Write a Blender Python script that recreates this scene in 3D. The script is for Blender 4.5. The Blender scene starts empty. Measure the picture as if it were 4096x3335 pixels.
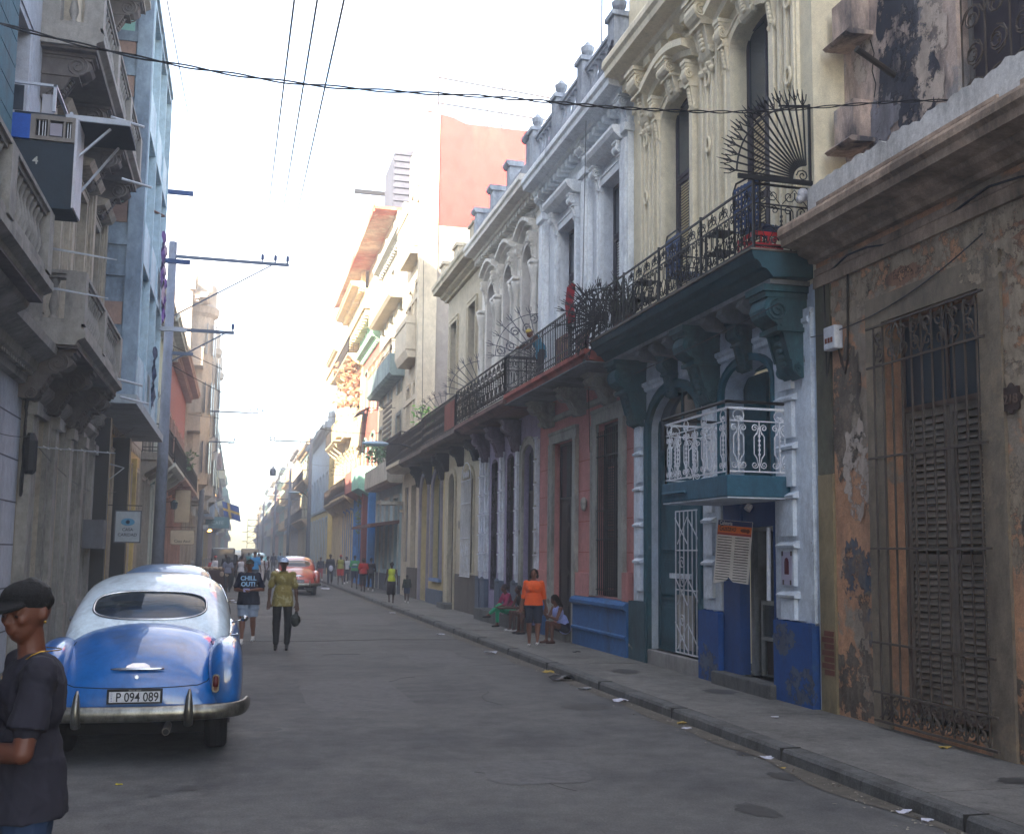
import bpy, bmesh, math, random
from mathutils import Vector, Matrix, noise
from mathutils.bvhtree import BVHTree
random.seed(7)
SC = bpy.context.scene
COL = SC.collection
PI = math.pi
WR, WL, SW = 6.8, -3.2, 0.12          # right wall plane, left wall plane, pavement height

# ------------------------------------------------------------------ materials
def lin(h):
    h = h.lstrip('#'); c = [int(h[i:i+2], 16)/255 for i in (0, 2, 4)]
    return tuple(x/12.92 if x <= .04045 else ((x+.055)/1.055)**2.4 for x in c)
MC = {}
def mat(name, col, rough=.85, metal=0, dirt=0, dcol='#2b2722', sc=1.0, streak=0, peel=0, pcol='#8f8a80', bump=.15, spec=.3, psc=1.0, emit=0, alpha=1, coat=0, trans=0, bsc=1, var=.12, speck=.07, holes=0):
    if name in MC: return MC[name]
    m = bpy.data.materials.new(name); m.use_nodes = True; MC[name] = m
    nt = m.node_tree; N = nt.nodes; L = nt.links; b = N['Principled BSDF']
    c = lin(col) if isinstance(col, str) else col
    b.inputs['Roughness'].default_value = rough; b.inputs['Metallic'].default_value = metal
    b.inputs['Specular IOR Level'].default_value = spec
    b.inputs['Coat Weight'].default_value = coat
    b.inputs['Transmission Weight'].default_value = trans
    b.inputs['Alpha'].default_value = alpha
    if emit:
        b.inputs['Emission Color'].default_value = (*c, 1); b.inputs['Emission Strength'].default_value = emit
    tc = N.new('ShaderNodeTexCoord'); src = tc.outputs['Object']
    def nz(scale, detail=5, map_=None, ro=.6, dist=0):
        n = N.new('ShaderNodeTexNoise'); n.inputs['Scale'].default_value = scale; n.inputs['Detail'].default_value = detail
        n.inputs['Roughness'].default_value = ro; n.inputs['Distortion'].default_value = dist
        if map_:
            mp = N.new('ShaderNodeMapping'); mp.inputs['Scale'].default_value = map_
            L.new(src, mp.inputs['Vector']); L.new(mp.outputs[0], n.inputs['Vector'])
        else: L.new(src, n.inputs['Vector'])
        return n.outputs['Fac']
    def ramp(f, a, b2, lo=0, hi=1):
        r = N.new('ShaderNodeMapRange'); r.inputs['From Min'].default_value = a; r.inputs['From Max'].default_value = b2
        r.inputs['To Min'].default_value = lo; r.inputs['To Max'].default_value = hi; r.clamp = True
        L.new(f, r.inputs['Value']); return r.outputs[0]
    def mix(f, a, c2):
        x = N.new('ShaderNodeMix'); x.data_type = 'RGBA'
        L.new(f, x.inputs[0])
        for i, v in ((6, a), (7, c2)):
            if isinstance(v, tuple): x.inputs[i].default_value = (*v, 1)
            else: L.new(v, x.inputs[i])
        return x.outputs[2]
    cur = c
    if var: cur = mix(ramp(nz(.9*sc, 6), .3, .7), tuple(x*(1-var) for x in c), tuple(min(1, x*(1+var)) for x in c))
    if peel:
        p = nz(.55*psc, 9, None, .62, .3); t = .72-.3*peel
        cur = mix(ramp(p, t, t+.035), cur, lin(pcol))
    if dirt:
        d = nz(1.1*sc, 8, (1, 1, .35), .68); t = .60-.22*dirt
        cur = mix(ramp(d, t, t+.2, 0, min(1, .45+dirt*.4)), cur, lin(dcol))
    if dirt or peel:
        g = N.new('ShaderNodeMix'); g.data_type = 'RGBA'; g.blend_type = 'MULTIPLY'; g.inputs[0].default_value = min(1, .35+dirt*.6)
        cr = N.new('ShaderNodeMapRange'); cr.inputs['From Min'].default_value = .36; cr.inputs['From Max'].default_value = .62; cr.inputs['To Min'].default_value = .72; cr.inputs['To Max'].default_value = 1.22
        L.new(nz(7*min(sc, 2), 9, (1, 1, .7), .75), cr.inputs['Value']); L.new(cr.outputs[0], g.inputs[7]); L.new(cur, g.inputs[6]) if not isinstance(cur, tuple) else None
        if isinstance(cur, tuple): g.inputs[6].default_value = (*cur, 1)
        g2 = N.new('ShaderNodeMix'); g2.data_type = 'RGBA'; g2.blend_type = 'MULTIPLY'; g2.inputs[0].default_value = 1; c2 = N.new('ShaderNodeMapRange'); c2.inputs['From Min'].default_value = .35; c2.inputs['From Max'].default_value = .65; c2.inputs['To Min'].default_value = 1-speck; c2.inputs['To Max'].default_value = 1+speck
        L.new(nz(55, 2, None, .8), c2.inputs['Value']); L.new(c2.outputs[0], g2.inputs[7]); L.new(g.outputs[2], g2.inputs[6]); cur = g2.outputs[2]
    if streak:
        d = nz(1.1*sc, 7, (1.25, 1.25, .42), .68, .3); t = .68-.22*streak
        cur = mix(ramp(d, t, t+.16, 0, min(1, .4+streak*.5)), cur, lin(dcol))
    if isinstance(cur, tuple): b.inputs['Base Color'].default_value = (*cur, 1)
    else: L.new(cur, b.inputs['Base Color'])
    if holes: L.new(ramp(nz(holes, 9, None, .72), .44, .5), b.inputs['Alpha'])
    if bump:
        bp = N.new('ShaderNodeBump'); bp.inputs['Strength'].default_value = bump; bp.inputs['Distance'].default_value = .03
        L.new(nz(9*bsc, 8, None, .7), bp.inputs['Height']); L.new(bp.outputs[0], b.inputs['Normal'])
    return m
def glassmat(name, col='#20262a', rough=.06):
    return mat(name, col, rough, 0, bump=0, spec=.8, var=0)

# ------------------------------------------------------------------ object helpers
def wloc(o):
    v = Vector((0, 0, 0))
    while o: v += o.location; o = o.parent
    return v
def tag(o, label=None, cat=None, group=None, kind=None):
    if label: o['label'] = label
    if cat: o['category'] = cat
    if group: o['group'] = group
    if kind: o['kind'] = kind
    return o
def thing(name, label, cat, loc=(0, 0, 0), group=None, rot=0):
    o = bpy.data.objects.new(name, None); o.empty_display_size = .2
    o.location = loc; o.rotation_euler = (0, 0, rot); COL.objects.link(o)
    return tag(o, label, cat, group)
def link_mesh(name, me, parent=None, loc=None):
    o = bpy.data.objects.new(name, me); COL.objects.link(o)
    if parent: o.parent = parent
    if loc is not None: o.location = loc
    return o
class MB:
    """collects shapes, then links them as ONE mesh object"""
    def __init__(s, T=None): s.v = []; s.f = []; s.mi = []; s.T = T; s.cm = 0; s.ch = []
    def add(s, vs, fs):
        b = len(s.v); s.ch.append((b, len(s.f)))
        s.v += [Vector(s.T(p)) if s.T else Vector(p) for p in vs]
        s.f += [tuple(b+i for i in f) for f in fs]; s.mi += [s.cm]*len(fs)
    def box(s, a0, a1, b0, b1, c0, c1):
        s.add([(x, y, z) for x in (a0, a1) for y in (b0, b1) for z in (c0, c1)],
              [(0, 1, 3, 2), (4, 6, 7, 5), (0, 4, 5, 1), (2, 3, 7, 6), (0, 2, 6, 4), (1, 5, 7, 3)])
    def quad(s, *p): s.add(p, [tuple(range(len(p)))])
    def prism(s, poly, fn, h0, h1):
        n = len(poly)
        s.add([fn(a, b, h0) for a, b in poly]+[fn(a, b, h1) for a, b in poly],
              [tuple(range(n))[::-1], tuple(range(n, 2*n))]+[(i, (i+1) % n, n+(i+1) % n, n+i) for i in range(n)])
    def extr(s, prof, s0, s1):          # (n,z) profile pulled along the street
        s.prism(prof, lambda a, b, h: (a, h, b), s0, s1)
    def tube(s, pts, r, n=5, closed=False):
        pts = [Vector(p) for p in pts]; m = len(pts)
        if m < 2: return
        vs = []; up = None
        for i, p in enumerate(pts):
            if closed: t = pts[(i+1) % m]-pts[i-1]
            else: t = pts[min(i+1, m-1)]-pts[max(i-1, 0)]
            if t.length < 1e-9: t = Vector((0, 0, 1))
            t.normalize()
            if up is None: up = t.orthogonal().normalized()
            up = (up-t*up.dot(t))
            up = up.normalized() if up.length > 1e-6 else t.orthogonal().normalized()
            w = t.cross(up); rr = r(i/(m-1)) if callable(r) else r
            vs += [tuple(p+(up*math.cos(2*PI*k/n)+w*math.sin(2*PI*k/n))*rr) for k in range(n)]
        fs = [(i*n+k, i*n+(k+1) % n, ((i+1) % m)*n+(k+1) % n, ((i+1) % m)*n+k) for i in range(m if closed else m-1) for k in range(n)]
        if not closed: fs += [tuple(range(n))[::-1], tuple((m-1)*n+k for k in range(n))]
        s.add(vs, fs)
    def bar(s, p, q, r, n=4): s.tube([p, q], r, n)
    def lathe(s, c, prof, n=8):
        vs = [(c[0]+r*math.cos(2*PI*k/n), c[1]+r*math.sin(2*PI*k/n), c[2]+z) for r, z in prof for k in range(n)]; m = len(prof)
        s.add(vs, [(i*n+k, i*n+(k+1) % n, (i+1)*n+(k+1) % n, (i+1)*n+k) for i in range(m-1) for k in range(n)]+[tuple(range(n))[::-1], tuple((m-1)*n+k for k in range(n))])
    def sph(s, c, r, n=8, m=6):
        r = (r, r, r) if not hasattr(r, '__len__') else r
        vs = [(c[0], c[1], c[2]-r[2])]
        for i in range(1, m):
            a = PI*i/m-PI/2
            vs += [(c[0]+r[0]*math.cos(a)*math.cos(2*PI*k/n), c[1]+r[1]*math.cos(a)*math.sin(2*PI*k/n), c[2]+r[2]*math.sin(a)) for k in range(n)]
        vs.append((c[0], c[1], c[2]+r[2])); e = len(vs)-1
        fs = [(0, 1+(k+1) % n, 1+k) for k in range(n)]+[(e, e-n+k, e-n+(k+1) % n) for k in range(n)]
        fs += [(1+i*n+k, 1+i*n+(k+1) % n, 1+(i+1)*n+(k+1) % n, 1+(i+1)*n+k) for i in range(m-2) for k in range(n)]
        s.add(vs, fs)
    def mesh(s, name, mats, org=Vector((0, 0, 0)), smooth=False, recalc=True):
        me = bpy.data.meshes.new(name)
        me.from_pydata([tuple(v-org) for v in s.v], [], s.f)
        for m in (mats if isinstance(mats, (list, tuple)) else [mats]): me.materials.append(m)
        if any(s.mi): me.polygons.foreach_set('material_index', s.mi)
        if recalc:
            bm = bmesh.new(); bm.from_mesh(me); bmesh.ops.recalc_face_normals(bm, faces=bm.faces); bm.to_mesh(me); bm.free()
        if smooth: me.shade_smooth()
        return me
    def each(s, name, mats, parent):
        tot = len(s.v)
        for i, (v0, f0) in enumerate(s.ch):
            v1, f1 = s.ch[i+1] if i+1 < len(s.ch) else (tot, len(s.f)); q = MB(); q.v = s.v[v0:v1]; q.f = [tuple(k-v0 for k in fc) for fc in s.f[f0:f1]]; q.mi = [0]*len(q.f); q.build(name, mats, parent)
    def build(s, name, mats, parent=None, smooth=False, bevel=0, label=None, cat=None, group=None, kind=None, sub=0):
        if not s.v: return None
        if parent: org = wloc(parent)
        else:
            xs = [v.x for v in s.v]; ys = [v.y for v in s.v]; zs = [v.z for v in s.v]
            org = Vector(((min(xs)+max(xs))/2, (min(ys)+max(ys))/2, min(zs)))
        o = link_mesh(name, s.mesh(name, mats, org, smooth), parent, None if parent else org)
        if bevel:
            bv = o.modifiers.new('b', 'BEVEL'); bv.width = bevel; bv.segments = 2; bv.limit_method = 'ANGLE'
        if sub:
            sb = o.modifiers.new('s', 'SUBSURF'); sb.levels = sub; sb.render_levels = sub
        return tag(o, label, cat, group, kind)
def evalmesh(o):
    bpy.context.view_layer.update()
    dg = bpy.context.evaluated_depsgraph_get()
    return bpy.data.meshes.new_from_object(o.evaluated_get(dg))
def text_mesh(txt, size, mt, parent, M, depth=.002, bold=0, name='lettering', align='CENTER', shear=0):
    cu = bpy.data.curves.new('t', 'FONT'); cu.body = txt; cu.size = size; cu.extrude = depth; cu.align_x = align; cu.offset = bold; cu.shear = shear
    t = bpy.data.objects.new('t', cu); COL.objects.link(t); me = evalmesh(t); bpy.data.objects.remove(t)
    me.materials.clear(); me.materials.append(mt); me.transform(M)
    if parent: me.transform(Matrix.Translation(-wloc(parent)))
    return link_mesh(name, me, parent)
R_ = lambda p: (WR-p[0], p[1], p[2])
L_ = lambda p: (WL+p[0], p[1], p[2])
def spiral(c, r, turns, a0, d=1, n=12, e=.2):
    return [(c[0]+r*(1-(1-e)*i/n)*math.cos(a0+d*2*PI*turns*i/n), c[1]+r*(1-(1-e)*i/n)*math.sin(a0+d*2*PI*turns*i/n)) for i in range(n+1)]

# ------------------------------------------------------------------ camera
f, PY = 1050., 439.
yaw, pitch, roll = 0.25344071, 0.10773891, 0.013
F = Vector((math.sin(yaw)*math.cos(pitch), math.cos(yaw)*math.cos(pitch), math.sin(pitch)))
R0 = Vector((math.cos(yaw), -math.sin(yaw), 0)); U0 = R0.cross(F)
RR = R0*math.cos(roll)+U0*math.sin(roll); UU = RR.cross(F)
cam = bpy.data.cameras.new('camera'); co = bpy.data.objects.new('camera', cam); COL.objects.link(co)
M = Matrix((RR, UU, -F)).transposed().to_4x4(); M.translation = Vector((0, 0, 1.92)); co.matrix_world = M
cam.sensor_width = 36; cam.lens = f/1024*36; cam.shift_y = (PY-416.5)/1024; cam.clip_end = 20000; cam.clip_start = .05
SC.camera = co

# ------------------------------------------------------------------ light
SUN_EL, SUNDIR = math.radians(18), Vector((.50, .866))     # horizontal travel direction of the light
w = bpy.data.worlds.new('World'); SC.world = w; w.use_nodes = True
nt = w.node_tree; bg = nt.nodes['Background']; sk = nt.nodes.new('ShaderNodeTexSky'); sk.sky_type = 'NISHITA'; sk.sun_disc = False
sk.sun_elevation = SUN_EL; sk.sun_rotation = math.atan2(-SUNDIR.x, -SUNDIR.y)
sk.air_density = 1.0; sk.dust_density = .6
tc = nt.nodes.new('ShaderNodeTexCoord'); mp = nt.nodes.new('ShaderNodeMapping'); mp.inputs['Scale'].default_value = (1, 1, 2.6)
nz = nt.nodes.new('ShaderNodeTexNoise'); nz.inputs['Scale'].default_value = 2.2; nz.inputs['Detail'].default_value = 7
rp = nt.nodes.new('ShaderNodeMapRange'); rp.inputs['From Min'].default_value = .42; rp.inputs['From Max'].default_value = .68; rp.inputs['To Max'].default_value = .58
mx = nt.nodes.new('ShaderNodeMix'); mx.data_type = 'RGBA'; mx.inputs[7].default_value = (6.4, 5.2, 4.1, 1)
for a, b in ((tc.outputs['Generated'], mp.inputs[0]), (mp.outputs[0], nz.inputs['Vector']), (nz.outputs['Fac'], rp.inputs['Value']), (rp.outputs[0], mx.inputs[0]), (sk.outputs[0], mx.inputs[6]), (mx.outputs[2], bg.inputs[0])):
    nt.links.new(a, b)
bg.inputs[1].default_value = .15
sl = bpy.data.lights.new('sun', 'SUN'); so = bpy.data.objects.new('sun', sl); COL.objects.link(so)
sl.energy = 5; sl.angle = math.radians(.5); sl.color = (1, .86, .68)
d = Vector((SUNDIR.x*math.cos(SUN_EL), SUNDIR.y*math.cos(SUN_EL), -math.sin(SUN_EL)))
so.rotation_euler = d.to_track_quat('-Z', 'Y').to_euler(); so.location = (-20, -20, 30)
vs = SC.view_settings; vs.view_transform = 'Standard'; vs.look = 'None'; vs.exposure = 2.8; vs.gamma = 1

# ------------------------------------------------------------------ shared materials
iron = mat('black_iron', '#17181c', .6, .3, bump=.05, dirt=.2, dcol='#3c2a20')
rust = mat('rusty_iron', '#2a2724', .8, .1, dirt=.6, dcol='#4a3424')
whiteiron = mat('white_iron', '#d3d5da', .6, dirt=.25, dcol='#5a5046')
darkwood = mat('dark_wood', '#3a3434', .6, dirt=.4, dcol='#171413', streak=.4, bump=.2)
brownwood = mat('brown_wood', '#5a4a40', .7, dirt=.4, streak=.4)
shutter_dark = mat('shutter_dark', '#3b3740', .6, dirt=.4)
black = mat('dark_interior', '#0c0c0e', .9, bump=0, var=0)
chrome = mat('chrome', '#b8bbc0', .22, 1, dirt=.5, dcol='#45403a', bump=.03)
oldchrome = mat('old_chrome', '#8a8880', .33, .9, dirt=.75, dcol='#3c352c', sc=3, bump=.15)
rubber = mat('rubber', '#16161a', .85, bump=.3)
glass = glassmat('window_glass', '#2c3a46')
concrete = mat('grey_concrete', '#8d8f92', .9, dirt=.5, streak=.3)
cablem = mat('cable', '#15161c', .6, bump=0, var=0)
# ------------------------------------------------------------------ people (built from joints; one continuous body, clothes as children)
def p_cap(mb, a, ra, b, rb, n=10, flat=False):
    a, b = Vector(a), Vector(b); d = b-a
    if d.length < 1e-5: return
    t = d.normalized(); u = t.orthogonal().normalized(); w = t.cross(u); rings = []
    if not flat:
        for q in (-80, -50, -20): rings.append((a+t*math.sin(math.radians(q))*ra, ra*math.cos(math.radians(q))))
    else: rings.append((a, ra))
    if not flat:
        for q in (20, 50, 80): rings.append((b+t*math.sin(math.radians(q))*rb, rb*math.cos(math.radians(q))))
    else: rings.append((b, rb))
    vs = [tuple(c+(u*math.cos(2*PI*k/n)+w*math.sin(2*PI*k/n))*r) for c, r in rings for k in range(n)]; m = len(rings)
    mb.add(vs, [(i*n+k, i*n+(k+1) % n, (i+1)*n+(k+1) % n, (i+1)*n+k) for i in range(m-1) for k in range(n)]+[tuple(range(n))[::-1], tuple((m-1)*n+k for k in range(n))])
def p_fru(mb, a, rx0, ry0, b, rx1, ry1, n=16):     # elliptic frustum, flat ends
    vs = [(c[0]+x*math.cos(2*PI*k/n), c[1]+y*math.sin(2*PI*k/n), c[2]) for c, x, y in ((a, rx0, ry0), (b, rx1, ry1)) for k in range(n)]
    mb.add(vs, [tuple(range(n))[::-1], tuple(range(n, 2*n))]+[(k, (k+1) % n, n+(k+1) % n, n+k) for k in range(n)])
def blob(mb, name, m, parent, vox, sm=3, wr=0, seed=0, ws=7):
    me = mb.mesh('tmp', m); o = link_mesh('tmp', me)
    r = o.modifiers.new('r', 'REMESH'); r.mode = 'VOXEL'; r.voxel_size = vox
    s = o.modifiers.new('s', 'SMOOTH'); s.factor = .5; s.iterations = sm
    me2 = evalmesh(o); bpy.data.objects.remove(o)
    me2.materials.clear(); me2.materials.append(m)
    if wr:
        out = []
        for co_, no_ in [(v.co.copy(), v.normal.copy()) for v in me2.vertices]:
            p = co_*ws+Vector((seed*3.1, 0, 0)); k = noise.noise(Vector((p.x, p.y, p.z*1.4)))+.5*noise.noise(p*2.3)
            if wr > .01: k = k*.45+1.1*(.22-abs(noise.noise(Vector((p.x*.9+p.z*.8, p.y*.9, p.z*.55-p.x*.3)))))-.5*max(0, .08-abs(noise.noise(p*1.1)))*4
            out += tuple(co_+no_*k*wr)
        me2.vertices.foreach_set('co', out)
    me2.shade_smooth(); me2.name = name
    org = wloc(parent) if parent else Vector([sum(v.co[i] for v in me2.vertices)/max(1, len(me2.vertices)) for i in range(3)])
    me2.transform(Matrix.Translation(-org))
    return link_mesh(name, me2, parent, None if parent else org)
def lerp(a, b, t): return tuple(a[i]+(b[i]-a[i])*t for i in range(len(a)))
def fingers(mb, wr, dr, side, k=1, curl=.5, vox=.01):
    # palm + four unequal fingers + thumb leaving the side of the palm
    d = Vector(dr).normalized(); s = Vector((1, 0, 0)); s = (s-d*s.dot(d))
    s = s.normalized() if s.length > .1 else Vector((0, 1, 0)); nrm = d.cross(s)
    w = Vector(wr); pe = w+d*.085*k
    p_cap(mb, w, .026*k, pe, .03*k); p_cap(mb, w+s*.018*k, .02*k, pe+s*.02*k, .018*k); p_cap(mb, w-s*.018*k, .02*k, pe-s*.02*k, .018*k)
    for i, ln in enumerate((.062, .075, .07, .055)):
        o = (i-1.5)*.021*k; a = pe+s*o; b = a+d*ln*.55*k+nrm*ln*curl*.3*k; c = b+d*ln*.4*k+nrm*ln*curl*.7*k
        p_cap(mb, a, .0098*k, b, .009*k, 7); p_cap(mb, b, .009*k, c, .0078*k, 7)
    a = w+d*.03*k-s*side*.03*k; b = a+d*.03*k-s*side*.028*k; c = b+d*.03*k-s*side*.004*k
    p_cap(mb, a, .013*k, b, .0115*k, 7); p_cap(mb, b, .0115*k, c, .009*k, 7)
DEF = dict(pelvis=(0, 0, .93), waist=(0, 0, 1.08), chest=(0, 0, 1.27), neck=(0, .012, 1.44), head=(0, -.012, 1.585),
           hip=((-.09, 0, .9), (.09, 0, .9)), knee=((-.10, -.01, .49), (.10, -.01, .49)), ank=((-.10, .015, .085), (.10, .015, .085)),
           sh=((-.168, .005, 1.385), (.168, .005, 1.385)), el=((-.225, .03, 1.11), (.225, .03, 1.11)), wr=((-.235, -.03, .87), (.235, -.03, .87)), face=(0, -1, 0))
def person(label, loc, rot, H=1.7, J={}, skin='#5e4032', top=None, bottom=None, hair=None, hat=None, shoes=None, group=None, fat=1., vox=.02, slim=1, detail=0, extras=None, hemz=None, female=False):
    j = dict(DEF); j.update(J); k = H/1.7
    root = thing('person', label, 'person', loc, group)
    Rm = Matrix.Rotation(rot, 3, 'Z')
    T = lambda p: Vector(loc)+Rm@(Vector(p)*k)
    skm = mat('skin_'+skin[1:], skin, .55, bump=.05, var=.05, spec=.4)
    vx = vox
    def body():
        mb = MB(T); c, wst, pl = j['chest'], j['waist'], j['pelvis']
        mb.sph(lerp(c, wst, -.1), (.15*fat, .1*fat, .165), 14, 10); mb.sph(wst, (.125*fat, .095*fat, .15), 14, 10); mb.sph(pl, (.15*fat, .105*fat, .12), 14, 10)
        p_cap(mb, lerp(c, j['neck'], .4), .06, lerp(j['neck'], j['head'], .5), .047)
        hd = Vector(j['head']); fc = Vector(j['face']).normalized(); sd = fc.cross(Vector((0, 0, 1))).normalized(); up = sd.cross(fc)
        mb.sph(tuple(hd+up*.02+Vector((0, 0, 0))), (.074, .078, .092), 16, 12)
        mb.sph(tuple(hd-fc*.022+up*.02), (.074, .074, .084), 16, 12)
        mb.sph(tuple(hd+fc*.022-up*.045), (.054, .052, .06), 14, 10)
        if detail:
            mb.sph(tuple(hd+fc*.076-up*.052), (.016, .014, .014), 8, 6)
            if detail > 1:
                for q in (-1, 1): mb.sph(tuple(hd+fc*.066+up*.016+sd*q*.03), (.016, .015, .011), 10, 8)
            p_cap(mb, tuple(hd+fc*.074+up*.015), .009, tuple(hd+fc*.091-up*.016), .0135, 8)     # nose
            for q in (-1, 1):
                mb.sph(tuple(hd+fc*.083-up*.018+sd*q*.011), (.0085,)*3, 8, 6)
                p_cap(mb, tuple(hd+fc*.071+up*.03+sd*q*.012), .009, tuple(hd+fc*.058+up*.032+sd*q*.042), .009, 8)
                mb.sph(tuple(hd+fc*.055-up*.012+sd*q*.036), (.021,)*3, 8, 6)
                mb.sph(tuple(hd-fc*.006+sd*q*.076), (.012, .018, .028), 10, 8)
            p_cap(mb, tuple(hd+fc*.078-up*.036+sd*.016), .0075, tuple(hd+fc*.078-up*.036-sd*.016), .0075, 8)
            p_cap(mb, tuple(hd+fc*.077-up*.046+sd*.014), .008, tuple(hd+fc*.077-up*.046-sd*.014), .008, 8)
        else:
            mb.sph(tuple(hd+fc*.082-up*.01), (.014, .014, .02), 8, 6)
            for q in (-1, 1): mb.sph(tuple(hd+sd*q*.075), (.012, .016, .026), 8, 6)
        for i, sg in ((0, -1), (1, 1)):
            sh, el, wr = j['sh'][i], j['el'][i], j['wr'][i]
            p_cap(mb, lerp(c, sh, .3), .07, sh, .056*slim); p_cap(mb, sh, .05*slim*fat, el, .038*slim*fat); p_cap(mb, el, .038*slim*fat, lerp(el, wr, .35), .039*slim*fat); p_cap(mb, lerp(el, wr, .35), .038*slim*fat, wr, .025)
            dr = Vector(wr)-Vector(el); dr = j.get('hd', {}).get(i, tuple(dr))
            if vx <= .0125: fingers(mb, wr, dr, sg, 1, .5)
            else:
                d2 = Vector(dr).normalized(); p_cap(mb, wr, .027, tuple(Vector(wr)+d2*.09), .03); p_cap(mb, tuple(Vector(wr)+d2*.09), .026, tuple(Vector(wr)+d2*.15), .016)
            hp, kn, an = j['hip'][i], j['knee'][i], j['ank'][i]
            p_cap(mb, hp, .088*fat, kn, .055*slim*fat); p_cap(mb, kn, .054*slim*fat, lerp(kn, an, .33), .055*slim*fat); p_cap(mb, lerp(kn, an, .33), .054*slim*fat, an, .033)
            td = j.get('toe', {}).get(i, (0, -1, 0)); td = Vector(td).normalized(); a = Vector(an)
            p_cap(mb, tuple(a-Vector((0, 0, .045))-td*.035), .032, tuple(a-Vector((0, 0, .055))+td*.13), .024)
            p_cap(mb, tuple(a), .035, tuple(a-Vector((0, 0, .045))+td*.07), .028)
        if female and not j.get('nob'):
            for q in (-1, 1): mb.sph((c[0]+q*.07, c[1]-.09, c[2]-.02), (.06, .055, .055), 10, 8)
        return mb
    blob(body(), 'body', skm, root, vx*k, 3)
    if detail:
        hd = Vector(j['head']); fc = Vector(j['face']).normalized(); sd = fc.cross(Vector((0, 0, 1))).normalized(); up = sd.cross(fc)
        for q in (-1, 1):
            e = MB(T); e.sph(tuple(hd+fc*(.0655 if detail < 2 else .068)+up*(.012 if detail < 2 else .006)+sd*q*.03), .0095 if detail < 2 else .009, 8, 6); e.build('eye', mat('eye_dark', '#120c0a', .3, bump=0, var=0), root, True)
    if bottom:
        kind, m, ln = bottom[:3]; lo = bottom[3] if len(bottom) > 3 else 1.
        mb = MB(T); pl = j['pelvis']
        mb.sph(pl, (.165*fat, .122*fat, .125), 14, 10)
        p_fru(mb, (pl[0], pl[1], pl[2]+.12), .14*fat, .11*fat, (pl[0], pl[1], pl[2]-.04), .165*fat, .125*fat)
        for i in (0, 1):
            hp, kn, an = j['hip'][i], j['knee'][i], j['ank'][i]
            if kind == 'skirt': continue
            if ln <= 1:
                e = lerp(hp, kn, ln); p_cap(mb, hp, .1*fat, lerp(hp, e, .4), .098*fat*lo); p_cap(mb, lerp(hp, e, .1), .1*fat, e, (.1-.032*ln)*fat*lo, 12, True)
            else:
                e = lerp(kn, an, ln-1); p_cap(mb, hp, .102*fat, kn, .068*fat*lo); p_cap(mb, kn, .067*fat*lo, e, max(.045, .065-.018*(ln-1))*lo*fat, 12, True); p_cap(mb, kn, .067*fat*lo, lerp(kn, e, .5), .062*fat*lo)
        if kind == 'skirt':
            z = pl[2]-.9*ln*.5; p_fru(mb, (pl[0], pl[1], pl[2]), .165*fat, .125*fat, (pl[0], pl[1], z), .2*fat*lo, .16*fat*lo)
        blob(mb, {'skirt': 'skirt', 'shorts': 'shorts'}.get(kind, 'trousers'), m, root, vx*.9*k, 2, .006 if vx < .02 else 0, 3)
    if top:
        kind, m, sl = top[:3]; lo = top[3] if len(top) > 3 else 1.
        mb = MB(T); c, wst, pl = j['chest'], j['waist'], j['pelvis']
        hz = hemz if hemz else pl[2]-.02
        mb.sph(lerp(c, wst, -.1), (.168*fat, .118*fat, .165), 14, 10); mb.sph(wst, (.145*fat*lo, .115*fat*lo, .16), 14, 10)
        hem = (pl[0], pl[1], hz)
        if J.get('lean') is None: p_fru(mb, wst, .15*fat*lo, .12*fat*lo, hem, .18*fat*lo, .145*fat*lo)
        else: p_cap(mb, wst, .14*fat, pl, .15*fat)
        p_cap(mb, lerp(c, j['neck'], .3), .085, lerp(c, j['neck'], .72), .068, 12, True)
        for i in (0, 1):
            sh, el, wr = j['sh'][i], j['el'][i], j['wr'][i]
            if sl <= 0: p_cap(mb, lerp(c, sh, .3), .08, lerp(c, sh, .8), .06); continue
            p_cap(mb, lerp(c, sh, .3), .085, sh, .067)
            f_ = slim*(.5+.5*fat); sh = tuple(Vector(sh)-Vector((0, 0, .004)))
            if sl <= 1: e_ = lerp(sh, el, sl); q_ = lerp(sh, e_, .4); p_cap(mb, sh, .066*f_, e_, .05*f_); p_cap(mb, q_, .058*f_, e_, (.064-.004*sl)*min(lo, 1.12)*f_, 14, True)
            else: p_cap(mb, sh, .066*f_, el, .05*f_); p_cap(mb, el, .05*slim*fat, lerp(el, wr, sl-1), .042*slim*fat, 12, True)
        if female and not j.get('nob'):
            for q in (-1, 1): mb.sph((c[0]+q*.07, c[1]-.1, c[2]-.02), (.065, .06, .06), 10, 8)
        blob(mb, kind, m, root, vx*.9*k, 2, .013 if vx < .01 else .007 if vx < .02 else 0, 1, 9 if vx < .01 else 7)
    hd = Vector(j['head']); fc = Vector(j['face']).normalized(); sd = fc.cross(Vector((0, 0, 1))).normalized(); up = sd.cross(fc)
    if hair:
        st, m = hair; mb = MB(T)
        if st == 'short': mb.sph(tuple(hd-fc*.02+up*.042), (.083, .084, .082), 14, 10)
        else: mb.sph(tuple(hd-fc*.022+up*.036), (.09, .09, .09), 14, 10)
        if st == 'bun': mb.sph(tuple(hd-fc*.09+up*.1), (.045, .045, .05), 10, 8)
        if st == 'tied': mb.sph(tuple(hd-fc*.12+up*.02), (.05, .05, .045), 10, 8)
        if st == 'long':
            for q in (-1, 1): p_cap(mb, tuple(hd-fc*.03+sd*q*.06+up*.03), .045, tuple(hd-fc*.06+sd*q*.065-up*.16), .04)
            p_cap(mb, tuple(hd-fc*.06), .07, tuple(hd-fc*.09-up*.2), .05)
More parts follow.
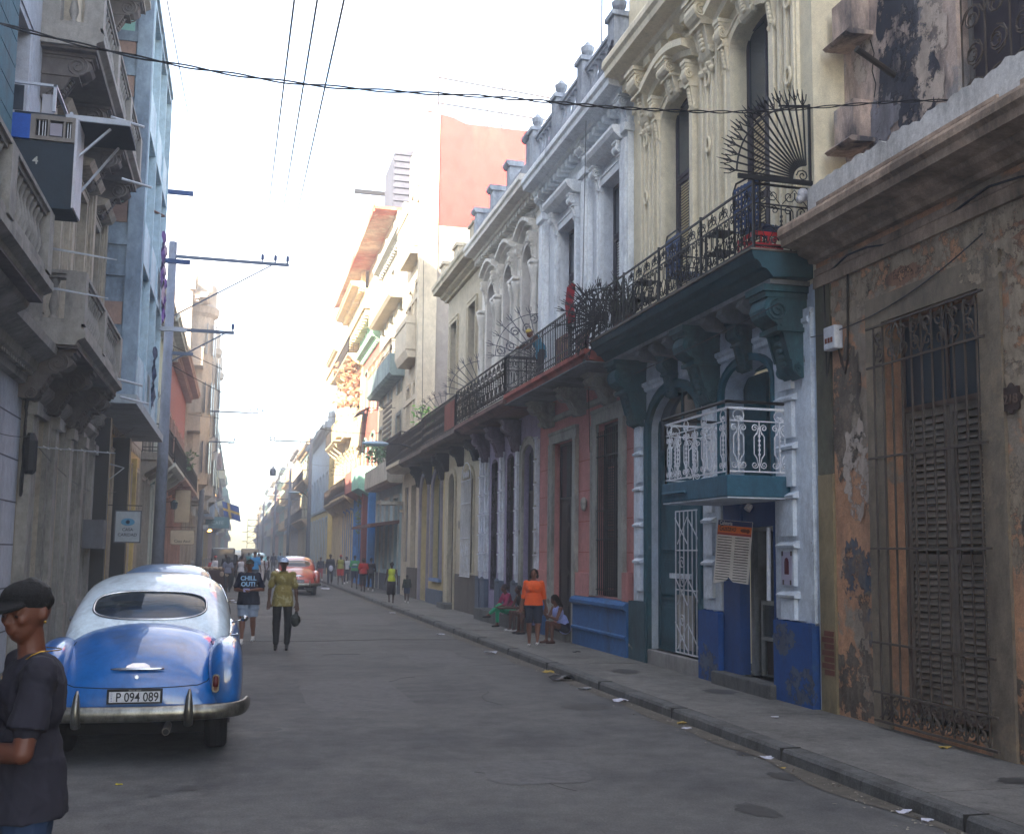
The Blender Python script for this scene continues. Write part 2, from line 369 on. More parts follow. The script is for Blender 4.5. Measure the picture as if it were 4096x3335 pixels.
        if st == 'bob':
            for q in (-1, 1): p_cap(mb, tuple(hd-fc*.02+sd*q*.068+up*.03), .034, tuple(hd-fc*.02+sd*q*.08-up*.07), .03)
            p_cap(mb, tuple(hd-fc*.06), .07, tuple(hd-fc*.07-up*.07), .06)
        blob(mb, 'hair', m, root, max(.008, vx*.6)*k, 1, .006 if vx < .02 else 0, 5, 25)
    if hat:
        st, m = hat; mb = MB(T); 
        mb.sph(tuple(hd-fc*.008+up*.05), (.083, .09, .068), 16, 12)
        if st == 'cap':
            P = [hd+fc*(.075+.075*math.cos(a))+sd*.07*math.sin(a)+up*(.045-.012*math.cos(a)) for a in [math.radians(q) for q in range(-90, 91, 20)]]
            for t0, t1 in zip(P, P[1:]):
                tt = [hd+fc*.06+up*.04+sd*q_ for q_ in (-.03, .03)]
                for e_ in (t0, t1, Vector(lerp(t0, t1, .5))): p_cap(mb, tuple(hd+fc*.05+up*.045), .011, tuple(e_), .0085, 6)
                p_cap(mb, tuple(t0), .009, tuple(t1), .009, 6)
        blob(mb, 'cap' if st == 'cap' else 'headscarf', m, root, max(.0052, vx*.5)*k, 1)
    if shoes:
        for i in (0, 1):
            td = Vector(j.get('toe', {}).get(i, (0, -1, 0))).normalized(); a = Vector(j['ank'][i]); mb = MB(T)
            p_cap(mb, tuple(a-Vector((0, 0, .05))-td*.04), .036, tuple(a-Vector((0, 0, .057))+td*.145), .029)
            if not (len(shoes) > 1 and shoes[1] == 'flat'): p_cap(mb, tuple(a+Vector((0, 0, .01))), .042, tuple(a-Vector((0, 0, .045))+td*.08), .034)
            blob(mb, 'shoe', shoes[0], root, max(.008, vx*.6)*k, 2)
    if extras: extras(root, T, j)
    return root
cl = lambda n, c, **k: mat('cloth_'+n, c, .9, bump=.12, bsc=4, var=.1, **k)
hairm = mat('hair_black', '#0d0b0b', .6, bump=.6, bsc=6, spec=.3)
hairbr = mat('hair_brown', '#2c1512', .6, bump=.6, bsc=6, spec=.3)
shoe_b = mat('shoe_black', '#121114', .6); shoe_w = mat('shoe_white', '#c5c2c0', .6)

def walk(a=.16, swing=.12, flip=1):
    return dict(knee=((-.10, -.01-a*.45*flip, .50), (.10, -.02+a*.15*flip, .49)), ank=((-.10, -a*flip, .085), (.10, a*1.2*flip, .14)),
                wr=((-.25, swing*flip-.05, .88), (.25, -swing*flip-.05, .88)), el=((-.225, .06, 1.11), (.225, .02, 1.11)))
# --- the man in the near left corner, arms crossed, seen from his left side
def fg_extras(root, T, j):
    hd = Vector(j['head']); g = mat('gold', '#b08a3a', .3, 1, bump=0, var=0)
    fc = Vector(j['face']).normalized(); sd = fc.cross(Vector((0, 0, 1))).normalized()
    for q in (-1, 1):
        e = MB(T); e.sph(tuple(hd-fc*.004+sd*q*.088-Vector((0, 0, .03))), .0055); e.build('earring', g, root, True)
    n = MB(T); nk = j['neck']; pts = []
    for i in range(25):
        a = 2*PI*i/24; fr = max(0, -math.sin(a))
        pts.append((nk[0]+.083*math.cos(a), nk[1]+.005+.082*math.sin(a)-.03*fr, nk[2]+.012-.10*fr**1.5))
    n.tube(pts, .0022, 5, True); n.build('necklace', g, root, True)
fj = dict(chest=(0, .01, 1.27), sh=((-.195, .0, 1.385), (.195, .0, 1.385)), el=((-.26, -.05, 1.13), (.26, -.05, 1.13)), wr=((.06, -.21, 1.14), (-.06, -.245, 1.10)), hd={0: (.6, .15, .1), 1: (-.6, .2, .1)}, face=(.75, -1, -.22), head=(.01, -.03, 1.585))
fgm = person('man in dark t-shirt and black cap, arms crossed, nearest in the left corner', (-.745, 4.42, 0), math.radians(-72), 1.79, fj, '#5c3526',
    top=('t_shirt', cl('charcoal', '#25232c'), .72, 1.1), bottom=('trousers', cl('denim', '#27364f', dirt=.3, dcol='#5b6f8a'), 1.95), hair=('short', hairm), hat=('cap', mat('cap_black', '#1b1a1b', .95, bump=.5, bsc=5)), shoes=(shoe_b,), vox=.0078, detail=2, extras=fg_extras, hemz=.875)
# --- two men walking towards the camera
def boy_x(root, T, j):
    Rz = Matrix.Translation(T((0, -.142, 1.27)))@Matrix.Rotation(.12, 4, 'Z')@Matrix.Rotation(PI/2, 4, 'X')
    tm = mat('print_blue', '#8fb6d6', .8, bump=0, var=.3)
    text_mesh('CHILL\nOUT!', .12, tm, root, Matrix.Translation(T((.0, -.152, 1.29)))@Matrix.Rotation(math.radians(12), 4, 'Z')@Matrix.Rotation(PI/2, 4, 'X'), .006, .004)
    m = MB(T); p0 = (0, -.28, 1.085); m.box(-.07, .05, -.30, -.295, 1.06, 1.13); m.build('leaflet', mat('paper_lilac', '#a9a4d0', .8, bump=0), root)
bj = walk(.1, .0); bj.update(el=((-.27, .03, 1.1), (.27, .03, 1.1)), wr=((-.07, -.25, 1.08), (.09, -.25, 1.10)), hd={0: (1, -.3, -.1), 1: (-1, -.3, -.1)})
person('young man in navy CHILL OUT! t-shirt and pale shorts walking beside the blue car', (.27, 22.4, 0), math.radians(-8), 1.72, bj, '#704836', top=('t_shirt', cl('navy', '#15192c'), .85, 1.18), bottom=('shorts', cl('paledenim', '#8593a8'), .85, 1.25), hair=('short', hairm), hat=('cap', mat('cap_green', '#2b2a24', .9)), shoes=(shoe_w,), fat=1.12, vox=.0115, detail=1, extras=boy_x, hemz=.8)
def man_x(root, T, j):
    m = MB(T); w = j['wr'][1]; c = (w[0]+.0, w[1]-.02, w[2]-.32)
    m.sph((c[0]-.02, c[1], c[2]+.02), (.1, .07, .12), 12, 8); m.tube([(c[0], c[1], c[2]+.1), (w[0], w[1], w[2]-.08)], lambda t: .045-.03*t, 7)
    me = m; o = blob(me, 'plastic_bag', mat('bag_black', '#0e1712', .3, bump=.3, bsc=2), None, .012, 1, .015, 2, 14)
    tag(o, 'dark plastic carrier bag hanging from the hand of the man in the yellow shirt', 'bag')
    k = MB(T)
    for q in (-1, 1): k.prism([(0, 0), (q*.08, .03), (q*.075, -.035), (q*.03, -.06)], lambda a, b, h: (a, -.075-h-abs(a)*-.2, 1.43+b), 0, .012)
    k.build('collar', MC['cloth_yellow'], root)
mj = dict(el=((-.245, .05, 1.1), (.235, .02, 1.1)), wr=((-.25, -.01, .88), (.26, -.03, .85)), knee=((-.10, -.02, .49), (.11, -.02, .49)))
person('older man in patterned yellow shirt, black trousers and white cap in the road', (.9, 21.1, 0), math.radians(-5), 1.78, mj, '#4a3226', top=('shirt', mat('cloth_yellow', '#7a6d38', .9, peel=.65, pcol='#97906c', psc=14, dirt=.3, dcol='#4a431c', sc=8), .8, 1.15), bottom=('trousers', cl('black', '#0f0f14'), 1.95, 1.1), hair=('short', hairm), hat=('cap', cl('palecap', '#a8b6cf')), shoes=(shoe_b,), vox=.0115, detail=1, extras=man_x, hemz=.8)
# --- the woman in orange
oj = walk(.13, .08, -1); oj['wr'] = ((-.27, .05, .87), (.27, .06, .87))
person('woman in orange top and dark denim shorts walking along the right pavement', (5.66, 20.0, SW), math.radians(-20), 1.5, oj, '#6b4230', top=('blouse', cl('orange', '#d8551d'), 1.3), bottom=('shorts', cl('darkdenim', '#1b2233', dirt=.4, dcol='#48546a'), .95), hair=('bob', hairm), shoes=(shoe_w, 'flat'), fat=1.22, vox=.0115, detail=1, female=True, hemz=.9)
# --- seated on the doorsteps: a seat height s, feet forward
def sit(sh=.32, fwd=.42, lean=.12, cross=False, kx=.1, ez=.0):
    d = sh+.1-.93
    s = lambda p: (p[0], p[1], p[2]+d)
    kz = max(.46, sh+.16)
    return dict(lean=1, pelvis=(0, 0, sh+.1), waist=(0, -.02-lean*.3, sh+.26), chest=(0, -.04-lean, sh+.44), neck=(0, -.05-lean*1.4, sh+.6), head=(0, -.07-lean*1.6, sh+.745),
        sh=((-.17, -.05-lean*1.2, sh+.55), (.17, -.05-lean*1.2, sh+.55)), el=((-.22, -.2-lean, sh+.31), (.22, -.2-lean, sh+.31)), wr=((-.1, -fwd-.02, kz+.1), (.1, -fwd-.02, kz+.1)),
        hip=((-.09, -.02, sh+.08), (.09, -.02, sh+.08)), knee=((-kx, -fwd, kz), (kx, -fwd, kz)), ank=((-kx, -fwd-.02, .085), (kx, -fwd+.02, .085)))
FR = math.radians
g1 = sit(.32, .42); g1['knee'] = ((-.08, -.42, .5), (.06, -.43, .6)); g1['ank'] = ((-.08, -.42, .085), (-.16, -.66, .34)); g1['face'] = (-.75, -1, 0); g1['nob'] = 1
person('seated woman with crossed legs in green leggings and a magenta top, farthest on the doorsteps', (6.62, 25.3, SW), FR(-80), 1.5, g1, '#603728', top=('top', cl('magenta', '#8e1f4d'), 1.4), bottom=('leggings', cl('green', '#2f9d74'), 1.9), hair=('tied', hairbr), shoes=(shoe_b, 'flat'), vox=.0125, detail=1)
g2 = sit(.34, .42); g2['face'] = (-.8, -1, .05); g2['el'] = ((-.25, -.32, .62), (.2, -.3, .62)); g2['wr'] = ((-.26, -.6, .6), (-.12, -.62, .6)); g2['nob'] = 1
person('seated person with cropped hair and wristwatch in a dark vest, second on the doorsteps', (6.6, 23.9, SW), FR(-80), 1.5, g2, '#482a20', top=('vest', cl('darkvest', '#1d1a20'), 0), bottom=('shorts', cl('khakistripe', '#6d5a48', dirt=.5, dcol='#2c2630', sc=5), .8), hair=('short', hairm), shoes=(shoe_w, 'flat'), vox=.0125, detail=1)
g3 = sit(.32, .42); g3['face'] = (-.5, -1, -.1); g3['nob'] = 1
person('seated woman in a violet patterned dress, mostly hidden behind the woman in orange', (6.6, 23.1, SW), FR(-85), 1.5, g3, '#513024', top=('top', cl('violet', '#4a4668', dirt=.6, dcol='#8d8ba5', sc=7), 0), bottom=('skirt', cl('violet2', '#3b3560', dirt=.6, dcol='#7d87a5', sc=7), .45), hair=('long', hairm), shoes=(shoe_b, 'flat'), vox=.0125, detail=1)
def phone(root, T, j):
    p = j['wr'][0]; m = MB(T); m.box(p[0]+.04, p[0]+.11, p[1]-.13, p[1]-.12, p[2]-.0, p[2]+.13)
    o = m.build('phone', mat('phone_black', '#101014', .2, bump=0)); tag(o, 'dark phone held by the seated woman in the white and blue top', 'phone')
g4 = sit(.24, .4, .13); g4['wr'] = ((-.08, -.46, .64), (.05, -.46, .62)); g4['face'] = (-.35, -1, -.45); g4['nob'] = 1
person('seated long-haired woman in white and blue strap top looking at her phone', (6.52, 20.7, SW), FR(-78), 1.5, g4, '#593528', top=('top', cl('whiteblue', '#8f9bd0', dirt=.5, dcol='#4f66b8', sc=6), 0), bottom=('shorts', cl('navyshort', '#1a1c2c'), .45), hair=('long', hairm), shoes=(mat('sandal', '#4b2b1e', .7), 'flat'), vox=.0125, detail=1, extras=phone)
# --- woman in yellow and child, walking away
person('woman in bright yellow sleeveless top and baggy dark trousers walking away with a child', (5.3, 37.1, SW), FR(180), 1.42, walk(.12, .05), '#362017', top=('top', cl('lime', '#a9b52c'), 0), bottom=('trousers', cl('darkgrey', '#2a2527'), 1.35, 1.5), hair=('bun', hairm), shoes=(shoe_b, 'flat'), vox=.02, female=True)
person('small child in dark green jumper and blue shorts walking beside the woman in yellow', (5.85, 37.1, SW), FR(180), 1.0, walk(.08, .04), '#362017', top=('jumper', cl('dkgreen', '#16261f'), 1.8), bottom=('shorts', cl('navy2', '#27344f'), .8), hair=('short', hairm), shoes=(shoe_w,), vox=.022, fat=1.1)
# --- the group farther along the right pavement and the crowd in the road
far = [
 ('pedestrian in dark jacket over turquoise top and pink trousers, farthest of the right pavement walkers', 4.8, 63, SW, 0, 1.42, '#754a37', ('jacket', '#20283a', 1.8), ('trousers', '#9c4a52', 1.5), 'short'),
 ('man in dark long-sleeved shirt and jeans carrying a white bag beside the orange car', 4.85, 57, SW, 0, 1.62, '#3b231a', ('shirt', '#1c1f2b', 1.6), ('trousers', '#262c3c', 1.95), 'short'),
 ('walker in red shorts and patterned yellow vest with a red headscarf', 5.35, 56.5, SW, 0, 1.6, '#4b2b1e', ('vest', '#8c8c3a', 0), ('shorts', '#b83028', .9), 'red'),
 ('person in white shirt half hidden behind the walker in red shorts', 5.85, 58.5, SW, 0, 1.5, '#4b2b1e', ('shirt', '#c8c8c8', .9), ('trousers', '#20202a', 1.9), 'short'),
 ('man walking away in a striped green, white and blue football shirt', 5.5, 51, SW, 180, 1.6, '#4b2b1e', ('football_shirt', '#3f8a55', .9), ('shorts', '#1c2440', .9), 'short'),
 ('person in red t-shirt and long dark skirt walking away', 5.45, 47, SW, 180, 1.5, '#4b2b1e', ('t_shirt', '#a3231f', .8), ('trousers', '#221c22', 1.4), 'tied'),
 ('companion in dark clothes just behind the person in red t-shirt', 5.9, 47.9, SW, 180, 1.5, '#4b2b1e', ('shirt', '#23202a', 1.5), ('trousers', '#1c1a22', 1.8), 'short'),
 ('woman in grey t-shirt and black trousers with her back turned at the street stall', -.36, 49.5, 0, 180, 1.6, '#603d2d', ('t_shirt', '#6a6c80', .7), ('trousers', '#14141c', 1.95), 'long'),
 ('person all in black standing right of the woman in grey at the stall', -.05, 53, 0, 190, 1.68, '#241814', ('shirt', '#131217', 1.6), ('trousers', '#131217', 1.95), 'long'),
 ('woman in white vest and cream trousers facing away in the crowd', .22, 52, 0, 180, 1.62, '#603d2d', ('vest', '#c0bdc4', 0), ('trousers', '#9a8f84', 1.95), 'bun'),
 ('tall man in turquoise blue t-shirt behind the young man in navy', .85, 52, 0, 170, 1.85, '#754a34', ('t_shirt', '#1f7fb8', .9), ('trousers', '#2b3c50', 1.9), 'short'),
 ('walker in pale sleeveless top and dark leggings striding left across the road', 1.62, 58, 0, -80, 1.6, '#4b2e23', ('vest', '#a9a5ad', 0), ('leggings', '#1a1a24', 1.9), 'short'),
 ('person in long cream dress beside the striding walker', 1.28, 57.5, 0, 160, 1.62, '#603d2d', ('top', '#b9b0ae', 0), ('trousers', '#b9b0ae', 1.9), 'short'),
 ('child in coral pink top beside the goods stall', -1.25, 58, 0, 150, 1.45, '#603d2d', ('top', '#c4545a', .8), ('trousers', '#30303a', 1.9), 'short'),
 ('vendor in white t-shirt and coral red cap behind the stall', -1.05, 56, 0, 60, 1.6, '#603d2d', ('t_shirt', '#c4c4cc', .9), ('trousers', '#30303a', 1.9), 'red'),
 ('person in dark top standing behind the stall in the crowd', -.55, 60, 0, 20, 1.68, '#362119', ('shirt', '#1d1c25', 1.2), ('trousers', '#1a1a20', 1.9), 'short'),
 ('person in brown shirt deeper in the crowd left of the turquoise t-shirt', .35, 66, 0, 10, 1.7, '#4b2e23', ('shirt', '#5a4436', .9), ('trousers', '#1a1a20', 1.9), 'short'),
 ('person in blue shirt near the turquoise vehicle', 1.5, 76, 0, 180, 1.7, '#4b2e23', ('shirt', '#2c5a88', .9), ('trousers', '#1a1a20', 1.9), 'short'),
 ('pedestrian in teal shirt in the far middle of the road', .9, 84, 0, 180, 1.7, '#4b2e23', ('shirt', '#2f7d88', .9), ('trousers', '#26262c', 1.9), 'short'),
 ('distant pedestrian in pale blue by the pole on the right', 3.6, 92, 0, 0, 1.7, '#4b2e23', ('shirt', '#6f93b8', .9), ('trousers', '#26262c', 1.9), 'short'),
 ('distant pedestrian in white by the pole on the right', 4.3, 95, 0, 180, 1.7, '#4b2e23', ('shirt', '#b5bcc8', .9), ('trousers', '#26262c', 1.9), 'short'),
 ('distant person in dark blue near the orange car', 2.9, 88, 0, 180, 1.7, '#4b2e23', ('shirt', '#2b3450', .9), ('trousers', '#26262c', 1.9), 'short'),
]
for i, (lb, x, y, z, r, h, sk_, tp, bt, hr) in enumerate(far):
    J = walk(.12+.04*(i % 3), .06, 1 if i % 2 else -1)
    hat = ('scarf', cl('redhat', '#b03a36')) if hr == 'red' else None
    ex = None
    if 'football' in tp[0]:
        def ex(root, T, j):
            for zz, cc in ((1.19, '#b9c4c4'), (1.04, '#2a3f8a')):
                m = MB(T); p_fru(m, (0, 0, zz), .158, .128, (0, 0, zz+.09), .166, .13); m.build('shirt_stripe', cl('st'+cc[1:], cc), root, True)
    if 'white bag' in lb:
        def ex(root, T, j):
            m = MB(T); m.sph((0.02, -.2, .92), (.13, .07, .17)); o = m.build('carrier_bag', mat('bag_white', '#b8bac6', .5), None, True); tag(o, 'white carrier bag held by the man in dark shirt beside the orange car', 'bag')
    person(lb, (x, y, z), FR(r), h, J, sk_, top=(tp[0], cl('c'+tp[1][1:], tp[1]), tp[2]), bottom=(bt[0], cl('c'+bt[1][1:], bt[1]), bt[2], 1.05), hair=None if hat else (hr, hairm), hat=hat, shoes=(shoe_b,) if i % 3 else (shoe_w,), vox=.026, extras=ex, fat=1.0+.1*((i*7) % 3))
# --- people up on the buildings
bl = dict(DEF); bl = dict(lean=1, waist=(0, 0, 1.08), chest=(0, -.1, 1.24), neck=(0, -.2, 1.36), head=(0, -.28, 1.45), face=(0, -1, -.6), sh=((-.17, -.14, 1.32), (.17, -.14, 1.32)), el=((-.24, -.3, 1.13), (.24, -.3, 1.13)), wr=((-.1, -.5, 1.1), (.1, -.5, 1.1)), nob=1)
person('woman in yellow headscarf and turquoise vest leaning over the iron balcony rail', (6.42, 22.3, 5.5), FR(-100), 1.55, bl, '#603826', top=('vest', cl('turq', '#2b8fb0'), 0), bottom=('trousers', cl('dk3', '#1c1c28'), 1.9), hat=('scarf', cl('yellowscarf', '#b5a050')), vox=.0135, detail=1)
person('person in blue and red top looking out high up on the pale blue building', (-2.75, 28.3, 9.6), FR(95), 1.6, bl, '#603826', top=('vest', cl('bluered', '#24459a'), .8), bottom=('trousers', cl('dk3', '#1c1c28'), 1.9), hair=('short', hairm), vox=.02)
# ------------------------------------------------------------------ cars (rounded early-fifties saloons, seen from behind)
def paint(n, c): return mat('paint_'+n, c, .3, .0, coat=.8, speck=.0, dirt=.38, dcol='#3a4048', sc=2.2, bump=.03, bsc=.4, spec=.5, var=.1)
def loft(mb, rings, cap=True, closed=True):
    n = len(rings[0]); vs = [p for r in rings for p in r]; m = len(rings)
    e = n if closed else n-1
    fs = [(i*n+k, i*n+(k+1) % n, (i+1)*n+(k+1) % n, (i+1)*n+k) for i in range(m-1) for k in range(e)]
    if cap: fs += [tuple(range(n))[::-1], tuple((m-1)*n+k for k in range(n))]
    mb.add(vs, fs)
def sring(cx, cz, hx, hz, y, n=20, p=2.4, yb=None):
    out = []
    for k in range(n):
        a = 2*PI*k/n; c, s = math.cos(a), math.sin(a)
        x = math.copysign(abs(c)**(2/p), c)*hx; z = math.copysign(abs(s)**(2/p), s)*hz
        out.append((cx+x, y if not yb else yb(cx+x, cz+z, y), cz+z))
    return out
def car(label, x, y, paint_lo, paint_hi, plate=None, near=True, group='old rounded saloon cars'):
    root = thing('vintage_car', label, 'car', (x, y, 0), group)
    T = lambda p: (x+p[0], y+p[1], p[2])
    # body shell: deck + sides
    mb = MB(T)
    st = [(.10, .62, .42, .58), (.13, .69, .40, .70), (.22, .715, .38, .83), (.40, .725, .36, .94), (.7, .745, .35, 1.09), (1.05, .77, .34, 1.185), (1.45, .785, .34, 1.22), (2.0, .80, .33, 1.14), (3.0, .80, .33, 1.10), (3.6, .78, .33, 1.08), (4.2, .72, .33, 1.05), (4.7, .62, .34, .98), (4.95, .45, .38, .85)]
    rings = []
    for yy, w, zb, zt in st:
        P = [(-w*.92, zb), (-w, zb+.12), (-w, (zb+zt)/2-.03), (-w*.99, zt-.27), (-w*.93, zt-.17), (-w*.72, zt-.07), (-w*.36, zt-.018), (0, zt)]
        P = P+[(-a, b) for a, b in P[-2::-1]]
        rings.append([(a, yy, b) for a, b in P])
    loft(mb, rings); body = mb.build('body', paint_lo, root, True, sub=2)
    # rear and front fenders
    for sg in (-1, 1):
        for nm, ys in (('rear_fender', [(.17, .775, .08, .17, .66), (.23, .77, .135, .25, .68), (.4, .767, .165, .325, .70), (.75, .765, .172, .36, .712), (1.15, .765, .172, .355, .71), (1.6, .76, .165, .32, .70), (2.0, .75, .14, .26, .66), (2.35, .75, .08, .18, .62)]),
                       ('front_fender', [(2.5, .76, .06, .2, .66), (3.0, .74, .15, .28, .7), (3.6, .72, .2, .33, .74), (4.3, .70, .21, .33, .74), (4.75, .68, .19, .26, .72), (4.95, .66, .12, .16, .72)])):
            m = MB(T); loft(m, [sring(sg*cx, cz, hx, hz, yy, 20, 3.0) for yy, cx, hx, hz, cz in ys]); m.build(nm, paint_lo, root, True, sub=1)
    # greenhouse: closed dome, hollowed, windows cut
    g = MB()
    gs = [(.95, .58, .98, 1.0), (1.04, .72, .95, 1.09), (1.2, .785, .94, 1.22), (1.48, .80, .93, 1.41), (1.8, .80, .93, 1.555), (2.15, .80, .93, 1.64), (2.5, .79, .93, 1.67), (2.85, .775, .93, 1.645), (3.1, .75, .93, 1.56), (3.35, .71, .93, 1.36), (3.6, .62, .93, 1.12), (3.7, .55, .95, 1.0)]
    rings = []
    for yy, w, zb, zt in gs:
        h = zt-zb
        P = [(-w*.96, zb), (-w, zb+h*.2), (-w*.985, zb+h*.42), (-w*.93, zb+h*.66), (-w*.82, zb+h*.84), (-w*.6, zb+h*.95), (-w*.3, zt-.005), (0, zt)]
        rings.append([(a, yy, b) for a, b in P+[(-a, b) for a, b in P[-2::-1]]])
    loft(g, rings)
    o = link_mesh('tmp', g.mesh('t', paint_hi, smooth=True)); s = o.modifiers.new('s', 'SUBSURF'); s.levels = s.render_levels = 2
    me = evalmesh(o); bm = bmesh.new(); bm.from_mesh(me); bvh = BVHTree.FromBMesh(bm); bm.free(); o.data = me; o.modifiers.clear()
    def cutter(nm, pts, fn, h0, h1):
        c = MB(); c.prism(pts, fn, h0, h1); q = link_mesh(nm, c.mesh(nm, black)); return q
    def sup(cx, cz, hx, hz, p, n=40, sk=0): return [(cx+math.copysign(abs(math.cos(a))**(2/p), math.cos(a))*hx*(1+sk*math.sin(a)), cz+math.copysign(abs(math.sin(a))**(2/p), math.sin(a))*hz) for a in [2*PI*k/n for k in range(n)]]
    rw = sup(0, 1.345, .545, .132, 2.9, 48, -.06); ws = sup(0, 1.36, .60, .15, 3.5)
    sd1 = sup(1.75, 1.34, .27, .15, 3.5); sd2 = sup(2.72, 1.35, .42, .16, 4)
    sol = o.modifiers.new('so', 'SOLIDIFY'); sol.thickness = .025; sol.offset = -1
    cs = [cutter('c1', rw, lambda a, b, h: (a, h, b), .8, 2.2), cutter('c2', ws, lambda a, b, h: (a, h, b), 2.9, 4.2), cutter('c4', sd2, lambda a, b, h: (h, a, b), -1.2, 1.2)]
    for c in cs:
        b = o.modifiers.new('b', 'BOOLEAN'); b.object = c; b.operation = 'DIFFERENCE'; b.solver = 'EXACT'
    me = evalmesh(o); bpy.data.objects.remove(o)
    for c in cs: bpy.data.objects.remove(c)
    me.materials.clear(); me.materials.append(paint_hi)
    bm = bmesh.new(); bm.from_mesh(me)
    bmesh.ops.delete(bm, geom=[v for v in bm.verts if v.co.z < .955], context='VERTS')
    bm.to_mesh(me); bm.free(); me.shade_smooth(); roof = link_mesh('roof', me, root)
    ex = roof.modifiers.new('e', 'EDGE_SPLIT'); ex.split_angle = FR(40)
    def on(a, b, ax, frm):      # point on the dome seen along an axis
        if ax == 'y': h = bvh.ray_cast(Vector((a, frm, b)), Vector((0, 1 if frm < 2 else -1, 0)))
        else: h = bvh.ray_cast(Vector((frm, a, b)), Vector((-math.copysign(1, frm), 0, 0)))
        return h[0] if h[0] else Vector((a, 1.3, b)) if ax == 'y' else Vector((0, a, b))
    gl = mat('car_glass', '#7d8f98', .03, 0, bump=0, spec=.6, var=0, trans=.93)
    def pane(nm, pts, ax, frm, inset=.012):
        cx = sum(p[0] for p in pts)/len(pts); cz = sum(p[1] for p in pts)/len(pts); m = MB(T); n = len(pts); vs = []
        for t in (1, .75, .5, .25):
            for a, b in pts:
                q = on(cx+(a-cx)*t, cz+(b-cz)*t, ax, frm); vs.append(tuple(q+(Vector((0, 2.4, 1.2))-q).normalized()*inset))
        q = on(cx, cz, ax, frm); vs.append(tuple(q+(Vector((0, 2.4, 1.2))-q).normalized()*inset))
        m.add(vs, [(i*n+k, i*n+(k+1) % n, (i+1)*n+(k+1) % n, (i+1)*n+k) for i in range(3) for k in range(n)]+[(3*n+k, 3*n+(k+1) % n, 4*n) for k in range(n)])
        p = m.build(nm, gl, root, True)
        r = MB(T); r.tube([tuple(on(a, b, ax, frm)) for a, b in pts], .013, 6, True); r.build('window_trim', chrome, p, True)
    pane('rear_window', rw, 'y', .5); pane('windscreen', ws, 'y', 5)
    for fr_ in (-2, 2): pane('side_window', sd2, 'x', fr_)
    m = MB(T); m.box(-.004, .004, 3.35, 3.39, 1.2, 1.5); m.box(-.006, .006, 3.2, 3.22, 1.43, 1.5); m.build('windscreen_post', chrome, root)
    m = MB(T)      # seats and dash
    m.box(-.62, .62, 1.75, 1.95, .6, 1.17); m.box(-.62, .62, 2.55, 2.72, .6, 1.17); m.box(-.66, .66, 3.3, 3.5, .8, 1.14); m.build('seat', mat('car_seat', '#35425a', .8), root, bevel=.05)
    m = MB(T); m.tube([(-.36+.17*math.cos(a), 3.14+.06*math.sin(a), 1.15+.15*math.sin(a)) for a in [2*PI*k/20 for k in range(20)]], .012, 5, True); m.build('steering_wheel', black, root)
    # boot lid seam, chrome strip along the belt
    def dk(a, yy):   # deck height by interpolation
        for (y0, w0, b0, t0), (y1, w1, b1, t1) in zip(st, st[1:]):
            if y0 <= yy <= y1: return t0+(t1-t0)*(yy-y0)/(y1-y0)
        return 1
    bb = bmesh.new(); bb.from_mesh(evalmesh(body)); bvb = BVHTree.FromBMesh(bb); bb.free()
    off = Vector((x, y, 0))-wloc(root)
    def back(a, z, out=.003):
        h = bvb.ray_cast(Vector((a, -1, z)), Vector((0, 1, 0)))
        return tuple((h[0]+h[1]*out)) if h[0] else (a, .25, z)
    seam = [(-.62, 1.02), (-.655, .95), (-.665, .85), (-.655, .77), (-.61, .71), (-.53, .685), (-.3, .675), (0, .67), (.3, .675), (.53, .685), (.61, .71), (.655, .77), (.665, .85), (.655, .95), (.62, 1.02)]
    fine = []
    for a, b in zip(seam, seam[1:]): fine += [lerp(a, b, t/4) for t in range(4)]
    m = MB(T); m.tube([back(a, b, .001) for a, b in fine+[seam[-1]]], .0045, 5); m.build('boot_seam', black, root)
    m = MB(T); c0 = .815
    m.tube([back(a, c0-.0*abs(a), .02) for a in [-.23+.46*i/14 for i in range(15)]], lambda t: .006+.010*math.sin(PI*t)**.5, 8)
    m.build('boot_handle', chrome, root, True)
    m = MB(T); m.prism([(-.115, 0), (-.10, .035), (-.05, .055), (.05, .055), (.10, .035), (.115, 0)], lambda a, b, h: Vector(back(a, c0+b, .012))+Vector((0, -h, 0)), 0, .014); m.build('boot_emblem', chrome, root, bevel=.004)
    m = MB(T); q = back(0, .762, 0); m.tube([(q[0], q[1]+.01, q[2]), (q[0], q[1]-.014, q[2]+.004)], .018, 12); m.build('boot_lock', chrome, root)
    # bumper: curved blade, wrapping round the corners
    P = [(-.975, .62), (-.965, .40), (-.93, .20), (-.85, .09), (-.7, .035), (-.35, .0), (0, -.01), (.35, .0), (.7, .035), (.85, .09), (.93, .20), (.965, .40), (.975, .62)]
    m = MB(T); rings = []
    for i, (a, b) in enumerate(P):
        q0 = P[max(i-1, 0)]; q1 = P[min(i+1, len(P)-1)]; t = Vector((q1[0]-q0[0], q1[1]-q0[1], 0)).normalized(); nn = Vector((t.y, -t.x, 0))
        prof = [(-.01, -.075), (.02, -.066), (.038, -.03), (.042, .0), (.038, .03), (.02, .066), (-.01, .075), (-.02, .0)]
        lift = .012*(abs(a)/.97)**2
        rings.append([(a+nn.x*o_, b+nn.y*o_, .462+lift+z) for o_, z in prof])
    loft(m, rings); m.build('bumper', oldchrome, root, True, sub=1)
